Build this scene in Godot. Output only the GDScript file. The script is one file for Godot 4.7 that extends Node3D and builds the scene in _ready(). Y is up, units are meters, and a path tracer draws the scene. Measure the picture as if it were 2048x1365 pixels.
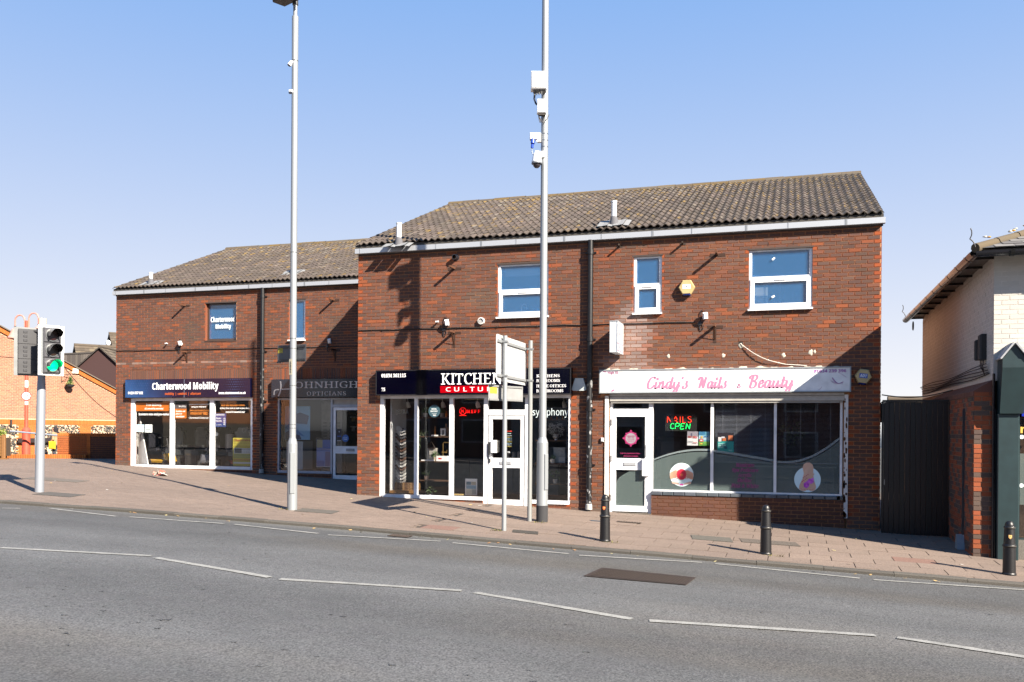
extends Node3D
# A row of brick high-street shops seen across the road. x runs along the shop fronts, z towards the viewer, y = 0 at the height of the eye.

const EYE := Vector3(9.288, 0.0, 18.064)
const RED := Color(0.34, 0.105, 0.04)
var M := {}
var rng := RandomNumberGenerator.new()
var used := {}
var shift := {}          # node -> its place in the world (unturned parents only)
var fonts := {}


# ---------------------------------------------------------------- mesh buffer
class Buf:
	var v := PackedVector3Array()
	var n := PackedVector3Array()
	var c := PackedColorArray()
	var t := PackedVector2Array()
	var i := PackedInt32Array()
	var col := Color(0.5, 0.5, 0.5)

	func vert(p: Vector3, nn: Vector3, cc: Color, uv := Vector2.ZERO) -> int:
		v.append(p); n.append(nn); c.append(cc); t.append(uv)
		return v.size() - 1

	func tri(a: Vector3, b: Vector3, d: Vector3) -> void:   # counter-clockwise as seen from outside
		var nn := (b - a).cross(d - a).normalized()
		var k := v.size()
		for p in [a, d, b]:
			vert(p, nn, col)
		i.append_array(PackedInt32Array([k, k + 1, k + 2]))

	func quad(a: Vector3, b: Vector3, d: Vector3, e: Vector3, cc = null) -> void:
		var nn := (b - a).cross(e - a).normalized()
		if nn == Vector3.ZERO:
			nn = (d - b).cross(e - b).normalized()
		var k := v.size()
		var q: Color = col if cc == null else cc
		vert(a, nn, q, Vector2(0, 1)); vert(b, nn, q, Vector2(1, 1)); vert(d, nn, q, Vector2(1, 0)); vert(e, nn, q, Vector2(0, 0))
		i.append_array(PackedInt32Array([k, k + 2, k + 1, k, k + 3, k + 2]))

	func box(x0: float, x1: float, y0: float, y1: float, z0: float, z1: float, front = null) -> void:
		block(Transform3D(Basis(), Vector3((x0 + x1) / 2, (y0 + y1) / 2, (z0 + z1) / 2)), Vector3(x1 - x0, y1 - y0, z1 - z0), front)

	func block(x: Transform3D, size: Vector3, front = null) -> void:
		var h := size / 2
		var p := []
		for s in [Vector3(-1, -1, 1), Vector3(1, -1, 1), Vector3(1, 1, 1), Vector3(-1, 1, 1), Vector3(-1, -1, -1), Vector3(1, -1, -1), Vector3(1, 1, -1), Vector3(-1, 1, -1)]:
			p.append(x * (s * h))
		quad(p[0], p[1], p[2], p[3], front)
		quad(p[5], p[4], p[7], p[6]); quad(p[1], p[5], p[6], p[2]); quad(p[4], p[0], p[3], p[7]); quad(p[3], p[2], p[6], p[7]); quad(p[4], p[5], p[1], p[0])

	func round_block(x: Transform3D, size: Vector3, r: float) -> void:   # a box with its front edges chamfered on every side
		var h := size / 2
		var lp := []
		for z in [[-h.z, 0.0], [h.z - r, 0.0], [h.z, r]]:
			var a: float = h.x - z[1]
			var b: float = h.y - z[1]
			lp.append([x * Vector3(-a, -b, z[0]), x * Vector3(a, -b, z[0]), x * Vector3(a, b, z[0]), x * Vector3(-a, b, z[0])])
		for k in 2:
			for j in 4:
				quad(lp[k][j], lp[k][(j + 1) % 4], lp[k + 1][(j + 1) % 4], lp[k + 1][j])
		quad(lp[2][0], lp[2][1], lp[2][2], lp[2][3])
		quad(lp[0][1], lp[0][0], lp[0][3], lp[0][2])

	func bar(a: Vector3, b: Vector3, w: float, h: float, up := Vector3.UP) -> void:
		var d := (b - a).normalized()
		var s := d.cross(up)
		if s.length() < 0.01:
			s = d.cross(Vector3.RIGHT)
		s = s.normalized()
		block(Transform3D(Basis(s, d.cross(s), d), (a + b) / 2), Vector3(w, h, a.distance_to(b)))

	func tube(path: Array, r, seg := 8, caps := true) -> void:
		var m := path.size()
		var side := Vector3.ZERO
		var k0 := v.size()
		for k in m:
			var d: Vector3 = (path[mini(k + 1, m - 1)] - path[maxi(k - 1, 0)]).normalized()
			if side == Vector3.ZERO:
				side = d.cross(Vector3.UP if absf(d.y) < 0.9 else Vector3.RIGHT).normalized()
			side = (side - d * side.dot(d)).normalized()
			var up := d.cross(side)
			var rr: float = r[k] if r is Array else r
			for j in seg + 1:
				var a := TAU * j / seg
				var o := side * cos(a) + up * sin(a)
				vert(path[k] + o * rr, o, col, Vector2(float(j) / seg, k))
		for k in m - 1:
			for j in seg:
				var a := k0 + k * (seg + 1) + j
				var b := a + seg + 1
				i.append_array(PackedInt32Array([a, b, b + 1, a, b + 1, a + 1]))
		if caps:
			for e in [0, m - 1]:
				var d: Vector3 = (path[1] - path[0]).normalized() * -1.0 if e == 0 else (path[m - 1] - path[m - 2]).normalized()
				var s = k0 + e * (seg + 1)
				var q := vert(path[e], d, col)
				for j in seg:
					var a := vert(v[s + j], d, col)
					var b := vert(v[s + j + 1], d, col)
					i.append_array(PackedInt32Array([q, a, b] if e == 0 else [q, b, a]))

	func lathe(prof: Array, at: Vector3, seg := 16, axis := Basis()) -> void:   # prof: Vector2(radius, height) from the bottom up
		for k in prof.size() - 1:
			var a: Vector2 = prof[k]
			var b: Vector2 = prof[k + 1]
			var d := b - a
			if d.length() < 1e-5:
				continue
			var k0 := v.size()
			for j in seg + 1:
				var g := TAU * j / seg
				var o := Vector3(cos(g), 0, sin(g))
				var nn := axis * (o * d.y - Vector3.UP * d.x).normalized()
				vert(at + axis * (o * a.x + Vector3.UP * a.y), nn, col, Vector2(float(j) / seg, k))
				vert(at + axis * (o * b.x + Vector3.UP * b.y), nn, col, Vector2(float(j) / seg, k + 1))
			for j in seg:
				var p := k0 + j * 2
				i.append_array(PackedInt32Array([p, p + 2, p + 3, p, p + 3, p + 1]))

	func disc(at: Vector3, r: float, nn: Vector3, seg := 16, squash := 1.0) -> void:
		var s := nn.cross(Vector3.UP if absf(nn.y) < 0.9 else Vector3.RIGHT).normalized()
		var u := s.cross(nn)
		var q := vert(at, nn, col, Vector2(0.5, 0.5))
		for j in seg + 1:
			var g := TAU * j / seg
			vert(at + (s * cos(g) + u * sin(g) * squash) * r, nn, col, Vector2(0.5 - 0.5 * cos(g), 0.5 - 0.5 * sin(g)))
		for j in seg:
			i.append_array(PackedInt32Array([q, q + 1 + j, q + 2 + j]))

	func prism(poly: PackedVector2Array, x: Transform3D, depth: float) -> void:   # poly counter-clockwise in the local xy plane; extruded from z = 0 to depth
		var area := 0.0
		for k in poly.size():
			area += poly[k].cross(poly[(k + 1) % poly.size()])
		if area < 0.0:
			poly.reverse()
		var id := Geometry2D.triangulate_polygon(poly)
		for k in range(0, id.size(), 3):
			var a := poly[id[k]]
			var b := poly[id[k + 1]]
			var d := poly[id[k + 2]]
			if (b - a).cross(d - a) < 0:
				var s := b
				b = d
				d = s
			tri(x * Vector3(a.x, a.y, depth), x * Vector3(b.x, b.y, depth), x * Vector3(d.x, d.y, depth))
			if depth > 0.0:
				tri(x * Vector3(a.x, a.y, 0), x * Vector3(d.x, d.y, 0), x * Vector3(b.x, b.y, 0))
		if depth > 0.0:
			for k in poly.size():
				var a := poly[k]
				var b := poly[(k + 1) % poly.size()]
				quad(x * Vector3(a.x, a.y, 0), x * Vector3(b.x, b.y, 0), x * Vector3(b.x, b.y, depth), x * Vector3(a.x, a.y, depth))

	func blob(at: Vector3, r: Vector3, seg := 8, rings := 5, rough := 0.0, g: RandomNumberGenerator = null) -> void:
		var k0 := v.size()
		for a in rings + 1:
			for b in seg + 1:
				var th := PI * a / rings
				var ph := TAU * (b % seg) / seg
				var o := Vector3(sin(th) * cos(ph), cos(th), sin(th) * sin(ph))
				var f := 1.0 + (rough * sin(7.1 * ph + 3.3 * th + at.x * 9.0 + at.y * 5.0) if rough > 0.0 else 0.0)
				vert(at + o * r * f, (o / r).normalized(), col)
		for a in rings:
			for b in seg:
				var p := k0 + a * (seg + 1) + b
				var q := p + seg + 1
				i.append_array(PackedInt32Array([p, q + 1, p + 1, p, q, q + 1]))

	func frame(x0: float, x1: float, y0: float, y1: float, w: float, z0: float, z1: float) -> void:
		box(x0, x0 + w, y0, y1, z0, z1); box(x1 - w, x1, y0, y1, z0, z1)
		box(x0 + w, x1 - w, y1 - w, y1, z0, z1); box(x0 + w, x1 - w, y0, y0 + w, z0, z1)

	func mesh(move := Vector3.ZERO) -> ArrayMesh:
		var a := []
		a.resize(Mesh.ARRAY_MAX)
		var p := v
		if move != Vector3.ZERO:
			p = PackedVector3Array()
			p.resize(v.size())
			for k in v.size():
				p[k] = v[k] + move
		a[Mesh.ARRAY_VERTEX] = p; a[Mesh.ARRAY_NORMAL] = n; a[Mesh.ARRAY_COLOR] = c; a[Mesh.ARRAY_TEX_UV] = t; a[Mesh.ARRAY_INDEX] = i
		var m := ArrayMesh.new()
		if v.size():
			m.add_surface_from_arrays(Mesh.PRIMITIVE_TRIANGLES, a)
		return m


# ---------------------------------------------------------------- naming and grouping
func numbered(called: String) -> String:
	used[called] = used.get(called, -1) + 1
	return called if used[called] == 0 else "%s_%03d" % [called, used[called]]

func tag(o: Node, label: String, category := "", group := "", kind := "") -> void:
	if label: o.set_meta("label", label)
	if category: o.set_meta("category", category)
	if group: o.set_meta("group", group)
	if kind: o.set_meta("kind", kind)

func thing(called: String, label: String, category: String, at := Vector3.ZERO, group := "") -> Node3D:
	var o := Node3D.new()
	o.name = numbered(called)
	add_child(o)
	o.position = at
	shift[o] = at
	tag(o, label, category, group)
	return o

func part(parent: Node, called: String, b: Buf, m: Material, label := "") -> MeshInstance3D:   # b in world coordinates
	var o := MeshInstance3D.new()
	o.name = called
	o.mesh = b.mesh(-shift.get(parent, Vector3.ZERO))
	o.material_override = m
	parent.add_child(o, true)
	shift[o] = shift.get(parent, Vector3.ZERO)
	if label: o.set_meta("label", label)
	return o

func single(called: String, b: Buf, m: Material, label: String, category: String, group := "", at = null) -> MeshInstance3D:
	var o := MeshInstance3D.new()
	o.name = numbered(called)
	var p: Vector3 = at if at != null else mid(b)
	o.mesh = b.mesh(-p)
	o.material_override = m
	o.position = p
	add_child(o)
	shift[o] = p
	tag(o, label, category, group)
	return o

func mid(b: Buf) -> Vector3:
	var lo := b.v[0]
	var hi := b.v[0]
	for p in b.v:
		lo = lo.min(p)
		hi = hi.max(p)
	return Vector3((lo.x + hi.x) / 2, lo.y, (lo.z + hi.z) / 2)

func struct(called: String, b: Buf, m: Material) -> MeshInstance3D:
	var o := MeshInstance3D.new()
	o.name = numbered(called)
	o.mesh = b.mesh()
	o.material_override = m
	add_child(o)
	o.set_meta("kind", "structure")
	return o

func buf(c: Color) -> Buf:
	var b := Buf.new()
	b.col = c
	return b


# ---------------------------------------------------------------- materials
func noise_tex(size: int, seed_: int, freq: float, lo: float, hi: float, type := FastNoiseLite.TYPE_SIMPLEX_SMOOTH, oct := 4, power := 1.0) -> ImageTexture:
	var f := FastNoiseLite.new()
	f.seed = seed_
	f.frequency = freq
	f.noise_type = type
	f.fractal_octaves = oct
	f.fractal_type = FastNoiseLite.FRACTAL_FBM if oct > 1 else FastNoiseLite.FRACTAL_NONE
	var im := f.get_seamless_image(size, size, false, false, 0.15, true)
	im.convert(Image.FORMAT_L8)
	var d := im.get_data()
	var lut := PackedByteArray()
	lut.resize(256)
	for k in 256:
		var x: float = lo + (hi - lo) * pow(k / 255.0, power)
		lut[k] = int(round(255.0 * Color(x, x, x).linear_to_srgb().r))
	for k in d.size():
		d[k] = lut[d[k]]
	return ImageTexture.create_from_image(Image.create_from_data(size, size, false, Image.FORMAT_L8, d))

func mk(rough: float, metal := 0.0, tex: Texture2D = null, scale := 1.0, bump := 0.0, bump_tex: Texture2D = null) -> StandardMaterial3D:
	var m := StandardMaterial3D.new()
	m.vertex_color_use_as_albedo = true
	m.roughness = rough
	m.metallic = metal
	if tex:
		m.albedo_texture = tex
		m.uv1_triplanar = true
		m.uv1_world_triplanar = true
		m.uv1_scale = Vector3.ONE * scale
	if bump > 0.0:
		m.heightmap_enabled = true
		m.heightmap_scale = bump
		m.heightmap_texture = bump_tex if bump_tex else tex
	return m

func glow(c: Color, e: float) -> StandardMaterial3D:
	var m := StandardMaterial3D.new()
	m.albedo_color = c
	m.emission_enabled = true
	m.emission = c
	m.emission_energy_multiplier = e
	return m

func glass(tint: Color, alpha: float) -> StandardMaterial3D:
	var m := StandardMaterial3D.new()
	m.transparency = BaseMaterial3D.TRANSPARENCY_ALPHA
	m.albedo_color = Color(tint.r, tint.g, tint.b, alpha)
	m.roughness = 0.0
	m.metallic_specular = 0.5
	return m

func film(c: Color, alpha: float) -> StandardMaterial3D:
	var m := StandardMaterial3D.new()
	m.transparency = BaseMaterial3D.TRANSPARENCY_ALPHA
	m.albedo_color = Color(c.r, c.g, c.b, alpha)
	m.roughness = 0.6
	return m

func materials() -> void:
	var tone := noise_tex(256, 3, 0.02, 0.72, 1.0)
	var fine := noise_tex(256, 5, 0.12, 0.62, 1.0, FastNoiseLite.TYPE_SIMPLEX_SMOOTH, 3)
	var speck := noise_tex(512, 7, 0.5, 0.20, 1.0, FastNoiseLite.TYPE_VALUE, 2, 1.1)
	var speck2 := noise_tex(512, 8, 0.4, 0.40, 1.0, FastNoiseLite.TYPE_VALUE, 3, 1.1)
	var blotch := noise_tex(256, 9, 0.03, 0.55, 1.0, FastNoiseLite.TYPE_SIMPLEX_SMOOTH, 5)
	var rust := noise_tex(256, 12, 0.05, 0.45, 1.0, FastNoiseLite.TYPE_SIMPLEX_SMOOTH, 5)
	var spang := noise_tex(256, 15, 0.06, 0.70, 1.0, FastNoiseLite.TYPE_CELLULAR, 1)
	M.brick = mk(0.92, 0.0, fine, 5.0, 0.25, fine)
	M.mortar = mk(0.95, 0.0, blotch, 3.0)
	M.paint = mk(0.42, 0.0, tone, 0.9)
	M.plastic = mk(0.30, 0.0, tone, 0.6)
	M.gloss = mk(0.12, 0.0, tone, 0.5)
	M.matt = mk(0.85, 0.0, fine, 2.0)
	M.plain = mk(0.8)
	M.print = mk(0.5)
	M.metal = mk(0.5, 0.35, spang, 14.0)
	M.steel = mk(0.35, 0.8, tone, 2.0)
	M.iron = mk(0.45, 0.1, rust, 4.0, 0.3, rust)
	M.rusty = mk(0.8, 0.2, rust, 6.0)
	M.tile = mk(0.93, 0.0, blotch, 7.0, 0.6, blotch)
	M.road = mk(0.85, 0.0, speck, 0.33, 0.8, speck)
	M.pave = mk(0.9, 0.0, speck2, 0.42, 0.4, speck2)
	M.stone = mk(0.9, 0.0, speck, 1.7, 0.6, speck)
	M.line = mk(0.7, 0.0, blotch, 4.0)
	M.wood = mk(0.6, 0.0, blotch, 3.0)
	M.cloth = mk(0.9, 0.0, fine, 6.0)
	M.skin = mk(0.55)
	M.leaf = mk(0.6)
	M.leaf.backlight_enabled = true
	M.leaf.backlight = Color(0.25, 0.3, 0.08)
	M.glass = glass(Color(0.02, 0.025, 0.03), 0.10)
	M.dark_glass = glass(Color(0.01, 0.012, 0.015), 0.35)
	M.frost = film(Color(0.40, 0.46, 0.455), 0.42)
	M.frost2 = film(Color(0.55, 0.60, 0.61), 0.5)
	M.lens = mk(0.3)
	M.upper_glass = glass(Color(0.20, 0.48, 0.72), 0.11)
	for d in [["pave", 0.60, 0.565, 0.55], ["road", 0.53, 0.54, 0.555], ["line", 0.45, 0.45, 0.44], ["stone", 0.40, 0.38, 0.36], ["tile", 0.36, 0.335, 0.31], ["metal", 0.62, 0.63, 0.65], ["iron", 0.5, 0.5, 0.5], ["wood", 0.62, 0.58, 0.55], ["rusty", 0.45, 0.43, 0.42], ["leaf", 0.6, 0.6, 0.55]]:
		M[d[0]].albedo_color = Color(d[1], d[2], d[3]).linear_to_srgb()

func font(kind: String) -> SystemFont:
	if not fonts.has(kind):
		var f := SystemFont.new()
		f.font_names = PackedStringArray(["Droid Serif" if kind.begins_with("serif") else "Droid Sans"])
		f.font_weight = 700 if kind.ends_with("bold") else 400
		fonts[kind] = f
	return fonts[kind]

# Lettering whose outline fills the given box; every glyph is solid. It is added to b, in b's colour.
func letters(b: Buf, s: String, kind: String, x0: float, x1: float, y0: float, y1: float, z: float, depth := 0.006, slant := 0.0, spacing := 0, into := Transform3D()) -> void:
	var tm := TextMesh.new()
	tm.text = s
	var f: Font = font(kind)
	if spacing:
		var fv := FontVariation.new()
		fv.base_font = f
		fv.spacing_glyph = spacing
		f = fv
	tm.font = f
	tm.font_size = 48
	tm.pixel_size = 0.01
	tm.depth = 0.1
	tm.curve_step = 1.0
	var a := tm.get_mesh_arrays()
	var vs: PackedVector3Array = a[Mesh.ARRAY_VERTEX]
	var ns: PackedVector3Array = a[Mesh.ARRAY_NORMAL]
	var id: PackedInt32Array = a[Mesh.ARRAY_INDEX] if a[Mesh.ARRAY_INDEX] != null else PackedInt32Array(range(vs.size()))
	if vs.is_empty():
		push_warning("no glyphs for " + s)
		return
	var lo := vs[0]
	var hi := vs[0]
	for p in vs:
		lo = lo.min(p)
		hi = hi.max(p)
	var k0 := b.v.size()
	var sx := (x1 - x0) / (hi.x - lo.x)
	var sy := (y1 - y0) / (hi.y - lo.y)
	for k in vs.size():
		var y := (vs[k].y - lo.y) * sy
		b.vert(into * Vector3(x0 + (vs[k].x - lo.x) * sx + slant * y, y0 + y, z + (vs[k].z - lo.z) / (hi.z - lo.z) * depth), into.basis * ns[k], b.col)
	for k in id:
		b.i.append(k0 + k)

# Pen strokes: smooth curves through the given points, drawn as a flat ribbon of varying width.
func strokes(b: Buf, spec: String, at: Vector3, scale: float, pen: float, slant := 0.0, thin := 0.4, flat := true) -> void:
	for s in spec.split(";"):
		var pts := PackedVector2Array()
		for w in s.strip_edges().split(" ", false):
			var q := w.split(",")
			pts.append(Vector2(float(q[0]) + slant * float(q[1]), float(q[1])) * scale)
		var sm := PackedVector2Array()
		if pts.size() == 1:
			b.disc(at + Vector3(pts[0].x, pts[0].y, 0), pen * 0.62, Vector3.BACK, 10)
			continue
		for k in pts.size() - 1:
			for j in (6 if pts.size() > 2 else 1):
				sm.append(pts[k].cubic_interpolate(pts[k + 1], pts[maxi(k - 1, 0)], pts[mini(k + 2, pts.size() - 1)], j / (6.0 if pts.size() > 2 else 1.0)))
		sm.append(pts[pts.size() - 1])
		if not flat:
			var path := []
			for p in sm:
				path.append(at + Vector3(p.x, p.y, 0))
			b.tube(path, pen * 0.5, 6)
			continue
		var last := []
		for k in sm.size():
			var d := (sm[mini(k + 1, sm.size() - 1)] - sm[maxi(k - 1, 0)]).normalized()
			var wd := pen * (thin + (1.0 - thin) * absf(d.rotated(-0.15).y)) * 0.5
			var o := d.orthogonal() * wd
			var z := 0.0004 * k / sm.size()
			var pr := [at + Vector3(sm[k].x - o.x, sm[k].y - o.y, z), at + Vector3(sm[k].x + o.x, sm[k].y + o.y, z)]
			if k:
				b.quad(last[0], pr[0], pr[1], last[1])
			last = pr
		at.z += 0.0005


# ---------------------------------------------------------------- the lie of the land
func gy(x: float, z: float) -> float:
	return -1.459 - 0.0345 * clampf(x, -12.0, 40.0) - 0.02 * clampf(z, 0.0, 4.85) - 0.006 * clampf(-z, 0.0, 5.0)

func ry(x: float, z: float) -> float:
	return -1.600 - 0.0345 * clampf(x, -12.0, 40.0) + 0.012 * (minf(z, 9.2) - 4.9) - 0.012 * maxf(z - 9.2, 0.0)

func kerb_z(x: float) -> float:
	var p := [[-60.0, 13.0], [-30.0, 7.4], [-12.0, 5.4], [-4.9, 4.96], [-1.8, 4.72], [2.4, 4.66], [6.4, 4.78], [9.3, 4.84], [60.0, 4.84]]
	for k in p.size() - 1:
		if x <= p[k + 1][0]:
			return lerpf(p[k][1], p[k + 1][1], smoothstep(0, 1, clampf((x - p[k][0]) / (p[k + 1][0] - p[k][0]), 0, 1)) * 0.4 + 0.6 * clampf((x - p[k][0]) / (p[k + 1][0] - p[k][0]), 0, 1))
	return 4.84


# ---------------------------------------------------------------- brickwork
func brick_shape(b: Buf, o: Vector3, u: Vector3, n: Vector3, w: float, h: float, look: Array, inset: float, proud: float) -> void:   # o: middle of its back; look: [middle colour, rim colour]
	var up := Vector3.UP
	var f := o + n * proud
	var q := [f - u * w / 2 - up * h / 2, f + u * w / 2 - up * h / 2, f + u * w / 2 + up * h / 2, f - u * w / 2 + up * h / 2]
	var s := minf(inset, minf(w, h) * 0.4)
	var k := b.v.size()
	for j in 4:
		b.vert(q[j], n, look[1])
	var mid_ := [f + u * (-w / 2 + s) + up * (-h / 2 + s * 0.6), f + u * (w / 2 - s * 1.2) + up * (-h / 2 + s * 0.6), f + u * (w / 2 - s * 1.2) + up * (h / 2 - s * 0.6), f + u * (-w / 2 + s) + up * (h / 2 - s * 0.6)]
	for j in 4:
		b.vert(mid_[j], n, look[0])
	for j in 4:
		var e := (j + 1) % 4
		b.i.append_array(PackedInt32Array([k + j, k + 4 + e, k + e, k + j, k + 4 + j, k + 4 + e]))
	b.i.append_array(PackedInt32Array([k + 4, k + 6, k + 5, k + 4, k + 7, k + 6]))
	for j in 4:
		var e := (j + 1) % 4
		b.quad(q[j] - n * proud, q[e] - n * proud, q[e], q[j], look[1])

func brick_look(style: String, g: RandomNumberGenerator) -> Array:
	var r := g.randf()
	var k := g.randf_range(0.88, 1.12)
	match style:
		"red":
			var m := Color(0.096, 0.047, 0.034)
			var e := Color(0.185, 0.056, 0.025)
			if r < 0.06:
				m = Color(0.205, 0.056, 0.021); e = Color(0.205, 0.056, 0.021)
			elif r < 0.17:
				m = Color(0.140, 0.053, 0.031); e = Color(0.205, 0.058, 0.023)
			elif r < 0.30:
				m = Color(0.082, 0.044, 0.034); e = Color(0.150, 0.052, 0.028)
			elif r < 0.42:
				m = Color(0.104, 0.057, 0.043); e = Color(0.170, 0.058, 0.029)
			return [m * k, e * k]
		"red_end":
			return [Color(0.255, 0.054, 0.014) * k, Color(0.235, 0.050, 0.014) * k]
		"orange":
			return [Color(0.40, 0.115, 0.020) * k, Color(0.39, 0.110, 0.024) * k]
		"buff":   # the sunny wall far left: brown faces in broad pale joints
			var m2 := Color(0.36, 0.145, 0.085).lerp(Color(0.24, 0.125, 0.085), g.randf())
			return [m2 * k, m2 * k * 1.1]
		"white":
			var w := g.randf_range(0.94, 1.03)
			return [Color(0.50, 0.475, 0.435) * w, Color(0.50, 0.475, 0.435) * w]
		"pier":
			var m3 := Color(0.245, 0.060, 0.020) if r < 0.55 else Color(0.082, 0.054, 0.043)
			return [m3 * k, m3 * k]
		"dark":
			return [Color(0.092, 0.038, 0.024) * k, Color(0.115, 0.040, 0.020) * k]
	return [RED, RED]

# Stretcher-bond bricks on the plane through o, along u, facing n. holes are Rect2 in (along, height). The nearest `most` are parts of their own, the rest one part.
func bricks(parent: Node3D, o: Vector3, u: Vector3, n: Vector3, x0: float, x1: float, y0: float, y1: float, holes: Array, style: String, seed_: int, most := 300, proud := 0.009, top = null, tint = null, ends := true, called := "brick") -> void:
	var g := RandomNumberGenerator.new()
	g.seed = seed_
	var list := []
	for k in range(int(floor(y0 / 0.075)), int(ceil(y1 / 0.075))):
		var a := maxf(k * 0.075, y0)
		var e := minf(k * 0.075 + 0.0635, y1)
		if e - a < 0.012:
			continue
		var cuts := [a, e]
		for r in holes:
			for y in [r.position.y, r.end.y]:
				if y > a + 0.01 and y < e - 0.01:
					cuts.append(y)
		cuts.sort()
		for c in cuts.size() - 1:
			var ya: float = cuts[c]
			var yb: float = cuts[c + 1]
			var xb := x1
			if top != null:
				xb = minf(x1, top.call(yb))
			var free := [[x0, xb]]
			for r in holes:
				if r.position.y < (ya + yb) / 2 and r.end.y > (ya + yb) / 2:
					var next := []
					for f in free:
						if r.end.x <= f[0] or r.position.x >= f[1]:
							next.append(f)
							continue
						if r.position.x > f[0]: next.append([f[0], r.position.x])
						if r.end.x < f[1]: next.append([r.end.x, f[1]])
					free = next
			for f in free:
				if f[1] - f[0] < 0.03:
					continue
				var off := 0.1125 if posmod(k, 2) else 0.0
				for j in range(int(floor((f[0] - off) / 0.225)), int(ceil((f[1] - off) / 0.225))):
					var xa: float = maxf(f[0], j * 0.225 + off)
					var xe: float = minf(f[1], j * 0.225 + off + 0.213)
					if xe - xa < 0.025:
						continue
					var st := style
					if ends and style == "red" and xe - xa < 0.13 and g.randf() < 0.8:
						st = "red_end"
					var look := brick_look(st, g)
					var ce := o + u * ((xa + xe) / 2) + Vector3.UP * ((ya + yb) / 2)
					if tint != null:
						var tt: Array = tint.call(ce)
						look = [look[0].lerp(tt[0], tt[1]), look[1].lerp(tt[0], tt[1])]
					list.append([ce.distance_squared_to(EYE), ce, xe - xa, yb - ya, look, g.randf_range(0.012, 0.024), proud * g.randf_range(0.7, 1.2)])
	list.sort_custom(func(p, q): return p[0] < q[0])
	var rest := Buf.new()
	for k in list.size():
		var l: Array = list[k]
		if k < most:
			var one := Buf.new()
			brick_shape(one, Vector3.ZERO, u, n, l[2], l[3], l[4], l[5], l[6])
			var mi := MeshInstance3D.new()
			mi.name = called
			mi.mesh = one.mesh()
			mi.material_override = M.brick
			mi.position = l[1] - shift.get(parent, Vector3.ZERO)
			parent.add_child(mi, true)
		else:
			brick_shape(rest, l[1], u, n, l[2], l[3], l[4], l[5], l[6])
	if rest.v.size():
		part(parent, "brickwork" if called == "brick" else called + "_rows", rest, M.brick).set_meta("kind", "stuff")

# A wall slab with rectangular holes: front face at z, thickness behind it.
func slab(b: Buf, x0: float, x1: float, y0: float, y1: float, z: float, thick: float, holes: Array, front: Color) -> void:
	var xs := [x0, x1]
	for r in holes:
		for x in [r.position.x, r.end.x]:
			if x > x0 and x < x1: xs.append(x)
	xs.sort()
	for k in xs.size() - 1:
		if xs[k + 1] - xs[k] < 1e-4:
			continue
		var c: float = (xs[k] + xs[k + 1]) / 2
		var solid := [[y0, y1]]
		for r in holes:
			if r.position.x < c and r.end.x > c:
				var next := []
				for f in solid:
					if r.end.y <= f[0] or r.position.y >= f[1]:
						next.append(f)
						continue
					if r.position.y > f[0]: next.append([f[0], r.position.y])
					if r.end.y < f[1]: next.append([r.end.y, f[1]])
				solid = next
		for f in solid:
			b.box(xs[k], xs[k + 1], f[0], f[1], z - thick, z, front)

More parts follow.
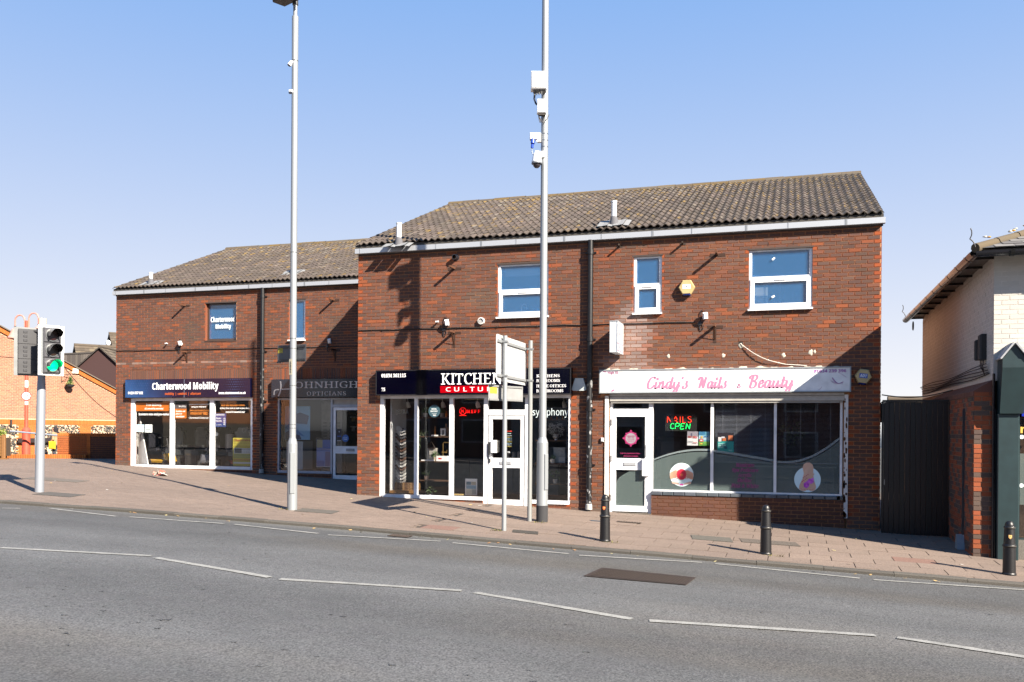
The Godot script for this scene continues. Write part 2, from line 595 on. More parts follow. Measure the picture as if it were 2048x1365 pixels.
# Rolls-and-pans concrete tiles on a slope that climbs from the eaves (z0, y0) backwards.
func tiles(roof: Node3D, x0: float, x1: float, z0: float, y0: float, rise: float, run: float, seed_: int) -> void:
	var g := RandomNumberGenerator.new()
	g.seed = seed_
	var up := Vector3(0, rise, -run).normalized()
	var nn := Vector3(0, run, rise).normalized()
	var length := sqrt(rise * rise + run * run)
	var rows := 18
	var gauge := length / rows
	var across := int(round((x1 - x0) / 0.30))
	var w := (x1 - x0) / across
	var list := []
	for r in rows:
		for k in across:
			var p := Vector3(x0 + k * w, y0, z0) + up * (r * gauge)
			list.append([p.distance_squared_to(EYE), p, r])
	list.sort_custom(func(a, b): return a[0] < b[0])
	var prof := [[0.0, 0.0], [0.10, 0.006], [0.2, 0.034], [0.29, 0.048], [0.38, 0.034], [0.5, 0.004], [0.60, 0.006], [0.70, 0.034], [0.79, 0.048], [0.88, 0.034], [1.0, 0.002]]
	var rest := Buf.new()
	for q in list.size():
		var p: Vector3 = list[q][1]
		var row: int = list[q][2]
		var b := rest if q >= 300 else Buf.new()
		var at := p if q >= 300 else Vector3.ZERO
		var k := g.randf_range(0.78, 1.22)
		var base := Color(0.150, 0.122, 0.100).lerp(Color(0.185, 0.150, 0.135), g.randf()) * k
		var lich := 0.06 + 0.30 * pow(row / 17.0, 3.0)
		var z_ := b.v.size()
		var tip := g.randf_range(-0.004, 0.004)
		for e in 2:
			for c in prof.size():
				var cc := base
				if g.randf() < lich:
					cc = cc.lerp(Color(0.62, 0.40, 0.03) if g.randf() < 0.55 else Color(0.46, 0.44, 0.38), g.randf_range(0.3, 0.9))
				elif g.randf() < 0.10:
					cc = cc * 1.6
				var lift: float = prof[c][1] + (0.020 + tip if e == 0 else 0.0)
				var s := 0.0
				if c > 0 and c < prof.size() - 1:
					s = (prof[c + 1][1] - prof[c - 1][1]) / ((prof[c + 1][0] - prof[c - 1][0]) * w)
				b.vert(at + Vector3(prof[c][0] * w, 0, 0) + nn * lift + up * (-0.01 if e == 0 else gauge + 0.07), (nn - Vector3.RIGHT * s).normalized(), cc)
		var m := prof.size()
		for c in m - 1:
			b.i.append_array(PackedInt32Array([z_ + c, z_ + m + c, z_ + m + c + 1, z_ + c, z_ + m + c + 1, z_ + c + 1]))
		for c in m - 1:   # the thick lower edge
			var lo := at + up * -0.01
			var a0 = lo + Vector3(prof[c][0] * w, 0, 0) + nn * (prof[c][1] + 0.020 + tip)
			var a1 = lo + Vector3(prof[c + 1][0] * w, 0, 0) + nn * (prof[c + 1][1] + 0.020 + tip)
			b.quad(a0 - nn * 0.018, a1 - nn * 0.018, a1, a0, base * 0.8)
		if q < 300:
			var mi := MeshInstance3D.new()
			mi.name = "tile"
			mi.mesh = b.mesh()
			mi.material_override = M.tile
			mi.position = p - shift.get(roof, Vector3.ZERO)
			roof.add_child(mi, true)
	if rest.v.size():
		part(roof, "tile_rows", rest, M.tile).set_meta("kind", "stuff")

func ridge(roof: Node3D, x0: float, x1: float, z: float, y: float, seed_: int) -> void:
	var g := RandomNumberGenerator.new()
	g.seed = seed_
	var n := int(round((x1 - x0) / 0.45))
	for k in n:
		var a := x0 + (x1 - x0) * k / n
		var e := x0 + (x1 - x0) * (k + 1) / n - 0.006
		var b := Buf.new()
		var r := 0.115 + g.randf_range(-0.006, 0.006)
		for j in 8:
			var t0 := PI * j / 8.0 - 0.15
			var t1 := PI * (j + 1) / 8.0 - 0.15
			var cc := Color(0.20, 0.17, 0.14).lerp(Color(0.42, 0.28, 0.05) if g.randf() < 0.5 else Color(0.34, 0.31, 0.25), g.randf_range(0.1, 0.75))
			var p0 := Vector3(0, y - 0.045 + sin(t0) * r, z + cos(t0) * r * 1.15)
			var p1 := Vector3(0, y - 0.045 + sin(t1) * r, z + cos(t1) * r * 1.15)
			b.quad(Vector3(a, p0.y, p0.z), Vector3(e, p0.y, p0.z), Vector3(e, p1.y, p1.z), Vector3(a, p1.y, p1.z), cc)
		b.col = Color(0.2, 0.17, 0.14)
		b.tri(Vector3(e, y - 0.05, z - r), Vector3(e, y + r - 0.05, z), Vector3(e, y - 0.05, z + r))
		b.tri(Vector3(a, y - 0.05, z + r), Vector3(a, y + r - 0.05, z), Vector3(a, y - 0.05, z - r))
		part(roof, "ridge_tile", b, M.tile)

func gutter(parent: Node3D, x0: float, x1: float, y: float, z: float) -> void:
	var b := buf(Color(0.66, 0.69, 0.73))
	b.box(x0, x1, y, y + 0.012, z + 0.002, z + 0.115)
	b.box(x0, x1, y + 0.012, y + 0.108, z + 0.105, z + 0.115)
	b.box(x0, x0 + 0.01, y + 0.012, y + 0.108, z + 0.002, z + 0.105)
	b.box(x1 - 0.01, x1, y + 0.012, y + 0.108, z + 0.002, z + 0.105)
	var gt := part(parent, "gutter", b, M.metal)
	var s := Buf.new()
	s.col = Color(0.36, 0.38, 0.40)
	var k := x0 + 0.12
	var odd := false
	while k < x1 - 0.02:
		s.box(k - (0.02 if odd else 0.006), k + (0.02 if odd else 0.006), y - 0.004, y + 0.112, z + 0.116, z + 0.120)
		k += 0.78 if odd else 1.05
		odd = not odd
	part(gt, "gutter_joint", s, M.metal)
	var f := buf(Color(0.06, 0.05, 0.045))
	f.box(x0 + 0.03, x1 - 0.03, y - 0.03, y + 0.10, z - 0.03, z + 0.001)
	part(parent, "fascia_board", f, M.matt)


# ---------------------------------------------------------------- ground, road, pavement
func ground() -> void:
	# one wide sheet to the horizon, a little below everything
	var gb := Buf.new()
	var xs := [-900.0, -300.0, -120.0, -60.0, -30.0, -12.0, 0.0, 12.0, 30.0, 60.0, 150.0, 400.0, 900.0]
	var zs := [-900.0, -300.0, -100.0, -40.0, -10.0, 4.0, 12.0, 20.0, 60.0, 200.0, 900.0]
	gb.col = Color(0.16, 0.15, 0.13)
	for a in xs.size() - 1:
		for b in zs.size() - 1:
			var q := []
			for p in [[a, b + 1], [a + 1, b + 1], [a + 1, b], [a, b]]:
				q.append(Vector3(xs[p[0]], ry(xs[p[0]], minf(zs[p[1]], 25.0)) - 0.22, zs[p[1]]))
			gb.quad(q[0], q[1], q[2], q[3])
	struct("ground", gb, M.stone)

	# asphalt: a fine grid, its worn and oiled bands in the vertex colours
	var nz := FastNoiseLite.new()
	nz.seed = 21
	nz.frequency = 0.35
	nz.fractal_octaves = 4
	var n2 := FastNoiseLite.new()
	n2.seed = 33
	n2.noise_type = FastNoiseLite.TYPE_CELLULAR
	n2.frequency = 2.6
	n2.cellular_return_type = FastNoiseLite.RETURN_DISTANCE
	var rb := Buf.new()
	var nx := 300
	var nzn := 170
	for j in nzn + 1:
		for k in nx + 1:
			var x := -14.0 + 36.0 * k / nx
			var s := float(j) / nzn
			var z := lerpf(kerb_z(x) + 0.01, 20.0, pow(s, 1.15))
			var d := z - 4.85
			# lanes: darker where tyres and drips run, paler and dustier between, along the direction of travel
			var wob := nz.get_noise_2d(x * 0.25, 7.0) * 0.35
			var band := 0.0
			for c in [[0.55, 0.5, -0.16], [1.7, 0.55, -0.20], [2.75, 0.5, 0.10], [4.2, 0.5, 0.26], [5.6, 0.7, -0.16], [7.3, 0.6, 0.18], [8.6, 0.7, -0.12]]:
				band += c[2] * exp(-pow((d + wob - c[0]) / c[1], 2.0))
			var v: float = 0.205 * (1.0 + band + 0.14 * nz.get_noise_2d(x, z * 2.0) + 0.10 * nz.get_noise_2d(x * 3.0 + 90, z * 5.0))
			var cc := Color(v, v * 0.99, v * 0.975)
			var rusty := clampf(nz.get_noise_2d(x * 0.18 + 40.0, z * 0.9) * 2.0, 0, 1)
			cc = cc.lerp(Color(v * 1.06, v * 0.97, v * 0.86), rusty)
			if d < 0.22:
				cc = cc.lerp(Color(0.26, 0.25, 0.225), 0.7 * (1.0 - d / 0.22))
			rb.vert(Vector3(x, ry(x, z) + 0.004 * nz.get_noise_2d(x * 2.0, z * 2.0), z), Vector3.UP, cc)
	for j in nzn:
		for k in nx:
			var a := j * (nx + 1) + k
			var b := a + nx + 1
			rb.i.append_array(PackedInt32Array([a, a + 1, b + 1, a, b + 1, b]))
	struct("road", rb, M.road)
	# far reaches of the road left and right, and the opposite side of the street
	var rf := buf(Color(0.2, 0.2, 0.2))
	for s in [[-120.0, -14.0], [22.0, 120.0]]:
		for k in 8:
			var a: float = lerpf(s[0], s[1], k / 8.0)
			var e: float = lerpf(s[0], s[1], (k + 1) / 8.0)
			rf.quad(Vector3(a, ry(a, 20.0), 20.0), Vector3(e, ry(e, 20.0), 20.0), Vector3(e, ry(e, 5.0), kerb_z(e)), Vector3(a, ry(a, 5.0), kerb_z(a)))
	struct("road", rf, M.road)
	var of := buf(Color(0.24, 0.21, 0.185))
	for k in 24:
		var a := -60.0 + k * 5.0
		of.quad(Vector3(a, ry(a, 20.0) + 0.1, 24.6), Vector3(a + 5, ry(a + 5, 20.0) + 0.1, 24.6), Vector3(a + 5, ry(a + 5, 20.0) + 0.1, 20.0), Vector3(a, ry(a, 20.0) + 0.1, 20.0))
		of.quad(Vector3(a + 5, ry(a + 5, 20.0) - 0.05, 20.0), Vector3(a, ry(a, 20.0) - 0.05, 20.0), Vector3(a, ry(a, 20.0) + 0.1, 20.0), Vector3(a + 5, ry(a + 5, 20.0) + 0.1, 20.0))
	struct("pavement", of, M.pave)

	# tar drips and patches on the asphalt
	var g := RandomNumberGenerator.new()
	g.seed = 88
	var tb := Buf.new()
	for k in 190:
		var x := g.randf_range(-6, 13)
		var z := 0.0
		if g.randf() < 0.7:
			z = 11.3 + g.randfn() * 0.55 + 0.05 * x
		else:
			z = g.randf_range(6, 14)
		var r := g.randf_range(0.008, 0.034)
		var v := g.randf_range(0.10, 0.2)
		tb.col = Color(v, v, v)
		var q := tb.vert(Vector3(x, ry(x, z) + 0.006, z), Vector3.UP, tb.col)
		for j in 9:
			var an := TAU * (j % 8) / 8
			var rr := r * (0.6 + 0.5 * sin(an * 3.0 + k))
			tb.vert(Vector3(x + cos(an) * rr * 1.7, ry(x, z) + 0.0055, z + sin(an) * rr), Vector3.UP, tb.col)
		for j in 8:
			tb.i.append_array(PackedInt32Array([q, q + 1 + j, q + 2 + j]))
	var tar := struct("tar_spots", tb, M.line)
	tar.set_meta("kind", "stuff")
	tag(tar, "small dark drips of tar scattered along the asphalt", "tar", "", "stuff")

	# painted lines: each dash from end to end, as they lie
	var edge := [[-4.15, 5.62, -3.91, 5.45], [-3.57, 5.11, -1.83, 5.43], [-1.61, 5.36, 0.19, 5.20], [0.38, 5.18, 2.11, 5.43], [2.32, 5.50, 4.09, 5.13], [4.32, 5.20, 6.20, 5.33], [6.37, 5.40, 8.10, 5.06], [8.29, 5.08, 10.20, 5.32], [10.37, 5.35, 12.6, 5.06], [12.8, 5.1, 15.0, 5.2]]
	var cent := [[-2.6, 9.62, -0.30, 9.20], [-0.1, 9.2, 1.62, 8.73], [1.77, 8.83, 3.69, 9.30], [3.85, 9.34, 5.88, 8.96], [6.05, 9.00, 7.84, 9.49], [8.01, 9.48, 10.07, 9.11], [10.26, 9.10, 12.2, 9.62], [12.4, 9.6, 14.4, 9.3]]
	cent[1] = [-0.30, 9.20, 1.62, 8.73]
	cent[0] = [-2.5, 9.0, -0.48, 9.3]
	for set_ in [[edge, 0.045], [cent, 0.052]]:
		for l in set_[0]:
			var b := Buf.new()
			var a := Vector3(l[0], 0, l[1])
			var e := Vector3(l[2], 0, l[3])
			var d := (e - a).normalized()
			var s = Vector3(d.z, 0, -d.x) * set_[1]
			var m := 26
			var prev := []
			for k in m + 1:
				var p := a.lerp(e, k / float(m))
				var w0 = s * g.randf_range(0.86, 1.06)
				var w1 = s * g.randf_range(0.86, 1.06)
				var v := g.randf_range(0.50, 0.66)
				var cc := Color(v, v * 0.985, v * 0.94)
				var l0 = p + w0
				var r0 = p - w1
				l0.y = ry(l0.x, l0.z) + 0.007
				r0.y = ry(r0.x, r0.z) + 0.007
				var n0 := b.vert(l0, Vector3.UP, cc)
				b.vert(r0, Vector3.UP, cc)
				if k:
					b.i.append_array(PackedInt32Array([n0 - 2, n0, n0 + 1, n0 - 2, n0 + 1, n0 - 1] if s.z < 0 else [n0 - 2, n0 + 1, n0, n0 - 2, n0 - 1, n0 + 1]))
			struct("road_marking", b, M.line)

	# kerb stones
	var kb := Node3D.new()
	kb.name = "kerb"
	add_child(kb)
	kb.set_meta("kind", "structure")
	var x := -14.0
	while x < 22.0:
		var e := x + 0.914
		var b := Buf.new()
		var v := g.randf_range(0.20, 0.27)
		b.col = Color(v, v * 0.95, v * 0.86)
		var dy := g.randf_range(-0.004, 0.006)
		var pr := [[0.005, -0.2], [0.005, 0.035], [-0.012, 0.049], [-0.135, 0.052], [-0.135, -0.2]]
		for k in 4:
			var q := []
			for p in [[x + 0.003, k], [e - 0.003, k], [e - 0.003, k + 1], [x + 0.003, k + 1]]:
				q.append(Vector3(p[0], ry(p[0], 4.85) + pr[p[1]][1] + dy, kerb_z(p[0]) + pr[p[1]][0]))
			b.quad(q[0], q[1], q[2], q[3])
		for s in [x + 0.003, e - 0.003]:
			var q := []
			for k in 5:
				q.append(Vector3(s, ry(s, 4.85) + pr[k][1] + dy, kerb_z(s) + pr[k][0]))
			if s > x + 0.1:
				b.quad(q[0], q[4], q[3], q[1]); b.tri(q[1], q[3], q[2])
			else:
				b.quad(q[4], q[0], q[1], q[3]); b.tri(q[3], q[1], q[2])
		part(kb, "kerb_stone", b, M.stone)
		x = e

	# pavement: bed, then the pieces on it
	var pb := Buf.new()
	pb.col = Color(0.10, 0.08, 0.065)
	var px := [-60.0, -40.0, -24.0, -16.0, -14.0, -12.0, -10.0, -8.0, -6.0, -4.0, -2.0, 0.0, 2.0, 4.0, 6.0, 8.0, 10.0, 12.0, 14.0, 20.0, 40.0, 60.0]
	for k in px.size() - 1:
		for j in 12:
			var q := []
			for p in [[k, j + 1], [k + 1, j + 1], [k + 1, j], [k, j]]:
				var xx: float = px[p[0]]
				var zz := lerpf(back_z(xx), kerb_z(xx) - 0.13, p[1] / 12.0)
				q.append(Vector3(xx, gy(xx, zz) - 0.008, zz))
			pb.quad(q[0], q[1], q[2], q[3])
	var pav := struct("pavement", pb, M.pave)

	var n3 := FastNoiseLite.new()
	n3.seed = 5
	n3.frequency = 0.28
	n3.fractal_octaves = 4
	var pc := func(px_: float, pz_: float, k: float) -> Color:
		var v: float = 0.345 * (1.0 + 0.13 * n3.get_noise_2d(px_, pz_ * 1.6) + 0.10 * n3.get_noise_2d(px_ * 4.0, pz_ * 6.0)) * k
		return Color(v * 1.02, v * 0.80, v * 0.655)
	var list := []
	# slabs right of the lamp column, small blocks left of it
	var row := 0
	var z0 := -0.35
	while z0 < 4.9:
		var xx := 3.0 + (0.3 if row % 2 else 0.0)
		while xx < 19.5:
			list.append([xx + 0.3, z0 + 0.225, 0.588, 0.438, true])
			xx += 0.6
		z0 += 0.45
		row += 1
	row = 0
	z0 = -9.0
	while z0 < 5.2:
		var xx := -17.0 + (0.1 if row % 2 else 0.0)
		while xx < 3.0:
			list.append([xx + 0.1, z0 + 0.05, 0.197, 0.097, false])
			xx += 0.2
		z0 += 0.1
		row += 1
	var keep := []
	for l in list:
		var zk := kerb_z(l[0]) - 0.135
		if l[1] - l[3] / 2 > zk:
			continue
		var za: float = l[1] - l[3] / 2
		var ze: float = minf(l[1] + l[3] / 2, zk - 0.004)
		if ze - za < 0.03 or za < back_z(l[0]) or l[0] > 0.0 and l[0] < 10.7 and ze < -0.02 or l[0] < 0.0 and l[0] > -10.4 and ze < -4.38:
			continue
		keep.append([Vector3(l[0], 0, (za + ze) / 2).distance_squared_to(Vector3(EYE.x, 0, EYE.z)), l[0], (za + ze) / 2, l[2], ze - za, l[4]])
	keep.sort_custom(func(a, b): return a[0] < b[0])
	var rest := Buf.new()
	var done := {true: 0, false: 0}
	for l in keep:
		var own: bool = done[l[5]] < (300 if l[5] else 200)
		done[l[5]] += 1
		var b := Buf.new() if own else rest
		var k := g.randf_range(0.93, 1.07)
		var pink := Vector2(l[1], l[2]).distance_to(Vector2(10.95, 3.35)) < 0.3 or Vector2(l[1], l[2]).distance_to(Vector2(3.6, 3.9)) < 0.3
		var dy := g.randf_range(-0.0025, 0.0035) if l[5] else g.randf_range(-0.0015, 0.0015)
		var o := Vector3(l[1], gy(l[1], l[2]), l[2])
		var q := []
		for s in [[-1, 1], [1, 1], [1, -1], [-1, -1]]:
			var X: float = l[1] + s[0] * l[3] / 2
			var Z: float = l[2] + s[1] * l[4] / 2
			q.append(Vector3(X, gy(X, Z) + dy, Z) - (o if own else Vector3.ZERO))
		var kk := b.v.size()
		for j in 4:
			var at: Vector3 = q[j] + (o if own else Vector3.ZERO)
			var cc: Color = pc.call(at.x, at.z, k)
			if pink:
				cc = cc.lerp(Color(0.36, 0.17, 0.13), 0.6)
			b.vert(q[j], Vector3.UP, cc)
		b.i.append_array(PackedInt32Array([kk, kk + 2, kk + 1, kk, kk + 3, kk + 2]))
		var sc: Color = pc.call(l[1], l[2], k * 0.8)
		for j in 4:
			var e := (j + 1) % 4
			b.quad(q[j] - Vector3.UP * 0.014, q[e] - Vector3.UP * 0.014, q[e], q[j], sc)
		if own:
			var mi := MeshInstance3D.new()
			mi.name = "paving_slab" if l[5] else "paving_block"
			mi.mesh = b.mesh()
			mi.material_override = M.pave
			mi.position = o
			pav.add_child(mi, true)
	part(pav, "paving_rows", rest, M.pave).set_meta("kind", "stuff")

	# iron and concrete covers let into the surface
	var grate := Node3D.new()
	grate = thing("drain_grate", "wide rusty iron twin grate set in the road by the right-hand bollards", "drain grate", Vector3(7.5, ry(7.5, 6.85), 6.85))
	var fr := buf(Color(0.075, 0.048, 0.036))
	var cs := [Vector2(6.85, 7.24), Vector2(8.11, 7.21), Vector2(8.16, 6.55), Vector2(6.92, 6.42)]
	var gp := func(s: float, t: float, y := 0.0) -> Vector3:
		var p: Vector2 = (cs[0].lerp(cs[1], s)).lerp(cs[3].lerp(cs[2], s), t)
		return Vector3(p.x, ry(p.x, p.y) + 0.006 + y, p.y)
	for e in [[0.0, 1.0, 0.0, 0.09], [0.0, 1.0, 0.91, 1.0], [0.0, 0.035, 0.09, 0.91], [0.965, 1.0, 0.09, 0.91], [0.485, 0.515, 0.09, 0.91]]:
		fr.quad(gp.call(e[0], e[2], 0.004), gp.call(e[1], e[2], 0.004), gp.call(e[1], e[3], 0.004), gp.call(e[0], e[3], 0.004))
	part(grate, "frame", fr, M.rusty)
	var bed := buf(Color(0.16, 0.12, 0.095))
	bed.quad(gp.call(0, 0, -0.002), gp.call(1, 0, -0.002), gp.call(1, 1, -0.002), gp.call(0, 1, -0.002))
	part(grate, "bed", bed, M.rusty)
	for k in 31:
		var s := 0.045 + 0.91 * k / 30.0
		if absf(s - 0.5) < 0.025:
			continue
		var bb := buf(Color(0.085, 0.055, 0.042))
		bb.quad(gp.call(s - 0.008, 0.09, 0.006), gp.call(s + 0.008, 0.09, 0.006), gp.call(s + 0.008, 0.91, 0.006), gp.call(s - 0.008, 0.91, 0.006))
		part(grate, "bar", bb, M.rusty)
	for k in 6:
		var s := 0.15 + 0.14 * k
		var bb := buf(Color(0.085, 0.055, 0.042))
		bb.quad(gp.call(0.035, s - 0.02, 0.005), gp.call(0.965, s - 0.02, 0.005), gp.call(0.965, s + 0.02, 0.005), gp.call(0.035, s + 0.02, 0.005))
		part(grate, "cross_bar", bb, M.rusty)

	small_grate(Vector2(6.42, 1.47), Vector2(0.46, 0.16), "small iron drain grate in the pavement before the nail salon door")
	small_grate(Vector2(3.3, kerb_z(3.3) + 0.24), Vector2(0.36, 0.22), "iron gully grate in the road edge against the kerb")
	cover(Vector2(8.05, 2.78), Vector2(0.66, 0.5), Color(0.30, 0.29, 0.255), "square grey concrete cover in the pavement, left of the middle bollard")
	cover(Vector2(8.98, 2.72), Vector2(0.92, 0.42), Color(0.31, 0.27, 0.235), "pale concrete patch in the pavement behind the middle bollard")
	cover(Vector2(-4.9, 3.55), Vector2(0.95, 0.5), Color(0.25, 0.235, 0.22), "grey patch in the paving at the foot of the traffic light")
	cover(Vector2(0.75, 3.1), Vector2(0.8, 0.45), Color(0.30, 0.275, 0.25), "pale patch in the paving at the foot of the left lamp post")
	cover(Vector2(5.05, 3.7), Vector2(0.45, 0.3), Color(0.13, 0.12, 0.105), "dark patch in the paving by the nearer sign post")
	cover(Vector2(-7.3, 1.2), Vector2(1.6, 0.5), Color(0.40, 0.36, 0.32), "pale repair strip in the paving behind the traffic light")
	cover(Vector2(5.82, 1.6), Vector2(0.22, 0.12), Color(0.10, 0.17, 0.27), "blue painted splash on the pavement beside the first bollard")
	cover(Vector2(-7.6, 2.95), Vector2(0.55, 0.2), Color(0.10, 0.095, 0.09), "dark iron cover in the paving left of the traffic light")

func back_z(x: float) -> float:   # where the paving ends: the low brick wall far left, the yards elsewhere
	return -13.0 if x > -12.5 else -7.0 - 0.36 * (maxf(x, -30.0) + 15.35)

func small_grate(at: Vector2, size: Vector2, label: String) -> void:
	var f: Callable = gy if at.y < kerb_z(at.x) - 0.1 else ry
	var t := thing("pavement_grate", label, "drain grate", Vector3(at.x, f.call(at.x, at.y), at.y))
	var y: float = f.call(at.x, at.y) + 0.006
	var b := buf(Color(0.03, 0.025, 0.02))
	b.quad(Vector3(at.x - size.x / 2, y + 0.0345 * size.x / 2, at.y + size.y / 2), Vector3(at.x + size.x / 2, y - 0.0345 * size.x / 2, at.y + size.y / 2), Vector3(at.x + size.x / 2, y - 0.0345 * size.x / 2, at.y - size.y / 2), Vector3(at.x - size.x / 2, y + 0.0345 * size.x / 2, at.y - size.y / 2))
	part(t, "bed", b, M.rusty)
	for k in 9:
		var x := at.x - size.x / 2 + size.x * (k + 0.5) / 9.0
		var bb := buf(Color(0.16, 0.12, 0.10))
		var yy := y + 0.003 - 0.0345 * (x - at.x)
		bb.box(x - size.x * 0.03, x + size.x * 0.03, yy, yy + 0.006, at.y - size.y / 2, at.y + size.y / 2)
		part(t, "bar", bb, M.rusty)

func cover(at: Vector2, size: Vector2, c: Color, label: String) -> void:
	var b := buf(c)
	var q := []
	for s in [[-1, 1], [1, 1], [1, -1], [-1, -1]]:
		var x: float = at.x + s[0] * size.x / 2 + 0.04 * s[1]
		var z: float = at.y + s[1] * size.y / 2
		q.append(Vector3(x, gy(x, z) + 0.008, z))
	b.quad(q[0], q[1], q[2], q[3])
	for j in 4:
		b.quad(q[j] - Vector3.UP * 0.02, q[(j + 1) % 4] - Vector3.UP * 0.02, q[(j + 1) % 4], q[j], c * 0.6)
	single("ground_cover", b, M.stone, label, "ground cover")


# ---------------------------------------------------------------- windows and doors
const UPVC := Color(0.74, 0.75, 0.78)

func pane(parent: Node, x0: float, x1: float, y0: float, y1: float, z: float, m: Material = null, called := "pane") -> void:
	var b := Buf.new()
	b.col = Color.WHITE
	b.box(x0, x1, y0, y1, z - 0.006, z)
	part(parent, called, b, m if m else M.glass)

# An upper window: outer frame, transom at yt, an opening sash below it (or above), a sill.
func upper_window(house: Node, x0: float, x1: float, y0: float, y1: float, yt: float, z: float, label: String, c := UPVC) -> Node3D:
	var w := Node3D.new()
	w.name = "window"
	house.add_child(w, true)
	shift[w] = shift[house]
	w.set_meta("label", label)
	var f := buf(c)
	f.frame(x0, x1, y0, y1, 0.055, z - 0.06, z)
	if yt > y0:
		f.box(x0 + 0.055, x1 - 0.055, yt - 0.03, yt + 0.03, z - 0.06, z)
	part(w, "frame", f, M.gloss)
	if yt > y0:
		var s := buf(c)
		s.frame(x0 + 0.03, x1 - 0.03, y0 + 0.03, yt - 0.012, 0.075, z + 0.002, z + 0.022)
		part(w, "sash", s, M.gloss)
		var hd := buf(Color(0.55, 0.55, 0.55))
		hd.box((x0 + x1) / 2 - 0.1, (x0 + x1) / 2 + 0.1, yt - 0.055, yt - 0.035, z + 0.022, z + 0.036)
		part(w, "handle", hd, M.plastic)
		for k in 2:
			pane(w, x0 + 0.10, x1 - 0.10, y0 + 0.10, yt - 0.085, z - 0.012 - k * 0.02, M.upper_glass)
			pane(w, x0 + 0.053, x1 - 0.053, yt + 0.028, y1 - 0.053, z - 0.02 - k * 0.02, M.upper_glass)
	else:
		for k in 2:
			pane(w, x0 + 0.053, x1 - 0.053, y0 + 0.053, y1 - 0.053, z - 0.02 - k * 0.02, M.upper_glass)
	var sl := buf(c)
	sl.box(x0 - 0.015, x1 + 0.015, y0 - 0.035, y0 - 0.001, z - 0.06, z + 0.11)
	part(w, "sill", sl, M.gloss)
	return w

# A glazed shop door: leaf from x0 to x1, y0 to y1, upper and lower lights split by a mid rail.
func shop_door(house: Node, x0: float, x1: float, y0: float, y1: float, rail0: float, rail1: float, z: float, label: String, handle_left := true) -> Node3D:
	var d := Node3D.new()
	d.name = "door"
	house.add_child(d, true)
	shift[d] = shift[house]
	d.set_meta("label", label)
	var f := buf(UPVC)
	var w := 0.075
	f.box(x0, x0 + w, y0, y1, z - 0.06, z); f.box(x1 - w, x1, y0, y1, z - 0.06, z)
	f.box(x0 + w, x1 - w, y1 - w, y1, z - 0.06, z); f.box(x0 + w, x1 - w, y0, y0 + 0.12, z - 0.06, z); f.box(x0 + w, x1 - w, rail0, rail1, z - 0.06, z)
	part(d, "leaf", f, M.gloss)
	pane(d, x0 + w, x1 - w, rail1, y1 - w, z - 0.03)
	pane(d, x0 + w, x1 - w, y0 + 0.12, rail0, z - 0.03)
	var lb := buf(Color(0.30, 0.31, 0.33))
	lb.round_block(Transform3D(Basis(), Vector3((x0 + x1) / 2 - 0.01, (rail0 + rail1) / 2, z + 0.008)), Vector3(0.26, 0.07, 0.016), 0.008)
	part(d, "letter_box", lb, M.gloss)
	var h := buf(Color(0.66, 0.67, 0.68))
	var hx := x0 + 0.05 if handle_left else x1 - 0.05
	h.box(hx - 0.015, hx + 0.015, rail1 + 0.02, rail1 + 0.28, z + 0.03, z + 0.05)
	h.box(hx - 0.012, hx + 0.012, rail1 + 0.04, rail1 + 0.07, z, z + 0.03)
	h.box(hx - 0.012, hx + 0.012, rail1 + 0.22, rail1 + 0.25, z, z + 0.03)
	part(d, "handle", h, M.steel)
	return d

func down_pipe(house: Node, x: float, z: float, y0: float, y1: float, c := Color(0.012, 0.0125, 0.016)) -> void:
	var b := buf(c)
	b.tube([Vector3(x, y0, z), Vector3(x, y1, z)], 0.058, 14)
	var p := part(house, "downpipe", b, M.iron)
	for y in [y0 + 0.9, y0 + 2.05, y0 + 3.5, y1 - 0.25]:
		if y < y1:
			var k := buf(c)
			k.lathe([Vector2(0.058, -0.05), Vector2(0.072, -0.045), Vector2(0.072, 0.045), Vector2(0.058, 0.05)], Vector3(x, y, z), 14)
			k.box(x - 0.11, x + 0.11, y - 0.018, y + 0.018, z - 0.10, z - 0.055)
			part(p, "collar", k, M.iron)
	# flaking pale paint on the lower lengths
	var g := RandomNumberGenerator.new()
	g.seed = int(x * 100.0) + 7
	var fl := Buf.new()
	for k in 70:
		var y := lerpf(y0 + 0.1, y0 + 3.0, pow(g.randf(), 1.2))
		var a := g.randf_range(-0.2, PI + 0.2)
		var v := g.randf_range(0.05, 0.24)
		fl.col = Color(v, v * 1.02, v * 1.06)
		fl.disc(Vector3(x + cos(a) * 0.0595, y, z + sin(a) * 0.0595), g.randf_range(0.008, 0.028), Vector3(cos(a), 0, sin(a)), 6, g.randf_range(1.0, 2.4))
	part(p, "flaked_paint", fl, M.matt).set_meta("kind", "stuff")
	var sh := buf(Color(0.33, 0.33, 0.32))
	sh.lathe([Vector2(0.075, 0.0), Vector2(0.07, 0.10), Vector2(0.06, 0.12)], Vector3(x, y0 - 0.02, z), 12)
	part(p, "shoe", sh, M.matt)

func soldier_course(house: Node, x0: float, x1: float, y0: float, y1: float, z: float, seed_: int) -> void:
	var g := RandomNumberGenerator.new()
	g.seed = seed_
	var x := x0
	while x < x1 - 0.03:
		var b := Buf.new()
		brick_shape(b, Vector3(x + 0.0325, (y0 + y1) / 2, z), Vector3.RIGHT, Vector3.BACK, 0.062, y1 - y0 - 0.01, brick_look("red", g), 0.008, 0.011)
		part(house, "soldier_brick", b, M.brick)
		x += 0.075

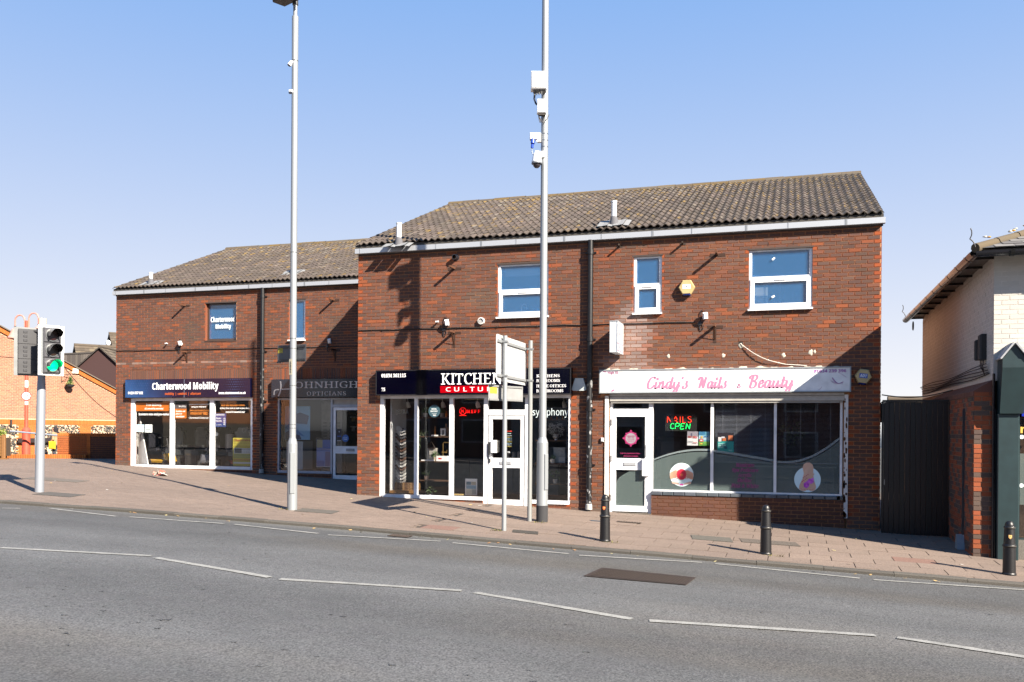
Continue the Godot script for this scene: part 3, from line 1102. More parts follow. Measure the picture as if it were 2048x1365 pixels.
func roof_vent(house: Node, at: Vector3, h := 0.45) -> void:
	var b := buf(Color(0.66, 0.68, 0.69))
	b.lathe([Vector2(0.055, 0.1), Vector2(0.055, h), Vector2(0.065, h), Vector2(0.065, h + 0.03), Vector2(0.0, h + 0.04)], at, 12)
	var p := part(house, "vent_pipe", b, M.plastic)
	var s := buf(Color(0.10, 0.10, 0.11))
	s.lathe([Vector2(0.11, -0.06), Vector2(0.075, 0.12), Vector2(0.058, 0.16)], at, 12)
	part(p, "collar", s, M.matt)
	var l := buf(Color(0.20, 0.205, 0.21))
	for k in 6:
		var x := at.x - 0.32 + k * 0.11
		l.quad(Vector3(x, at.y - 0.075, at.z + 0.22), Vector3(x + 0.11, at.y - 0.075 + 0.02 * sin(k * 2.1), at.z + 0.22), Vector3(x + 0.11, at.y + 0.13 + 0.02 * sin(k * 2.1), at.z - 0.2), Vector3(x, at.y + 0.13, at.z - 0.2))
	part(p, "lead_flashing", l, M.matt)

func wall_prism(b: Buf, x0: float, x1: float, pts: Array) -> void:   # profile in (z, y), extruded along x
	var poly := PackedVector2Array(pts)
	b.prism(poly, Transform3D(Basis(Vector3.BACK, Vector3.UP, Vector3.LEFT), Vector3(x1, 0, 0)), x1 - x0)

func fascia_sign(label: String, x0: float, x1: float, y0: float, y1: float, z: float, depth: float, c: Color, m: Material = null) -> Node3D:
	var t := thing("shop_sign", label, "shop sign", Vector3((x0 + x1) / 2, y0, z))
	var b := buf(c)
	b.round_block(Transform3D(Basis(), Vector3((x0 + x1) / 2, (y0 + y1) / 2, z + depth / 2)), Vector3(x1 - x0, y1 - y0, depth), 0.008)
	part(t, "panel", b, m if m else M.gloss)
	return t

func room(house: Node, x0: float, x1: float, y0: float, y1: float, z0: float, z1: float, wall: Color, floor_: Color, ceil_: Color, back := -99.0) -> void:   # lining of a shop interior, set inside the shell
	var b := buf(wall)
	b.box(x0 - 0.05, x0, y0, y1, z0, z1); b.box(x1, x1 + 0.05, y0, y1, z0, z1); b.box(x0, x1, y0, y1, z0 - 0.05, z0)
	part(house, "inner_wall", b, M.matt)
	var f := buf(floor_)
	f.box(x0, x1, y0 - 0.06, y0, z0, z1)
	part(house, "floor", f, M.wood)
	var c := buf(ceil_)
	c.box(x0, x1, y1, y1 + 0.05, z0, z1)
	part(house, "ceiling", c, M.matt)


# ---------------------------------------------------------------- the taller shop building
func main_building() -> void:
	var o := thing("shop_building", "taller red brick shop block holding the kitchen shop and nail salon", "shop building", Vector3(5.46, -1.7, -5.6))
	var holes := [Rect2(0.55, -2.2, 4.38, 2.97), Rect2(5.68, -2.2, 4.66, 2.94), Rect2(3.30, 2.40, 1.13, 1.18), Rect2(6.225, 2.40, 0.58, 1.20), Rect2(8.505, 2.40, 1.19, 1.21)]
	var mort := Color(0.40, 0.20, 0.10)
	var w := buf(Color(0.17, 0.05, 0.022))
	slab(w, 0.0, 10.92, -2.2, 3.95, 0.0, 0.28, holes, mort)
	part(o, "wall", w, M.mortar)
	var sh := buf(Color(0.30, 0.16, 0.10))
	wall_prism(sh, 0.0, 0.26, [Vector2(-0.28, -2.2), Vector2(-0.28, 4.02), Vector2(-5.64, 6.30), Vector2(-11.0, 4.02), Vector2(-11.0, -2.2)])
	wall_prism(sh, 10.66, 10.92, [Vector2(-0.28, -2.2), Vector2(-0.28, 4.02), Vector2(-5.64, 6.30), Vector2(-11.0, 4.02), Vector2(-11.0, -2.2)])
	sh.box(0.26, 10.66, -2.2, 4.02, -11.0, -10.74)
	part(o, "side_walls", sh, M.mortar)
	var inn := buf(Color(0.3, 0.29, 0.27))
	inn.box(0.26, 10.66, 0.86, 1.10, -10.74, -0.28)
	inn.box(0.26, 10.66, 3.80, 3.94, -10.74, -0.28)
	inn.box(5.0, 5.6, -2.2, 0.86, -10.74, -0.28)
	inn.box(4.9, 5.1, 1.10, 3.80, -10.74, -0.28)
	part(o, "inner_floors", inn, M.matt)

	# bricks; pale bloom on the wall round the hanging sign
	var stain := func(p: Vector3) -> Array:
		var d := Vector2((p.x - 6.22) / 0.42, (p.y - 2.05) / 0.62).length()
		var e := Vector2((p.x - 6.1) / 0.55, (p.y - 1.42) / 0.22).length()
		var a := clampf(1.15 - d, 0, 0.6)
		a = maxf(a, clampf(1.1 - e, 0, 0.5))
		if p.y < -1.15 - 0.0345 * p.x * 1.0 - 0.1 and p.z > -0.2:
			return [Color(0.10, 0.075, 0.06), 0.45]
		if a <= 0.0 and Vector2((p.x - 2.9) / 0.35, (p.y - 2.9) / 0.25).length() < 1.0:
			return [Color(0.09, 0.07, 0.055), 0.35]
		return [Color(0.50, 0.42, 0.40), a * 0.6 * (0.5 + 0.5 * absf(sin(p.x * 31.0 + p.y * 17.0)))]
	var bh := holes.duplicate()
	bh.append(Rect2(0.49, 0.70, 4.46, 0.62)); bh.append(Rect2(5.56, 0.70, 4.82, 0.55))
	bricks(o, Vector3.ZERO, Vector3.RIGHT, Vector3.BACK, 0.0, 10.92, -2.05, 3.95, bh, "red", 101, 300, 0.009, null, stain)
	bricks(o, Vector3(10.92, 0, 0), Vector3.FORWARD, Vector3.RIGHT, 0.0, 3.0, -2.05, 3.95, [], "red", 102, 0)
	bricks(o, Vector3(0, 0, -4.4), Vector3.BACK, Vector3.LEFT, 0.0, 4.4, -1.6, 3.95, [], "red", 103, 0)
	# flat brick lintels over the upper windows
	for l in [[3.30, 4.43, 3.58], [6.225, 6.805, 3.60], [8.505, 9.695, 3.61]]:
		var lb := buf(Color(0.05, 0.035, 0.03))
		lb.box(l[0] - 0.02, l[1] + 0.02, l[2] - 0.03, l[2] + 0.004, -0.06, 0.012)
		part(o, "lintel", lb, M.matt)

	# roof
	var deck := buf(Color(0.05, 0.045, 0.04))
	wall_prism(deck, -0.03, 10.95, [Vector2(0.10, 4.06), Vector2(0.10, 4.12), Vector2(-5.64, 6.43), Vector2(-11.3, 4.12), Vector2(-11.3, 4.06), Vector2(-5.64, 6.34)])
	var roof := part(o, "roof", deck, M.matt)
	tiles(roof, -0.035, 10.955, 0.124, 4.125, 2.33, 5.764, 7)
	ridge(roof, -0.03, 10.95, -5.64, 6.47, 8)
	gutter(o, -0.03, 10.98, 3.945, 0.012)
	down_pipe(o, 5.345, 0.085, gy(5.3, 0.1) + 0.05, 3.95)
	roof_vent(o, Vector3(1.06, 4.06, 0.36) + Vector3(0, 0.02, -0.2))
	roof_vent(o, Vector3(5.78, 4.31, -0.177))

	# upper windows
	upper_window(o, 3.305, 4.43, 2.43, 3.57, 2.99, -0.03, "white upper window partly behind the tall camera mast")
	upper_window(o, 6.23, 6.80, 2.42, 3.59, 2.995, -0.03, "narrow white upper window")
	upper_window(o, 8.51, 9.69, 2.42, 3.605, 3.03, -0.03, "wide white upper window at the right end")
	# a rolled blind, a paper and a picture lie behind the upper panes
	for r in [[0.3, 4.85], [5.15, 10.6]]:
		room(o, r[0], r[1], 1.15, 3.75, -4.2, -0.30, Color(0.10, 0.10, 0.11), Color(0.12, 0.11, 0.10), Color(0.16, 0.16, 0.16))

	# ---- kitchen shop front
	var f := buf(UPVC)
	f.box(0.55, 0.64, -1.50, 0.77, -0.10, -0.01); f.box(4.88, 4.93, -1.53, 0.77, -0.10, -0.01)
	for m in [[1.38, 1.455], [2.21, 2.295]]:
		f.box(m[0], m[1], -1.425, 0.70, -0.10, -0.01)
	f.box(3.005, 3.09, -1.62, 0.77, -0.10, -0.01); f.box(3.93, 4.07, -1.65, 0.77, -0.10, -0.01)
	f.box(0.64, 3.005, 0.70, 0.77, -0.10, -0.01); f.box(4.07, 4.88, 0.70, 0.77, -0.10, -0.01); f.box(3.09, 3.93, 0.72, 0.77, -0.10, -0.01)
	f.box(3.09, 3.93, 0.335, 0.455, -0.10, -0.01)
	f.box(0.64, 3.005, -1.50, -1.425, -0.10, 0.03); f.box(4.07, 4.88, -1.53, -1.455, -0.10, 0.03)
	part(o, "shop_window_frame", f, M.gloss, "white frame of the kitchen shop front")
	for m in [[0.64, 1.38, -1.425], [1.455, 2.21, -1.425], [2.295, 3.005, -1.425], [4.07, 4.88, -1.455]]:
		pane(o, m[0], m[1], m[2], 0.70, -0.05, null, "shop_pane")
	pane(o, 3.09, 3.93, 0.455, 0.72, -0.05, null, "shop_pane")
	var d := shop_door(o, 3.115, 3.905, -1.59, 0.325, -0.79, -0.58, -0.02, "white glazed kitchen shop door")
	var hb := buf(Color(0.70, 0.71, 0.72))
	hb.box(3.19, 3.31, -0.47, -0.20, -0.015, 0.05)
	part(d, "lock_guard", hb, M.gloss)
	var lk := buf(Color(0.05, 0.05, 0.05))
	lk.box(3.13, 3.16, -0.52, -0.24, 0.0, 0.03); lk.box(3.13, 3.165, -0.68, -0.6, -0.015, 0.005)
	part(d, "lock", lk, M.gloss)
	# low brick risers under the glass
	var rs := buf(mort)
	rs.box(0.55, 3.005, -2.2, -1.50, -0.28, -0.002); rs.box(4.07, 4.93, -2.2, -1.53, -0.28, -0.002)
	part(o, "riser", rs, M.mortar)
	bricks(o, Vector3(0, 0, 0.0), Vector3.RIGHT, Vector3.BACK, 0.55, 3.0, -1.80, -1.505, [], "red", 111, 300, 0.009)
	bricks(o, Vector3(0, 0, 0.0), Vector3.RIGHT, Vector3.BACK, 4.08, 4.93, -1.95, -1.535, [], "red", 112, 300, 0.009)
	var st := buf(Color(0.42, 0.38, 0.33))
	st.box(3.05, 4.07, -2.0, -1.595, -0.28, 0.05)
	part(o, "doorstep", st, M.stone)
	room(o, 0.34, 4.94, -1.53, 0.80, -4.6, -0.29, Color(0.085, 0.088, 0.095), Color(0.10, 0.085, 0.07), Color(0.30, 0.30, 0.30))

	# ---- nail salon front, set back behind the shutter rails
	var c := buf(UPVC * 0.95)
	c.box(5.755, 5.80, -1.66, 0.66, -0.16, -0.06); c.box(6.55, 6.64, -1.70, 0.66, -0.16, -0.06)
	c.box(5.80, 6.55, 0.39, 0.47, -0.16, -0.06); c.box(5.80, 6.55, 0.60, 0.66, -0.16, -0.06)
	for m in [[7.785, 7.845], [8.998, 9.052], [10.215, 10.26]]:
		c.box(m[0], m[1], -1.17, 0.61, -0.16, -0.06)
	c.box(6.64, 10.26, 0.61, 0.66, -0.16, -0.06)
	c.box(6.64, 10.26, -1.205, -1.17, -0.16, -0.05)
	part(o, "shop_window_frame", c, M.gloss, "white frame of the nail salon front")
	for m in [[6.64, 7.785], [7.845, 8.998], [9.052, 10.215]]:
		pane(o, m[0], m[1], -1.17, 0.61, -0.10, null, "shop_pane")
	pane(o, 5.80, 6.55, 0.47, 0.60, -0.10, null, "shop_pane")
	var d2 := shop_door(o, 5.80, 6.55, -1.64, 0.385, -0.785, -0.545, -0.065, "white glazed nail salon door", false)
	var lg := buf(Color(0.72, 0.73, 0.75))
	lg.box(6.43, 6.56, -0.90, -0.55, -0.06, 0.005)
	part(d2, "lock_guard", lg, M.gloss)
	var hg := buf(Color(0.62, 0.62, 0.62))
	for y in [-0.55, 0.2, -1.35]:
		hg.box(5.775, 5.80, y - 0.06, y + 0.06, -0.06, -0.03)
	part(d2, "hinge", hg, M.steel)
	var step := buf(Color(0.40, 0.36, 0.31))
	step.box(5.70, 6.62, -2.1, -1.665, -0.28, 0.02)
	part(o, "doorstep", step, M.stone)
	var rw := buf(mort)
	rw.box(6.62, 10.30, -2.2, -1.285, -0.28, -0.012)
	rw.box(5.68, 5.75, -2.2, 0.74, -0.28, -0.07); rw.box(10.27, 10.34, -2.2, 0.74, -0.28, -0.07)
	part(o, "riser", rw, M.mortar)
	bricks(o, Vector3(0, 0, -0.01), Vector3.RIGHT, Vector3.BACK, 6.62, 10.30, -2.05, -1.29, [], "dark", 113, 300, 0.009)
	var k0 := 6.62
	while k0 < 10.28:
		var sb := buf(Color(0.075, 0.085, 0.10) * rng.randf_range(0.85, 1.25))
		sb.round_block(Transform3D(Basis(), Vector3(k0 + 0.1105, -1.2455, -0.025)), Vector3(minf(0.215, 10.30 - k0), 0.075, 0.09), 0.012)
		part(o, "sill_tile", sb, M.gloss)
		k0 += 0.222
	# shutter box and rails
	var bx := buf(Color(0.36, 0.345, 0.315))
	bx.box(5.76, 10.28, 0.625, 0.72, -0.05, 0.03)
	bx.box(5.76, 10.28, 0.725, 0.775, -0.05, 0.055)
	var shb := part(o, "shutter_box", bx, M.paint)
	var sl := buf(Color(0.30, 0.29, 0.27))
	for k in 2:
		sl.box(5.78, 10.26, 0.585 + k * 0.02, 0.6 + k * 0.02, -0.03 - k * 0.004, 0.01)
	part(shb, "shutter_slat", sl, M.paint)
	var rl := buf(Color(0.66, 0.63, 0.58))
	rl.box(5.66, 5.735, -1.66, 0.735, -0.03, 0.035)
	part(o, "shutter_rail", rl, M.paint)
	var r2 := buf(Color(0.58, 0.56, 0.54))
	r2.box(10.285, 10.355, -1.62, 0.735, -0.03, 0.035)
	var rr := part(o, "shutter_rail", r2, M.paint, "rusting shutter rail at the right end")
	var ru := Buf.new()
	for k in 46:
		var y := -1.6 + 2.25 * pow(rng.randf(), 1.4)
		ru.col = Color(0.22, 0.085, 0.03) * rng.randf_range(0.5, 1.3)
		ru.disc(Vector3(10.285 + rng.randf_range(0.004, 0.05) * (1.0 if rng.randf() < 0.5 else 0.3), y, 0.0356), rng.randf_range(0.006, 0.022), Vector3.BACK, 7, rng.randf_range(1.0, 3.0))
	part(rr, "rust_patch", ru, M.rusty)
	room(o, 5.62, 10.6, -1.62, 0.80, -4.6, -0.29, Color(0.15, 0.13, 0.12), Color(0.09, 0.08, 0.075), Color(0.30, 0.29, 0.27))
	# vents and flues, mortar dabs
	var v := buf(Color(0.66, 0.66, 0.64))
	v.lathe([Vector2(0.075, 0.0), Vector2(0.075, 0.07), Vector2(0.055, 0.075)], Vector3(2.95, 2.36, 0.0), 20, Basis(Vector3.RIGHT, PI / 2))
	var vp := part(o, "round_vent", v, M.plastic)
	var vd := buf(Color(0.33, 0.33, 0.33))
	vd.disc(Vector3(2.95, 2.36, 0.055), 0.056, Vector3.BACK, 18)
	part(vp, "grille", vd, M.matt)
	var fl := buf(Color(0.018, 0.018, 0.02))
	fl.lathe([Vector2(0.075, 0.0), Vector2(0.075, 0.02), Vector2(0.058, 0.022), Vector2(0.058, 0.12), Vector2(0.045, 0.121), Vector2(0.045, 0.03)], Vector3(2.345, 3.755, 0.0), 18, Basis(Vector3.RIGHT, PI / 2))
	part(o, "flue", fl, M.gloss)
	for m in [[6.945, 1.53, 0.035], [8.03, 1.52, 0.038], [9.17, 1.51, 0.04], [9.67, 1.55, 0.05], [9.74, 1.565, 0.03], [8.36, 1.71, 0.045]]:
		var b := buf(Color(0.46, 0.43, 0.36) * rng.randf_range(0.9, 1.1))
		b.blob(Vector3(m[0], m[1], 0.006), Vector3(m[2], m[2] * 1.15, 0.012), 9, 5, 0.22)
		part(o, "mortar_dab", b, M.matt)
	for k in 16:
		var b := buf(Color(0.46, 0.43, 0.36) * rng.randf_range(0.85, 1.1))
		b.blob(Vector3(5.7 + k * 0.3 + rng.randf_range(-0.1, 0.1), 1.265, 0.006), Vector3(rng.randf_range(0.05, 0.13), rng.randf_range(0.012, 0.04), 0.014), 9, 5, 0.25)
		part(o, "mortar_dab", b, M.matt)
	var hole := buf(Color(0.012, 0.01, 0.01))
	hole.box(8.32, 8.40, 1.74, 1.79, -0.02, 0.0095)
	part(o, "cable_hole", hole, M.matt)
	var wv := buf(Color(0.02, 0.015, 0.012))
	for x in [6.36, 6.72, 8.86, 9.33]:
		wv.box(x, x + 0.012, 3.65, 3.715, 0.0, 0.0105)
	part(o, "weep_vent", wv, M.matt)


# ---------------------------------------------------------------- the lower shop building, set back on the left
const LZ := -4.39
func left_building() -> void:
	var o := thing("shop_building", "lower red brick shop block set back on the left, with the opticians", "shop building", Vector3(-5.2, -1.3, -10.0))
	var holes := [Rect2(-9.95, -2.2, 4.30, 3.12), Rect2(-4.82, -2.2, 3.1, 3.11), Rect2(-7.28, 2.60, 1.06, 1.15), Rect2(-4.46, 2.55, 0.53, 1.19)]
	var mort := Color(0.40, 0.20, 0.10)
	var w := buf(Color(0.17, 0.05, 0.022))
	slab(w, -10.50, -0.002, -2.0, 4.09, LZ, 0.28, holes, mort)
	part(o, "wall", w, M.mortar)
	var sh := buf(Color(0.30, 0.16, 0.10))
	wall_prism(sh, -10.50, -10.24, [Vector2(LZ - 0.28, -2.0), Vector2(LZ - 0.28, 4.16), Vector2(-10.03, 6.46), Vector2(-15.4, 4.16), Vector2(-15.4, -2.0)])
	sh.box(-10.24, -0.002, -2.0, 4.16, -15.4, -15.14)
	wall_prism(sh, -0.262, -0.002, [Vector2(LZ - 0.28, -2.0), Vector2(LZ - 0.28, 4.16), Vector2(-10.03, 6.46), Vector2(-15.4, 4.16), Vector2(-15.4, -2.0)])
	part(o, "side_walls", sh, M.mortar)
	var inn := buf(Color(0.3, 0.29, 0.27))
	inn.box(-10.24, -0.27, 1.02, 1.26, -15.1, LZ - 0.28)
	inn.box(-10.24, -0.27, 3.93, 4.06, -15.1, LZ - 0.28)
	inn.box(-5.4, -5.0, -2.0, 1.02, -15.1, LZ - 0.28)
	part(o, "inner_floors", inn, M.matt)
	var bh := holes.duplicate()
	bh.append(Rect2(-9.98, 1.44, 4.33, 0.33)); bh.append(Rect2(-4.98, 1.40, 4.98, 0.36)); bh.append(Rect2(-10.0, 0.88, 4.33, 0.6)); bh.append(Rect2(-4.9, 0.88, 4.9, 0.55))
	var stain := func(p: Vector3) -> Array:
		if p.y < -0.98 - 0.0345 * (p.x + 10.0):
			return [Color(0.10, 0.075, 0.06), 0.4]
		if Vector2((p.x + 7.75) / 0.3, (p.y - 2.9) / 0.35).length() < 1.0 or Vector2((p.x + 2.95) / 0.25, (p.y - 2.95) / 0.3).length() < 1.0:
			return [Color(0.07, 0.05, 0.04), 0.55]
		if absf(p.y - 1.97) < 0.06 and p.x < -5.0:
			return [Color(0.42, 0.33, 0.28), 0.35 * absf(sin(p.x * 5.0))]
		return [Color.WHITE, 0.0]
	bricks(o, Vector3(0, 0, LZ), Vector3.RIGHT, Vector3.BACK, -10.50, -0.002, -1.8, 4.08, bh, "red", 201, 300, 0.009, null, stain)
	bricks(o, Vector3(-10.50, 0, LZ - 3.0), Vector3.BACK, Vector3.LEFT, 0.0, 3.0, -1.6, 4.08, [], "red", 202, 0)
	soldier_course(o, -9.975, -5.65, 1.445, 1.765, LZ, 5)
	soldier_course(o, -4.97, -0.02, 1.405, 1.755, LZ, 6)
	for l in [[-7.28, -6.22, 3.75], [-4.46, -3.93, 3.74]]:
		var lb := buf(Color(0.05, 0.035, 0.03))
		lb.box(l[0] - 0.02, l[1] + 0.02, l[2] - 0.03, l[2] + 0.004, LZ - 0.06, LZ + 0.012)
		part(o, "lintel", lb, M.matt)
	var deck := buf(Color(0.05, 0.045, 0.04))
	wall_prism(deck, -10.53, -0.01, [Vector2(LZ + 0.10, 4.20), Vector2(LZ + 0.10, 4.26), Vector2(-10.03, 6.58), Vector2(-15.7, 4.26), Vector2(-15.7, 4.20), Vector2(-10.03, 6.49)])
	var roof := part(o, "roof", deck, M.matt)
	tiles(roof, -10.535, -0.01, LZ + 0.124, 4.27, 2.33, 5.764, 17)
	ridge(roof, -10.53, -0.02, -10.03, 6.62, 18)
	gutter(o, -10.55, -0.02, 4.085, LZ + 0.012)
	down_pipe(o, -5.285, LZ + 0.085, gy(-5.3, LZ) + 0.05, 4.09)
	roof_vent(o, Vector3(-9.37, 4.42, -4.55), 0.32)
	roof_vent(o, Vector3(-4.75, 4.62, -5.05), 0.32)
	var wd := upper_window(o, -7.28, -6.22, 2.62, 3.73, 0.0, LZ - 0.09, "brown timber upper window with white lettering", Color(0.055, 0.038, 0.03))
	var lt := buf(Color(0.66, 0.70, 0.72))
	letters(lt, "Charterwood", "sans bold", -7.16, -6.33, 3.17, 3.33, LZ - 0.088, 0.004)
	letters(lt, "Mobility", "sans bold", -6.99, -6.46, 2.93, 3.11, LZ - 0.088, 0.004)
	part(wd, "lettering", lt, M.print)
	upper_window(o, -4.45, -3.935, 2.57, 3.73, 0.0, LZ - 0.03, "narrow white upper window behind the left lamp post")
	room(o, -10.2, -0.3, 1.30, 3.88, -9.0, LZ - 0.30, Color(0.09, 0.09, 0.10), Color(0.12, 0.11, 0.10), Color(0.16, 0.16, 0.16))

	# ---- mobility shop front
	var f := buf(UPVC)
	f.box(-9.95, -9.82, -1.19, 0.92, LZ - 0.10, LZ - 0.01); f.box(-5.72, -5.65, -1.19, 0.92, LZ - 0.10, LZ - 0.01)
	for m in [[-8.53, -8.405], [-7.12, -6.985]]:
		f.box(m[0], m[1], -1.10, 0.84, LZ - 0.10, LZ - 0.01)
	f.box(-9.82, -5.72, 0.84, 0.92, LZ - 0.10, LZ - 0.01); f.box(-9.82, -5.72, -1.19, -1.10, LZ - 0.10, LZ + 0.01)
	part(o, "shop_window_frame", f, M.gloss, "white frame of the mobility shop front")
	for m in [[-9.82, -8.53], [-8.405, -7.12], [-6.985, -5.72]]:
		pane(o, m[0], m[1], -1.10, 0.84, LZ - 0.06, null, "shop_pane")
	var rs := buf(mort)
	rs.box(-9.95, -5.65, -2.0, -1.19, LZ - 0.28, LZ - 0.002)
	rs.box(-4.82, -3.06, -2.0, -1.25, LZ - 0.28, LZ - 0.002)
	part(o, "riser", rs, M.mortar)
	bricks(o, Vector3(0, 0, LZ), Vector3.RIGHT, Vector3.BACK, -9.95, -5.65, -1.5, -1.195, [], "dark", 211, 300)
	bricks(o, Vector3(0, 0, LZ), Vector3.RIGHT, Vector3.BACK, -4.82, -3.06, -1.6, -1.255, [], "dark", 212, 300)
	room(o, -10.2, -5.45, -1.16, 0.98, -9.6, LZ - 0.29, Color(0.55, 0.54, 0.52), Color(0.10, 0.09, 0.085), Color(0.32, 0.32, 0.32))

	# ---- opticians front
	var c := buf(Color(0.34, 0.37, 0.43))
	c.box(-4.82, -4.77, -1.25, 0.90, LZ - 0.10, LZ - 0.01); c.box(-3.11, -3.05, -1.42, 0.90, LZ - 0.10, LZ - 0.01)
	c.box(-4.77, -3.11, 0.85, 0.90, LZ - 0.10, LZ - 0.01); c.box(-4.77, -3.11, -1.25, -1.18, LZ - 0.10, LZ + 0.01)
	c.box(-3.05, -1.72, 0.64, 0.71, LZ - 0.10, LZ - 0.01); c.box(-3.05, -1.72, 0.85, 0.90, LZ - 0.10, LZ - 0.01)
	c.box(-1.90, -1.72, -1.42, 0.90, LZ - 0.10, LZ - 0.012)
	part(o, "shop_window_frame", c, M.gloss, "grey frame of the opticians front")
	pane(o, -4.77, -3.11, -1.18, 0.85, LZ - 0.06, null, "shop_pane")
	var hd := buf(Color(0.36, 0.33, 0.29))
	hd.box(-3.05, -1.90, 0.71, 0.85, LZ - 0.07, LZ - 0.05)
	part(o, "transom_panel", hd, M.paint)
	shop_door(o, -3.03, -1.93, -1.40, 0.63, -0.67, -0.46, LZ - 0.02, "grey glazed opticians door", false)
	room(o, -4.98, -0.35, -1.36, 0.98, -8.5, LZ - 0.29, Color(0.30, 0.28, 0.25), Color(0.13, 0.10, 0.075), Color(0.28, 0.27, 0.25))


# ---------------------------------------------------------------- the white corner building on the right
func right_building() -> void:
	var o := thing("shop_building", "old white-painted brick building at the right edge with slate hip roof", "shop building", Vector3(16.0, -2.0, -1.5))
	var wc := Color(0.48, 0.455, 0.42)
	var wl := buf(wc)
	wl.box(12.34, 20.0, 0.84, 2.84, -5.30, 2.51)
	part(o, "upper_wall", wl, M.paint)
	bricks(o, Vector3(12.34, 0, 2.51), Vector3.RIGHT, Vector3.BACK, 0.0, 2.0, 1.0, 2.80, [], "white", 301, 120, 0.004, null, null, false)
	bricks(o, Vector3(12.34, 0, -5.30), Vector3.BACK, Vector3.LEFT, 0.0, 7.80, 0.92, 2.72, [], "white", 302, 180, 0.004, null, null, false)
	# brick side wall, with a sloped brick-on-edge coping
	var lw := buf(Color(0.26, 0.17, 0.12))
	lw.box(12.07, 12.345, -2.3, 0.66, -5.30, 2.51)
	lw.box(12.345, 20.0, -2.3, 0.84, -5.30, 2.30)
	part(o, "lower_wall", lw, M.mortar)
	bricks(o, Vector3(12.07, 0, 2.51), Vector3.RIGHT, Vector3.BACK, 0.0, 0.275, -2.10, 0.66, [], "pier", 303, 300)
	bricks(o, Vector3(12.07, 0, -0.6), Vector3.BACK, Vector3.LEFT, 0.0, 3.11, -2.05, 0.60, [], "pier", 304, 300)
	var z := 2.45
	while z > -2.0:
		var b := buf(Color(0.14, 0.055, 0.035) * rng.randf_range(0.7, 1.2))
		b.quad(Vector3(12.055, 0.60, z), Vector3(12.055, 0.60, z + 0.068), Vector3(12.055, 0.68, z + 0.068), Vector3(12.055, 0.68, z))
		b.quad(Vector3(12.055, 0.68, z), Vector3(12.055, 0.68, z + 0.068), Vector3(12.345, 0.86, z + 0.068), Vector3(12.345, 0.86, z))
		b.tri(Vector3(12.055, 0.60, z + 0.068), Vector3(12.345, 0.60, z + 0.068), Vector3(12.345, 0.86, z + 0.068))
		b.tri(Vector3(12.055, 0.60, z + 0.068), Vector3(12.345, 0.86, z + 0.068), Vector3(12.055, 0.68, z + 0.068))
		part(o, "coping_brick", b, M.brick)
		z -= 0.075
	# eaves: soffit, half-round gutters with brackets and sockets
	var so := buf(Color(0.10, 0.085, 0.075))
	so.box(12.06, 20.0, 2.80, 2.845, -5.6, 2.51)
	so.box(12.06, 20.0, 2.80, 2.845, 2.51, 2.82)
	part(o, "soffit", so, M.paint)
	var half := []
	for k in 9:
		half.append(Vector2(cos(PI + PI * k / 8.0), sin(PI + PI * k / 8.0)) * 0.078)
	for side in 2:
		var gb := buf(Color(0.060, 0.040, 0.034) if side == 0 else Color(0.018, 0.018, 0.021))
		var a := Vector3(12.0, 2.80, -5.65) if side == 0 else Vector3(12.0, 2.80, 2.90)
		var e := Vector3(12.0, 2.80, 2.90) if side == 0 else Vector3(20.0, 2.80, 2.90)
		var d := (e - a).normalized()
		var s := Vector3.UP.cross(d)
		for k in 8:
			var p0: Vector3 = s * half[k].x + Vector3.UP * half[k].y
			var p1: Vector3 = s * half[k + 1].x + Vector3.UP * half[k + 1].y
			gb.quad(a + p1, e + p1, e + p0, a + p0)
			gb.quad(a + p0 * 0.93, e + p0 * 0.93, e + p1 * 0.93, a + p1 * 0.93)
		var gp := part(o, "gutter", gb, M.gloss)
		var n := 10 if side == 0 else 8
		for k in n:
			var c := a.lerp(e, (k + 0.5) / n)
			var kb := buf(Color(0.012, 0.012, 0.014))
			for j in 8:
				var p0: Vector3 = (s * half[j].x + Vector3.UP * half[j].y) * 1.14
				var p1: Vector3 = (s * half[j + 1].x + Vector3.UP * half[j + 1].y) * 1.14
				kb.quad(c - d * 0.03 + p1, c + d * 0.03 + p1, c + d * 0.03 + p0, c - d * 0.03 + p0)
			if side == 0:
				kb.box(c.x, c.x + 0.34, 2.755, 2.795, c.z - 0.012, c.z + 0.012)
			part(gp, "bracket", kb, M.gloss)
	# slate hip roof
	var rf := buf(Color(0.06, 0.062, 0.065))
	var e0 := Vector3(12.0, 2.86, 2.90)
	var e1 := Vector3(20.0, 2.86, 2.94)
	var e2 := Vector3(11.98, 2.86, -5.7)
	var t0 := Vector3(16.3, 4.6, -1.38)
	var t1 := Vector3(20.0, 4.6, -1.38)
	rf.quad(e0, e1, t1, t0); rf.tri(e2, e0, t0); rf.quad(Vector3(20, 2.86, -5.7), e2, t0, t1)
	var rp := part(o, "roof", rf, M.matt)
	var g := RandomNumberGenerator.new()
	g.seed = 44
	for face in 2:
		for r in 14:
			for k in 14:
				var s := (k + (0.5 if r % 2 else 0.0)) * 0.28
				var b := buf(Color(0.115, 0.11, 0.105) * g.randf_range(0.7, 1.5))
				var up := (t0 - e0); up.x = 0.0 if face == 0 else up.x
				if face == 1: up.z = 0.0
				up = up.normalized()
				var al := Vector3.RIGHT if face == 0 else Vector3.FORWARD
				var nn := al.cross(up).normalized() if face == 0 else up.cross(al).normalized() * -1.0
				if nn.y < 0: nn = -nn
				var p := e0 + up * (r * 0.17) + al * s + nn * (0.012 + 0.002 * (r % 2))
				if s < r * 0.17 * 0.93 + 0.02:
					continue
				var w := al * 0.272
				if face == 0:
					b.quad(p, p + w, p + w + up * 0.21 - nn * 0.008, p + up * 0.21 - nn * 0.008)
				else:
					b.quad(p + w, p, p + up * 0.21 - nn * 0.008, p + w + up * 0.21 - nn * 0.008)
				part(rp, "slate", b, M.matt)
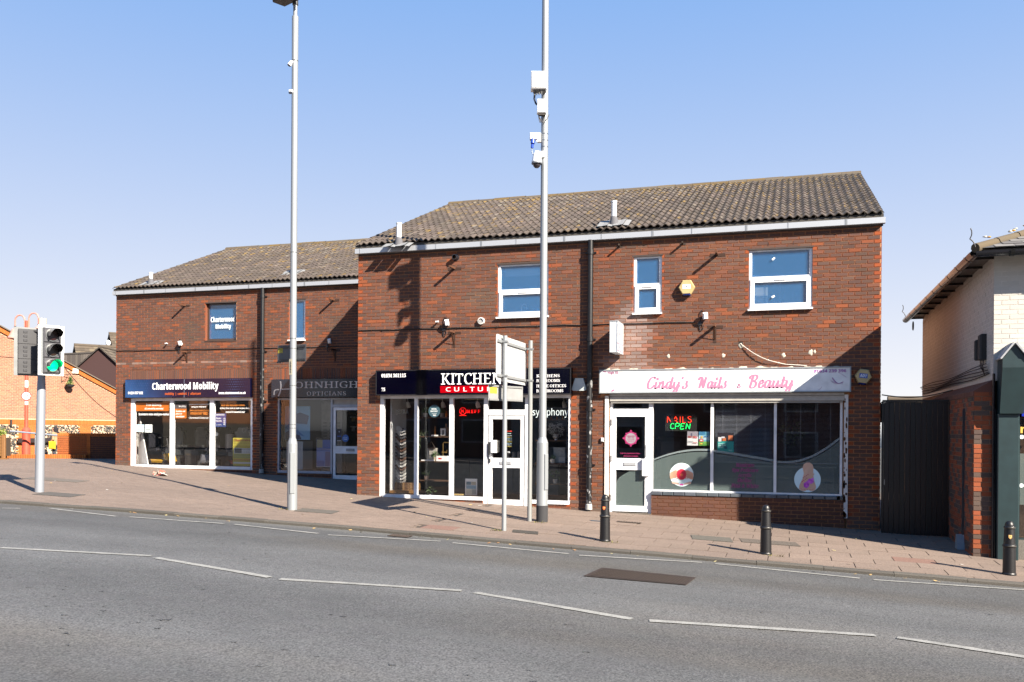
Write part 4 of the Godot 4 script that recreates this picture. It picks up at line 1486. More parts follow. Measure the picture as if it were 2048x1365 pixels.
	for k in 12:
		var b := Buf.new()
		var a := e0.lerp(t0, k / 12.0)
		var e := e0.lerp(t0, (k + 0.96) / 12.0)
		b.col = Color(0.22, 0.20, 0.165).lerp(Color(0.40, 0.25, 0.04), 0.35 * g.randf())
		b.tube([a + Vector3.UP * 0.0, e + Vector3.UP * -0.005], 0.075, 10)
		part(rp, "hip_tile", b, M.tile)
	var sp := Buf.new()
	for k in 60:
		var p := e0.lerp(t0, g.randf()) + Vector3(g.randf_range(-0.06, 0.06), 0.12, g.randf_range(-0.06, 0.06))
		sp.col = Color(0.55, 0.28, 0.02).lerp(Color(0.5, 0.48, 0.42), float(g.randf() < 0.5))
		sp.blob(p, Vector3(0.035, 0.012, 0.035), 6, 4, 0.2)
	part(rp, "lichen", sp, M.matt).set_meta("kind", "stuff")
	for s in [Vector3(11.99, 2.87, 2.95), Vector3(11.99, 2.87, -5.62)]:
		var b := buf(Color(0.05, 0.05, 0.055))
		var path := []
		for k in 14:
			var t := k / 13.0
			path.append(s + Vector3(-0.10 * t, 0.26 * t, 0.0) + Vector3(cos(t * 7.0) * 0.045 * t, sin(t * 7.0) * 0.045 * t, 0))
		b.tube(path, 0.009, 6)
		part(rp, "hip_iron", b, M.iron)
	# dark green shop front: pilaster with a gabled console, a blue fascia, glass
	var gr := Color(0.012, 0.028, 0.034)
	var pl := buf(gr)
	pl.round_block(Transform3D(Basis(), Vector3(12.53, -0.95, 2.50)), Vector3(0.30, 2.54, 0.30), 0.012)
	part(o, "pilaster", pl, M.paint, "dark green painted pilaster")
	var cn := buf(gr)
	cn.prism(PackedVector2Array([Vector2(2.40, 0.32), Vector2(2.70, 0.32), Vector2(2.86, 1.02), Vector2(2.86, 1.15), Vector2(2.40, 1.15)]), Transform3D(Basis(Vector3.BACK, Vector3.UP, Vector3.LEFT), Vector3(12.725, 0, 0)), 0.33)
	cn.prism(PackedVector2Array([Vector2(-0.165, 1.151), Vector2(0.165, 1.151), Vector2(0, 1.37)]), Transform3D(Basis(), Vector3(12.56, 0, 2.41)), 0.44)
	part(o, "console", cn, M.paint)
	var cp := buf(Color(0.30, 0.31, 0.33))
	for s in [-1, 1]:
		cp.block(Transform3D(Basis(Vector3.BACK, -s * 0.93), Vector3(12.56 + s * 0.105, 1.275, 2.64)), Vector3(0.30, 0.025, 0.52))
	part(o, "console_cap", cp, M.matt)
	var fs := buf(Color(0.012, 0.03, 0.32))
	fs.box(12.73, 20.0, 0.28, 1.02, 2.30, 2.56)
	part(o, "fascia", fs, M.gloss)
	var f2 := buf(gr)
	f2.box(12.73, 20.0, 1.03, 1.22, 2.30, 2.68); f2.box(12.68, 20.0, -2.3, -1.62, 2.30, 2.50); f2.box(12.69, 12.73, -1.60, 0.26, 2.36, 2.46)
	part(o, "shop_front_trim", f2, M.paint)
	var til := buf(Color(0.45, 0.43, 0.40))
	til.box(12.69, 20.0, -2.2, -1.64, 2.505, 2.53)
	part(o, "stall_riser", til, M.stone)
	pane(o, 12.73, 20.0, -1.60, 0.26, 2.42, M.dark_glass, "shop_pane")
	var fr := Buf.new()
	fr.quad(Vector3(12.73, -1.1, 2.424), Vector3(15.0, -1.1, 2.424), Vector3(15.0, -0.30, 2.424), Vector3(12.73, -0.30, 2.424))
	part(o, "frosted_band", fr, M.frost)
	for y in [-0.02 - 0.02, -0.80]:
		for k in 9:
			var b := buf(Color(0.62, 0.70, 0.73))
			b.disc(Vector3(12.76 + k * 0.10, y, 2.428), 0.032, Vector3.BACK, 14)
			part(o, "dot_sticker", b, M.print)
	var gl := buf(Color(0.55, 0.33, 0.06))
	letters(gl, "n", "sans bold", 12.74, 12.84, 0.02, 0.12, 2.43)
	part(o, "lettering", gl, M.print)
	room(o, 12.72, 19.9, -1.62, 0.4, -1.0, 2.30, Color(0.05, 0.05, 0.05), Color(0.05, 0.05, 0.05), Color(0.1, 0.1, 0.1))
	# black service pipes, the grey conduit and the wires
	for p in [[12.335, 2.56, -2.0, 0.95, 0.020], [12.365, 2.55, -2.0, 0.4, 0.014]]:
		var b := buf(Color(0.015, 0.015, 0.017))
		b.tube([Vector3(p[0], p[2], p[1]), Vector3(p[0], p[3], p[1])], p[4], 8)
		part(o, "pipe", b, M.gloss)
	var cd := buf(Color(0.035, 0.038, 0.046))
	cd.box(12.035, 12.062, -1.75, 0.42, 1.72, 1.80)
	part(o, "conduit", cd, M.paint)
	var cv := buf(Color(0.20, 0.24, 0.28))
	cv.prism(PackedVector2Array([Vector2(-0.12, 0), Vector2(0.12, 0), Vector2(0.045, 0.24), Vector2(-0.045, 0.24)]), Transform3D(Basis(Vector3.FORWARD, Vector3.UP, Vector3.RIGHT), Vector3(11.95, gy(12, 1.76), 1.76)), 0.11)
	part(o, "conduit_cover", cv, M.paint)
	var bx := buf(Color(0.03, 0.028, 0.03))
	bx.round_block(Transform3D(Basis(Vector3.UP, -PI / 2), Vector3(12.29, 1.42, 1.90)), Vector3(0.22, 0.42, 0.10), 0.02)
	bx.round_block(Transform3D(Basis(Vector3.UP, -PI / 2), Vector3(12.28, 1.40, 1.58)), Vector3(0.12, 0.34, 0.09), 0.02)
	part(o, "meter_box", bx, M.matt)
	for k in 5:
		var b := buf(Color(0.02, 0.018, 0.018))
		var path := []
		for j in 16:
			var t := j / 15.0
			path.append(Vector3(12.32 - 0.012 * k, 0.97 + 0.035 * k - 0.02 * sin(t * 9.0 + k) - 0.05 * t * (1.0 - t), 2.3 - 7.4 * t))
		b.tube(path, 0.008, 5)
		part(o, "wire", b, M.matt)
	for k in 3:
		var b := buf(Color(0.02, 0.018, 0.018))
		b.tube([Vector3(12.31, 1.25, 1.7 + k * 0.14), Vector3(12.29, 1.12, 1.74 + k * 0.1), Vector3(12.31, 1.02 - 0.03 * k, 1.9 + k * 0.05)], 0.007, 5)
		part(o, "wire", b, M.matt)
	var hook := buf(Color(0.02, 0.02, 0.022))
	var hp := []
	for k in 13:
		hp.append(Vector3(12.1 + 0.0, 2.58 + 0.10 * cos(TAU * k / 12.0), -5.1 + 0.08 * sin(TAU * k / 12.0)))
	hook.tube(hp, 0.012, 6)
	part(o, "cable_loop", hook, M.matt)

	# the yard gate
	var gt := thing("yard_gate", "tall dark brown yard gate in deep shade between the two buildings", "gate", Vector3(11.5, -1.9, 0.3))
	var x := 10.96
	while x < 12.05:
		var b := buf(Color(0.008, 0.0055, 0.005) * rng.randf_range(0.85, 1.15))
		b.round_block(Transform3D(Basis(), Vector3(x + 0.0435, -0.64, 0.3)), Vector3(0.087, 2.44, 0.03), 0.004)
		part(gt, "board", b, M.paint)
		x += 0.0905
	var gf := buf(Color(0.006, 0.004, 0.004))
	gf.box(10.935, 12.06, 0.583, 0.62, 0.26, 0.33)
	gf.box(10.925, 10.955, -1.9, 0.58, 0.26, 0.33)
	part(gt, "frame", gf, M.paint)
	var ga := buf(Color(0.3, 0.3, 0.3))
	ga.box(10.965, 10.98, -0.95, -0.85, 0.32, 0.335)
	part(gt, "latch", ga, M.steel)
	var tp := buf(Color(0.02, 0.02, 0.024))
	var tpp := []
	for k in 12:
		var t := k / 11.0
		tpp.append(Vector3(10.93 + 1.2 * t, 0.72 - 0.06 * sin(PI * t) - 0.02 * t + 0.1 * t * t, 0.2))
	tp.tube(tpp, 0.012, 6)
	single("cable", tp, M.matt, "black cable slung over the top of the yard gate", "cable")


# ---------------------------------------------------------------- shop signs
func grad_panel(t: Node3D, x0: float, x1: float, y0: float, y1: float, z: float, c0: Color, c1: Color, from: float, to: float) -> void:   # printed tone that runs along the board
	var b := Buf.new()
	var n := 24
	for k in n:
		var a := lerpf(x0, x1, k / float(n))
		var e := lerpf(x0, x1, (k + 1) / float(n))
		var q := b.v.size()
		for p in [[a, y0], [e, y0], [e, y1], [a, y1]]:
			var f := clampf((inverse_lerp(x0, x1, p[0]) - from + 0.10 * inverse_lerp(y0, y1, p[1])) / (to - from), 0, 1)
			b.vert(Vector3(p[0], p[1], z), Vector3.BACK, c0.lerp(c1, f))
		b.i.append_array(PackedInt32Array([q, q + 2, q + 1, q, q + 3, q + 2]))
	part(t, "print", b, M.gloss)

func signs() -> void:
	var white := Color(0.78, 0.78, 0.80)
	# mobility shop
	var t := fascia_sign("dark blue fascia sign with white lettering over the mobility shop windows", -10.06, -5.65, 0.925, 1.485, LZ + 0.012, 0.11, Color(0.005, 0.007, 0.022))
	var z := LZ + 0.124
	grad_panel(t, -10.05, -5.66, 0.935, 1.475, z, Color(0.030, 0.075, 0.20), Color(0.005, 0.007, 0.024), 0.06, 0.42)
	var dots := buf(Color(0.012, 0.03, 0.11))
	for k in 12:
		for j in 7:
			var x := -9.95 + 0.085 * k + (0.042 if j % 2 else 0.0)
			var y := 1.44 - 0.075 * j
			if k - j * 0.8 < -1.0 + 0.3 * sin(k * 2.0) or k + j > 12:
				continue
			var r := 0.022 - 0.001 * k
			dots.tri(Vector3(x - r, y, z + 0.002), Vector3(x, y - r, z + 0.002), Vector3(x + r, y, z + 0.002))
			dots.tri(Vector3(x + r, y, z + 0.002), Vector3(x, y + r, z + 0.002), Vector3(x - r, y, z + 0.002))
	dots.col = Color(0.035, 0.055, 0.13)
	for k in 12:
		for j in 8:
			var x := -6.62 + 0.075 * k + (0.037 if j % 2 else 0.0)
			var y := 1.45 - 0.072 * j
			var r := 0.020 * (1.0 - absf(k - 5.5) / 7.0)
			dots.tri(Vector3(x - r, y, z + 0.002), Vector3(x, y - r, z + 0.002), Vector3(x + r, y, z + 0.002))
			dots.tri(Vector3(x + r, y, z + 0.002), Vector3(x, y + r, z + 0.002), Vector3(x - r, y, z + 0.002))
	part(t, "dot_pattern", dots, M.print)
	var b := buf(white)
	letters(b, "Charterwood Mobility", "sans bold", -9.06, -6.73, 1.10, 1.385, z + 0.003, 0.006)
	letters(b, "01634 557 882", "sans bold", -9.94, -9.40, 1.035, 1.115, z + 0.003, 0.004)
	letters(b, "www.charterwood.co.uk", "sans bold", -6.72, -5.80, 1.02, 1.095, z + 0.003, 0.004)
	part(t, "lettering", b, M.print)
	b = buf(Color(0.40, 0.075, 0.018))
	letters(b, "mobility  |  comfort  |  aftercare", "sans bold", -8.60, -7.34, 0.985, 1.085, z + 0.003, 0.004)
	part(t, "lettering", b, M.print, "orange lettering")
	b = buf(Color(0.2, 0.22, 0.28))
	b.box(-7.925, -7.919, 0.93, 1.48, z, z + 0.004)
	part(t, "seam", b, M.print)

	# opticians
	t = fascia_sign("dark slate fascia sign with silver lettering over the opticians", -4.95, -0.6, 0.91, 1.435, LZ + 0.012, 0.12, Color(0.010, 0.018, 0.030))
	z = LZ + 0.134
	b = buf(Color(0.42, 0.42, 0.44))
	letters(b, "JOHNHIGH", "serif", -4.34, -2.17, 1.12, 1.355, z, 0.015)
	letters(b, "OPTICIANS", "serif", -3.78, -2.55, 0.965, 1.075, z, 0.012, 0.0, 4)
	strokes(b, "50,98 54,70 52,40 44,15 34,-2", Vector3(-4.86, 0.96, z + 0.004), 0.0043, 0.045, 0.0, 0.5)
	strokes(b, "2,6 4,30 14,40 40,42;60,44 100,45 130,46", Vector3(-4.86, 0.96, z + 0.005), 0.0043, 0.038, 0.0, 0.7)
	part(t, "lettering", b, M.steel)

	# kitchen shop
	t = fascia_sign("black fascia sign with white and red lettering over the kitchen shop", 0.51, 4.97, 0.765, 1.325, 0.012, 0.13, Color(0.003, 0.0034, 0.006))
	z = 0.144
	var rim := buf(Color(0.02, 0.021, 0.025))
	rim.frame(0.515, 4.965, 0.770, 1.320, 0.018, 0.140, 0.155)
	part(t, "rim", rim, M.gloss)
	b = buf(white)
	letters(b, "01634 361115", "serif bold", 0.655, 1.24, 1.165, 1.245, z, 0.004)
	letters(b, "75", "serif bold", 0.655, 0.74, 0.86, 0.935, z, 0.004)
	letters(b, "KITCHEN", "serif", 2.075, 3.46, 0.995, 1.235, z, 0.012)
	for l in [["KITCHENS", 4.22, 4.72, 1.155], ["BEDROOMS", 4.22, 4.73, 1.055], ["HOME OFFICES", 4.22, 4.86, 0.945], ["BATHROOMS", 4.22, 4.80, 0.842]]:
		letters(b, l[0], "serif", l[1], l[2], l[3] - 0.028, l[3] + 0.030, z, 0.004)
	part(t, "lettering", b, M.print)
	b = buf(Color(0.33, 0.003, 0.004))
	b.box(2.055, 3.50, 0.815, 0.965, z - 0.004, z + 0.004)
	part(t, "red_band", b, M.gloss)
	b = buf(white)
	letters(b, "CULTURE", "sans", 2.19, 3.40, 0.845, 0.935, z + 0.005, 0.004, 0.0, 14)
	part(t, "lettering", b, M.print)

	# nail salon
	t = fascia_sign("long white light-box sign with pink script over the nail salon", 5.555, 10.395, 0.785, 1.265, 0.012, 0.10, Color(0.73, 0.745, 0.76), M.plastic)
	z = 0.114
	rim = buf(Color(0.46, 0.50, 0.51))
	rim.frame(5.553, 10.397, 0.783, 1.267, 0.022, 0.10, 0.126)
	part(t, "rim", rim, M.metal)
	b = buf(Color(0.50, 0.50, 0.50))
	b.box(7.930, 7.934, 0.81, 1.245, z - 0.01, z + 0.003)
	part(t, "seam", b, M.print)
	var pink := Color(0.34, 0.150, 0.240)
	b = buf(pink)
	var glyph := {
		"C": ["62,82 60,95 48,99 28,85 16,45 22,8 42,0 62,12 74,30", 66], "i": ["8,58 8,12 16,0 28,8 36,25;12,82", 28], "n": ["8,58 8,0;8,30 24,58 36,52 36,12 44,0 54,8 62,25", 52],
		"d": ["42,48 28,58 12,45 10,12 22,0 34,10 42,40;47,98 44,12 52,0 62,10 68,25", 54], "y": ["8,58 10,14 22,0 36,12 42,35;46,58 45,-10 34,-36 18,-30 22,-12 48,10 62,25", 52], "'": ["12,98 6,78", 20],
		"s": ["30,64 28,40 36,16 24,0 6,2 4,14 16,18", 38], "N": ["4,70 6,88 20,98 30,78 26,40 24,0;30,96 56,4;58,0 64,98", 74], "a": ["42,48 28,58 12,45 10,12 22,0 34,10 42,40;46,58 43,12 52,0 62,10 68,25", 54],
		"l": ["12,98 10,14 20,0 30,10 36,25", 28], "&": ["42,58 32,68 20,62 22,48 36,40 18,34 8,18 20,0 40,6 54,30 62,34", 60], "B": ["2,70 4,90 24,100 46,98 58,84 50,62 28,54;30,54 54,44 58,16 42,0 18,0;26,96 22,50 18,0", 64],
		"e": ["12,28 30,34 36,48 26,60 12,44 12,12 24,0 38,8 46,25", 40], "u": ["8,58 8,14 18,0 30,10 38,38;42,58 40,12 48,0 58,10 64,25", 52], "t": ["18,88 14,14 22,0 32,10 38,25;2,58 34,58", 32],
	}
	for w in [["Cindy's", 6.50, 7.40], ["Nails", 7.52, 8.155], ["&", 8.30, 8.47], ["Beauty", 8.50, 9.40]]:
		var total := 0.0
		for ch in w[0]: total += glyph[ch][1]
		var s: float = (w[2] - w[1] - 0.06) / total
		s = minf(s, 0.0042)
		var x: float = w[1]
		for ch in w[0]:
			var sc := s * (0.72 if ch == "&" else 1.0)
			strokes(b, glyph[ch][0], Vector3(x, 0.875, z), sc * 0.86, 0.050 if w[0] != "&" else 0.03, 0.22, 0.42)
			x += glyph[ch][1] * s
	part(t, "script", b, M.print)
	b = buf(Color(0.22, 0.05, 0.13))
	letters(b, "77 High St.", "sans bold", 5.635, 5.96, 1.165, 1.235, z, 0.003)
	part(t, "lettering", b, M.print)
	b = buf(Color(0.26, 0.05, 0.28))
	letters(b, "01634 239 396", "sans bold", 9.73, 10.31, 1.155, 1.215, z, 0.003)
	part(t, "lettering", b, M.print)
	b = buf(Color(0.30, 0.16, 0.30))
	for k in 13:   # the printed lashes and brow
		var u := k / 12.0
		var p := Vector3(10.06 + 0.19 * u, 0.965 - 0.035 * sin(PI * u), z + 0.001)
		b.bar(p, p + Vector3(-0.03 + 0.02 * u, 0.05 - 0.09 * u * u, 0.0), 0.004, 0.002, Vector3.BACK)
	strokes(b, "0,60 30,20 60,5 100,20", Vector3(10.06, 0.935, z + 0.002), 0.0020, 0.022)
	strokes(b, "0,40 40,18 80,-12", Vector3(10.17, 1.08, z + 0.002), 0.0018, 0.008)
	strokes(b, "0,0 30,12 60,50", Vector3(9.80, 0.82, z + 0.002), 0.0013, 0.006)
	part(t, "eye_print", b, M.print)
	b = buf(Color(0.33, 0.10, 0.20))
	strokes(b, "0,10 20,0 40,30 60,40;10,22 40,12 60,20", Vector3(5.80, 0.82, z + 0.001), 0.0014, 0.02)
	part(t, "lip_print", b, M.print)

	# hanging light box
	t = thing("hanging_sign", "white projecting light-box sign on the wall between the two upper windows", "hanging sign", Vector3(5.98, 1.57, 0.38))
	b = buf(Color(0.72, 0.76, 0.80))
	b.box(5.885, 6.035, 1.575, 2.19, 0.06, 0.70)
	part(t, "box", b, M.plastic)
	b = buf(Color(0.66, 0.69, 0.72))
	b.frame(5.879, 6.041, 1.569, 2.196, 0.012, 0.695, 0.712)
	for y in [1.567, 2.185]:
		b.box(6.030, 6.042, y, y + 0.012, 0.07, 0.69)
	part(t, "rim", b, M.metal)
	b = buf(Color(0.36, 0.14, 0.21))
	b.quad(Vector3(6.037, 1.60, 0.66), Vector3(6.037, 1.60, 0.10), Vector3(6.037, 1.625, 0.10), Vector3(6.037, 1.625, 0.66))
	b.quad(Vector3(6.037, 1.745, 0.66), Vector3(6.037, 1.745, 0.10), Vector3(6.037, 1.77, 0.10), Vector3(6.037, 1.77, 0.66))
	b.col = Color(0.36, 0.24, 0.28)
	var to_side := Transform3D(Basis(Vector3.FORWARD, Vector3.UP, Vector3.RIGHT), Vector3(6.037, 0, 0.66))
	letters(b, "OPEN 7", "sans bold", 0.05, 0.50, 1.64, 1.73, 0.0, 0.003, 0.0, 0, to_side)
	letters(b, "NAILS", "sans", 0.07, 0.48, 1.92, 2.00, 0.0, 0.003, 0.0, 0, to_side)
	part(t, "print", b, M.print)
	b = buf(Color(0.45, 0.44, 0.42))
	b.box(5.93, 5.99, 2.05, 2.11, 0.0, 0.06); b.box(5.93, 5.99, 1.64, 1.70, 0.0, 0.06)
	part(t, "bracket", b, M.metal)


# ---------------------------------------------------------------- small fittings on the walls
func hexagon(label: String, at: Vector3, r: float, roll: float, blue: bool) -> void:
	var t := thing("alarm_box", label, "alarm box", at)
	var poly := PackedVector2Array()
	var inner := PackedVector2Array()
	for k in 6:
		var a := TAU * k / 6.0 + roll
		poly.append(Vector2(cos(a), sin(a)) * r)
		inner.append(Vector2(cos(a), sin(a)) * r * 0.88)
	var b := buf(Color(0.40, 0.31, 0.15))
	b.prism(poly, Transform3D(Basis(), at), 0.075)
	for k in 6:
		var e := (k + 1) % 6
		b.quad(at + Vector3(poly[k].x, poly[k].y, 0.075), at + Vector3(poly[e].x, poly[e].y, 0.075), at + Vector3(inner[e].x, inner[e].y, 0.105), at + Vector3(inner[k].x, inner[k].y, 0.105))
	b.prism(inner, Transform3D(Basis(), at + Vector3(0, 0, 0.1045)), 0.001)
	part(t, "cover", b, M.plastic)
	var l := buf(Color(0.015, 0.03, 0.16))
	l.round_block(Transform3D(Basis(Vector3.BACK, roll), at + Vector3(sin(roll), -cos(roll), 0) * r * 0.88 + Vector3(0, 0, 0.055)), Vector3(r * 0.85, r * 0.24, 0.10), 0.02)
	part(t, "lens", l, M.gloss)
	var p := buf(Color(0.02, 0.075, 0.30) if blue else Color(0.48, 0.50, 0.60))
	var xf := Transform3D(Basis(Vector3.BACK, roll), at + Vector3(0.0, 0.01, 0.1065))
	p.block(xf, Vector3(r * 0.95, r * 0.56, 0.002))
	part(t, "label_plate", p, M.print)
	var w := buf(Color(0.72, 0.74, 0.78))
	if blue:
		letters(w, "ADT", "sans bold", -r * 0.40, r * 0.36, -r * 0.17, r * 0.17, 0.0015, 0.002, 0.12, 0, xf)
	else:
		w.col = Color(0.56, 0.58, 0.66)
		letters(w, "ADT", "sans bold", -r * 0.40, r * 0.36, -r * 0.15, r * 0.15, 0.0015, 0.001, 0.12, 0, xf)
		w.col = Color(0.05, 0.05, 0.05)
		w.disc(at + Vector3(0, 0.01, 0.111), 0.011, Vector3.BACK, 8)
	part(t, "lettering", w, M.print)

func bracket(at: Vector3, leg: bool, label: String) -> void:
	var t := thing("wall_bracket", label, "wall bracket", at, "rusty steel brackets on the upper walls")
	var c := Color(0.10, 0.042, 0.022)
	var b := buf(c)
	b.box(at.x - 0.14, at.x + 0.16, at.y - 0.028, at.y + 0.032, 0.002 + at.z, 0.014 + at.z)
	part(t, "wall_plate", b, M.rusty)
	b = buf(Color(0.24, 0.095, 0.045))
	b.box(at.x - 0.022, at.x + 0.022, at.y - 0.005, at.y + 0.035, at.z + 0.014, at.z + 0.30)
	part(t, "arm", b, M.rusty)
	if leg:
		b = buf(c)
		b.box(at.x - 0.026, at.x + 0.03, at.y - 0.31, at.y - 0.03, at.z + 0.002, at.z + 0.013)
		part(t, "leg", b, M.rusty)
		b = buf(Color(0.24, 0.095, 0.045))
		b.bar(Vector3(at.x, at.y - 0.25, at.z + 0.014), Vector3(at.x, at.y - 0.005, at.z + 0.17), 0.035, 0.008)
		part(t, "brace", b, M.rusty)

func wall_lamp(at: Vector3, label: String) -> void:
	var t := thing("wall_camera", label, "wall fitting", at, "white fittings with looped cables on the upper walls")
	var b := buf(Color(0.76, 0.78, 0.80))
	var xf := Transform3D(Basis(Vector3.RIGHT, 0.35) * Basis(Vector3.UP, 0.3), at + Vector3(0, 0, 0.10))
	b.round_block(xf, Vector3(0.09, 0.125, 0.09), 0.015)
	b.box(at.x - 0.02, at.x + 0.02, at.y - 0.02, at.y + 0.02, at.z, at.z + 0.07)
	part(t, "housing", b, M.plastic)
	b = buf(Color(0.015, 0.015, 0.017))
	var path := []
	for k in 18:
		var a := lerpf(-0.2, PI * 1.15, k / 17.0)
		path.append(at + Vector3(-0.055 + cos(a) * 0.045, 0.045 + sin(a) * 0.085, 0.03))
	path.append(at + Vector3(-0.10, -0.07, 0.025)); path.append(at + Vector3(-0.11, -0.13, 0.02))
	b.tube(path, 0.007, 6)
	var p2 := []
	for k in 16:
		var a := lerpf(PI * 0.5, -PI * 1.2, k / 15.0)
		p2.append(at + Vector3(-0.085 + cos(a) * 0.04, -0.20 + sin(a) * 0.085, 0.025))
	b.tube(p2, 0.007, 6)
	part(t, "cable_loop", b, M.matt)
	b = buf(Color(0.018, 0.018, 0.02))
	b.lathe([Vector2(0.045, 0), Vector2(0.045, 0.035), Vector2(0.03, 0.05), Vector2(0.0, 0.05)], at + Vector3(-0.115, -0.145, 0.0), 12, Basis(Vector3.RIGHT, PI / 2))
	b.box(at.x - 0.12, at.x - 0.10, at.y - 0.26, at.y - 0.16, at.z + 0.01, at.z + 0.03)
	part(t, "junction_box", b, M.plastic)

func cable_run(label: String, pts: Array, r: float, c: Color) -> void:
	var b := buf(c)
	b.tube(pts, r, 6)
	for k in range(2, pts.size() - 1, 3):
		b.blob(pts[k], Vector3(r * 1.7, r * 1.9, r * 1.7), 6, 4)
	single("cable", b, M.matt, label, "cable")

func fittings() -> void:
	hexagon("cream hexagonal alarm box high on the wall between the two right upper windows", Vector3(7.31, 2.895, 0.01), 0.165, 0.0, false)
	hexagon("cream hexagonal alarm box with blue label beside the nail salon sign", Vector3(10.615, 1.075, 0.01), 0.155, -0.13, true)
	var t := thing("alarm_box", "pale grey trapezoid alarm box right of the kitchen sign", "alarm box", Vector3(5.12, 0.84, 0.01))
	var b := buf(Color(0.40, 0.44, 0.44))
	b.prism(PackedVector2Array([Vector2(-0.155, -0.09), Vector2(-0.125, -0.125), Vector2(0.125, -0.125), Vector2(0.155, -0.09), Vector2(0.085, 0.135), Vector2(-0.085, 0.135)]), Transform3D(Basis(), Vector3(5.12, 0.968, 0.01)), 0.07)
	part(t, "cover", b, M.plastic)
	bracket(Vector3(2.315, 3.51, 0.0), false, "rusty bracket arm under the black flue on the kitchen shop wall")
	bracket(Vector3(2.315, 2.12, 0.0), true, "rusty bracket with a leg above the kitchen shop sign")
	bracket(Vector3(7.895, 3.52, 0.0), false, "rusty bracket arm left of the wide upper window")
	bracket(Vector3(7.86, 2.09, 0.0), true, "rusty bracket with a leg above the nail salon sign")
	bracket(Vector3(-7.99, 3.67, LZ), false, "rusty bracket arm left of the brown upper window")
	bracket(Vector3(-7.93, 2.28, LZ), true, "rusty bracket with a leg above the mobility shop sign")
	bracket(Vector3(-3.01, 3.65, LZ), false, "rusty bracket arm right of the narrow window on the lower block")
	bracket(Vector3(-2.97, 2.24, LZ), true, "rusty bracket with a leg in the shade above the opticians")
	wall_lamp(Vector3(2.18, 2.34, 0.0), "white wall fitting with looped cable over the kitchen shop")
	wall_lamp(Vector3(7.68, 2.31, 0.0), "white wall fitting with looped cable over the nail salon")
	wall_lamp(Vector3(-8.10, 2.55, LZ), "white wall fitting with looped cable over the mobility shop")
	wall_lamp(Vector3(-3.10, 2.50, LZ), "white wall fitting with looped cable in the shade over the opticians")
	for p in [[Vector3(1.93, 2.37, 0.0), "kitchen shop"], [Vector3(-8.62, 2.56, LZ), "mobility shop"]]:
		b = buf(Color(0.70, 0.70, 0.70))
		b.bar(p[0], p[0] + Vector3(0.02, 0.0, 0.10), 0.03, 0.025)
		b.bar(p[0] + Vector3(-0.015, -0.002, 0.10), p[0] + Vector3(0.06, 0.004, 0.105), 0.02, 0.03)
		single("wall_stub", b, M.plastic, "short white pipe stub on the wall left of the %s fitting" % p[1], "pipe stub")
	var pts := []
	for k in 26:
		pts.append(Vector3(0.02 + 7.45 * k / 25.0, 2.235 - 0.006 * k / 5.0 + 0.006 * sin(k * 1.7), 0.022))
	cable_run("black cable clipped across the upper wall of the taller shop block", pts, 0.011, Color(0.014, 0.013, 0.014))
	pts = []
	for k in 30:
		pts.append(Vector3(-10.49 + 10.4 * k / 29.0, 2.375 - 0.0015 * k + 0.006 * sin(k * 1.9), LZ + 0.022))
	cable_run("black cable clipped across the upper wall of the lower shop block", pts, 0.011, Color(0.014, 0.013, 0.014))
	pts = []
	for k in 14:
		var s := k / 13.0
		pts.append(Vector3(8.36 + 0.85 * s, 1.75 - 0.42 * s - 0.10 * sin(PI * s) * (1.0 - 0.3 * s) , 0.02 + 0.05 * sin(PI * s)))
	pts.append(Vector3(9.6, 1.30, 0.015))
	cable_run("loose white cable sagging from a hole down to the nail salon sign", pts, 0.008, Color(0.60, 0.56, 0.50))
	t = thing("key_box", "small grey bell push on the brick left of the nail salon door", "bell push", Vector3(5.61, -0.21, 0.01))
	b = buf(Color(0.52, 0.53, 0.54))
	b.round_block(Transform3D(Basis(), Vector3(5.61, -0.17, 0.03)), Vector3(0.06, 0.085, 0.05), 0.01)
	part(t, "case", b, M.plastic)
	b = buf(Color(0.012, 0.012, 0.014))
	b.blob(Vector3(10.97, 0.43, -0.12), Vector3(0.09, 0.14, 0.09), 10, 8)
	b.bar(Vector3(10.93, 0.56, -0.12), Vector3(10.99, 0.62, -0.12), 0.02, 0.02)
	single("bulkhead_lamp", b, M.matt, "black lantern on the end wall above the yard gate", "wall lamp")
	for p in [[7.21, 3.78, 0.0], [5.93, 3.80, 0.0]]:
		b = buf(Color(0.09, 0.06, 0.045))
		b.bar(Vector3(p[0], p[1], p[2]), Vector3(p[0] + 0.02, p[1] + 0.01, p[2] + 0.17), 0.03, 0.03)
		b.box(p[0] - 0.05, p[0] + 0.07, p[1] - 0.02, p[1] + 0.02, 0.0, 0.012)
		single("wall_hook", b, M.rusty, "small dark hook under the gutter, %s the narrow upper window" % ("right of" if p[0] > 7.0 else "left of"), "wall hook")


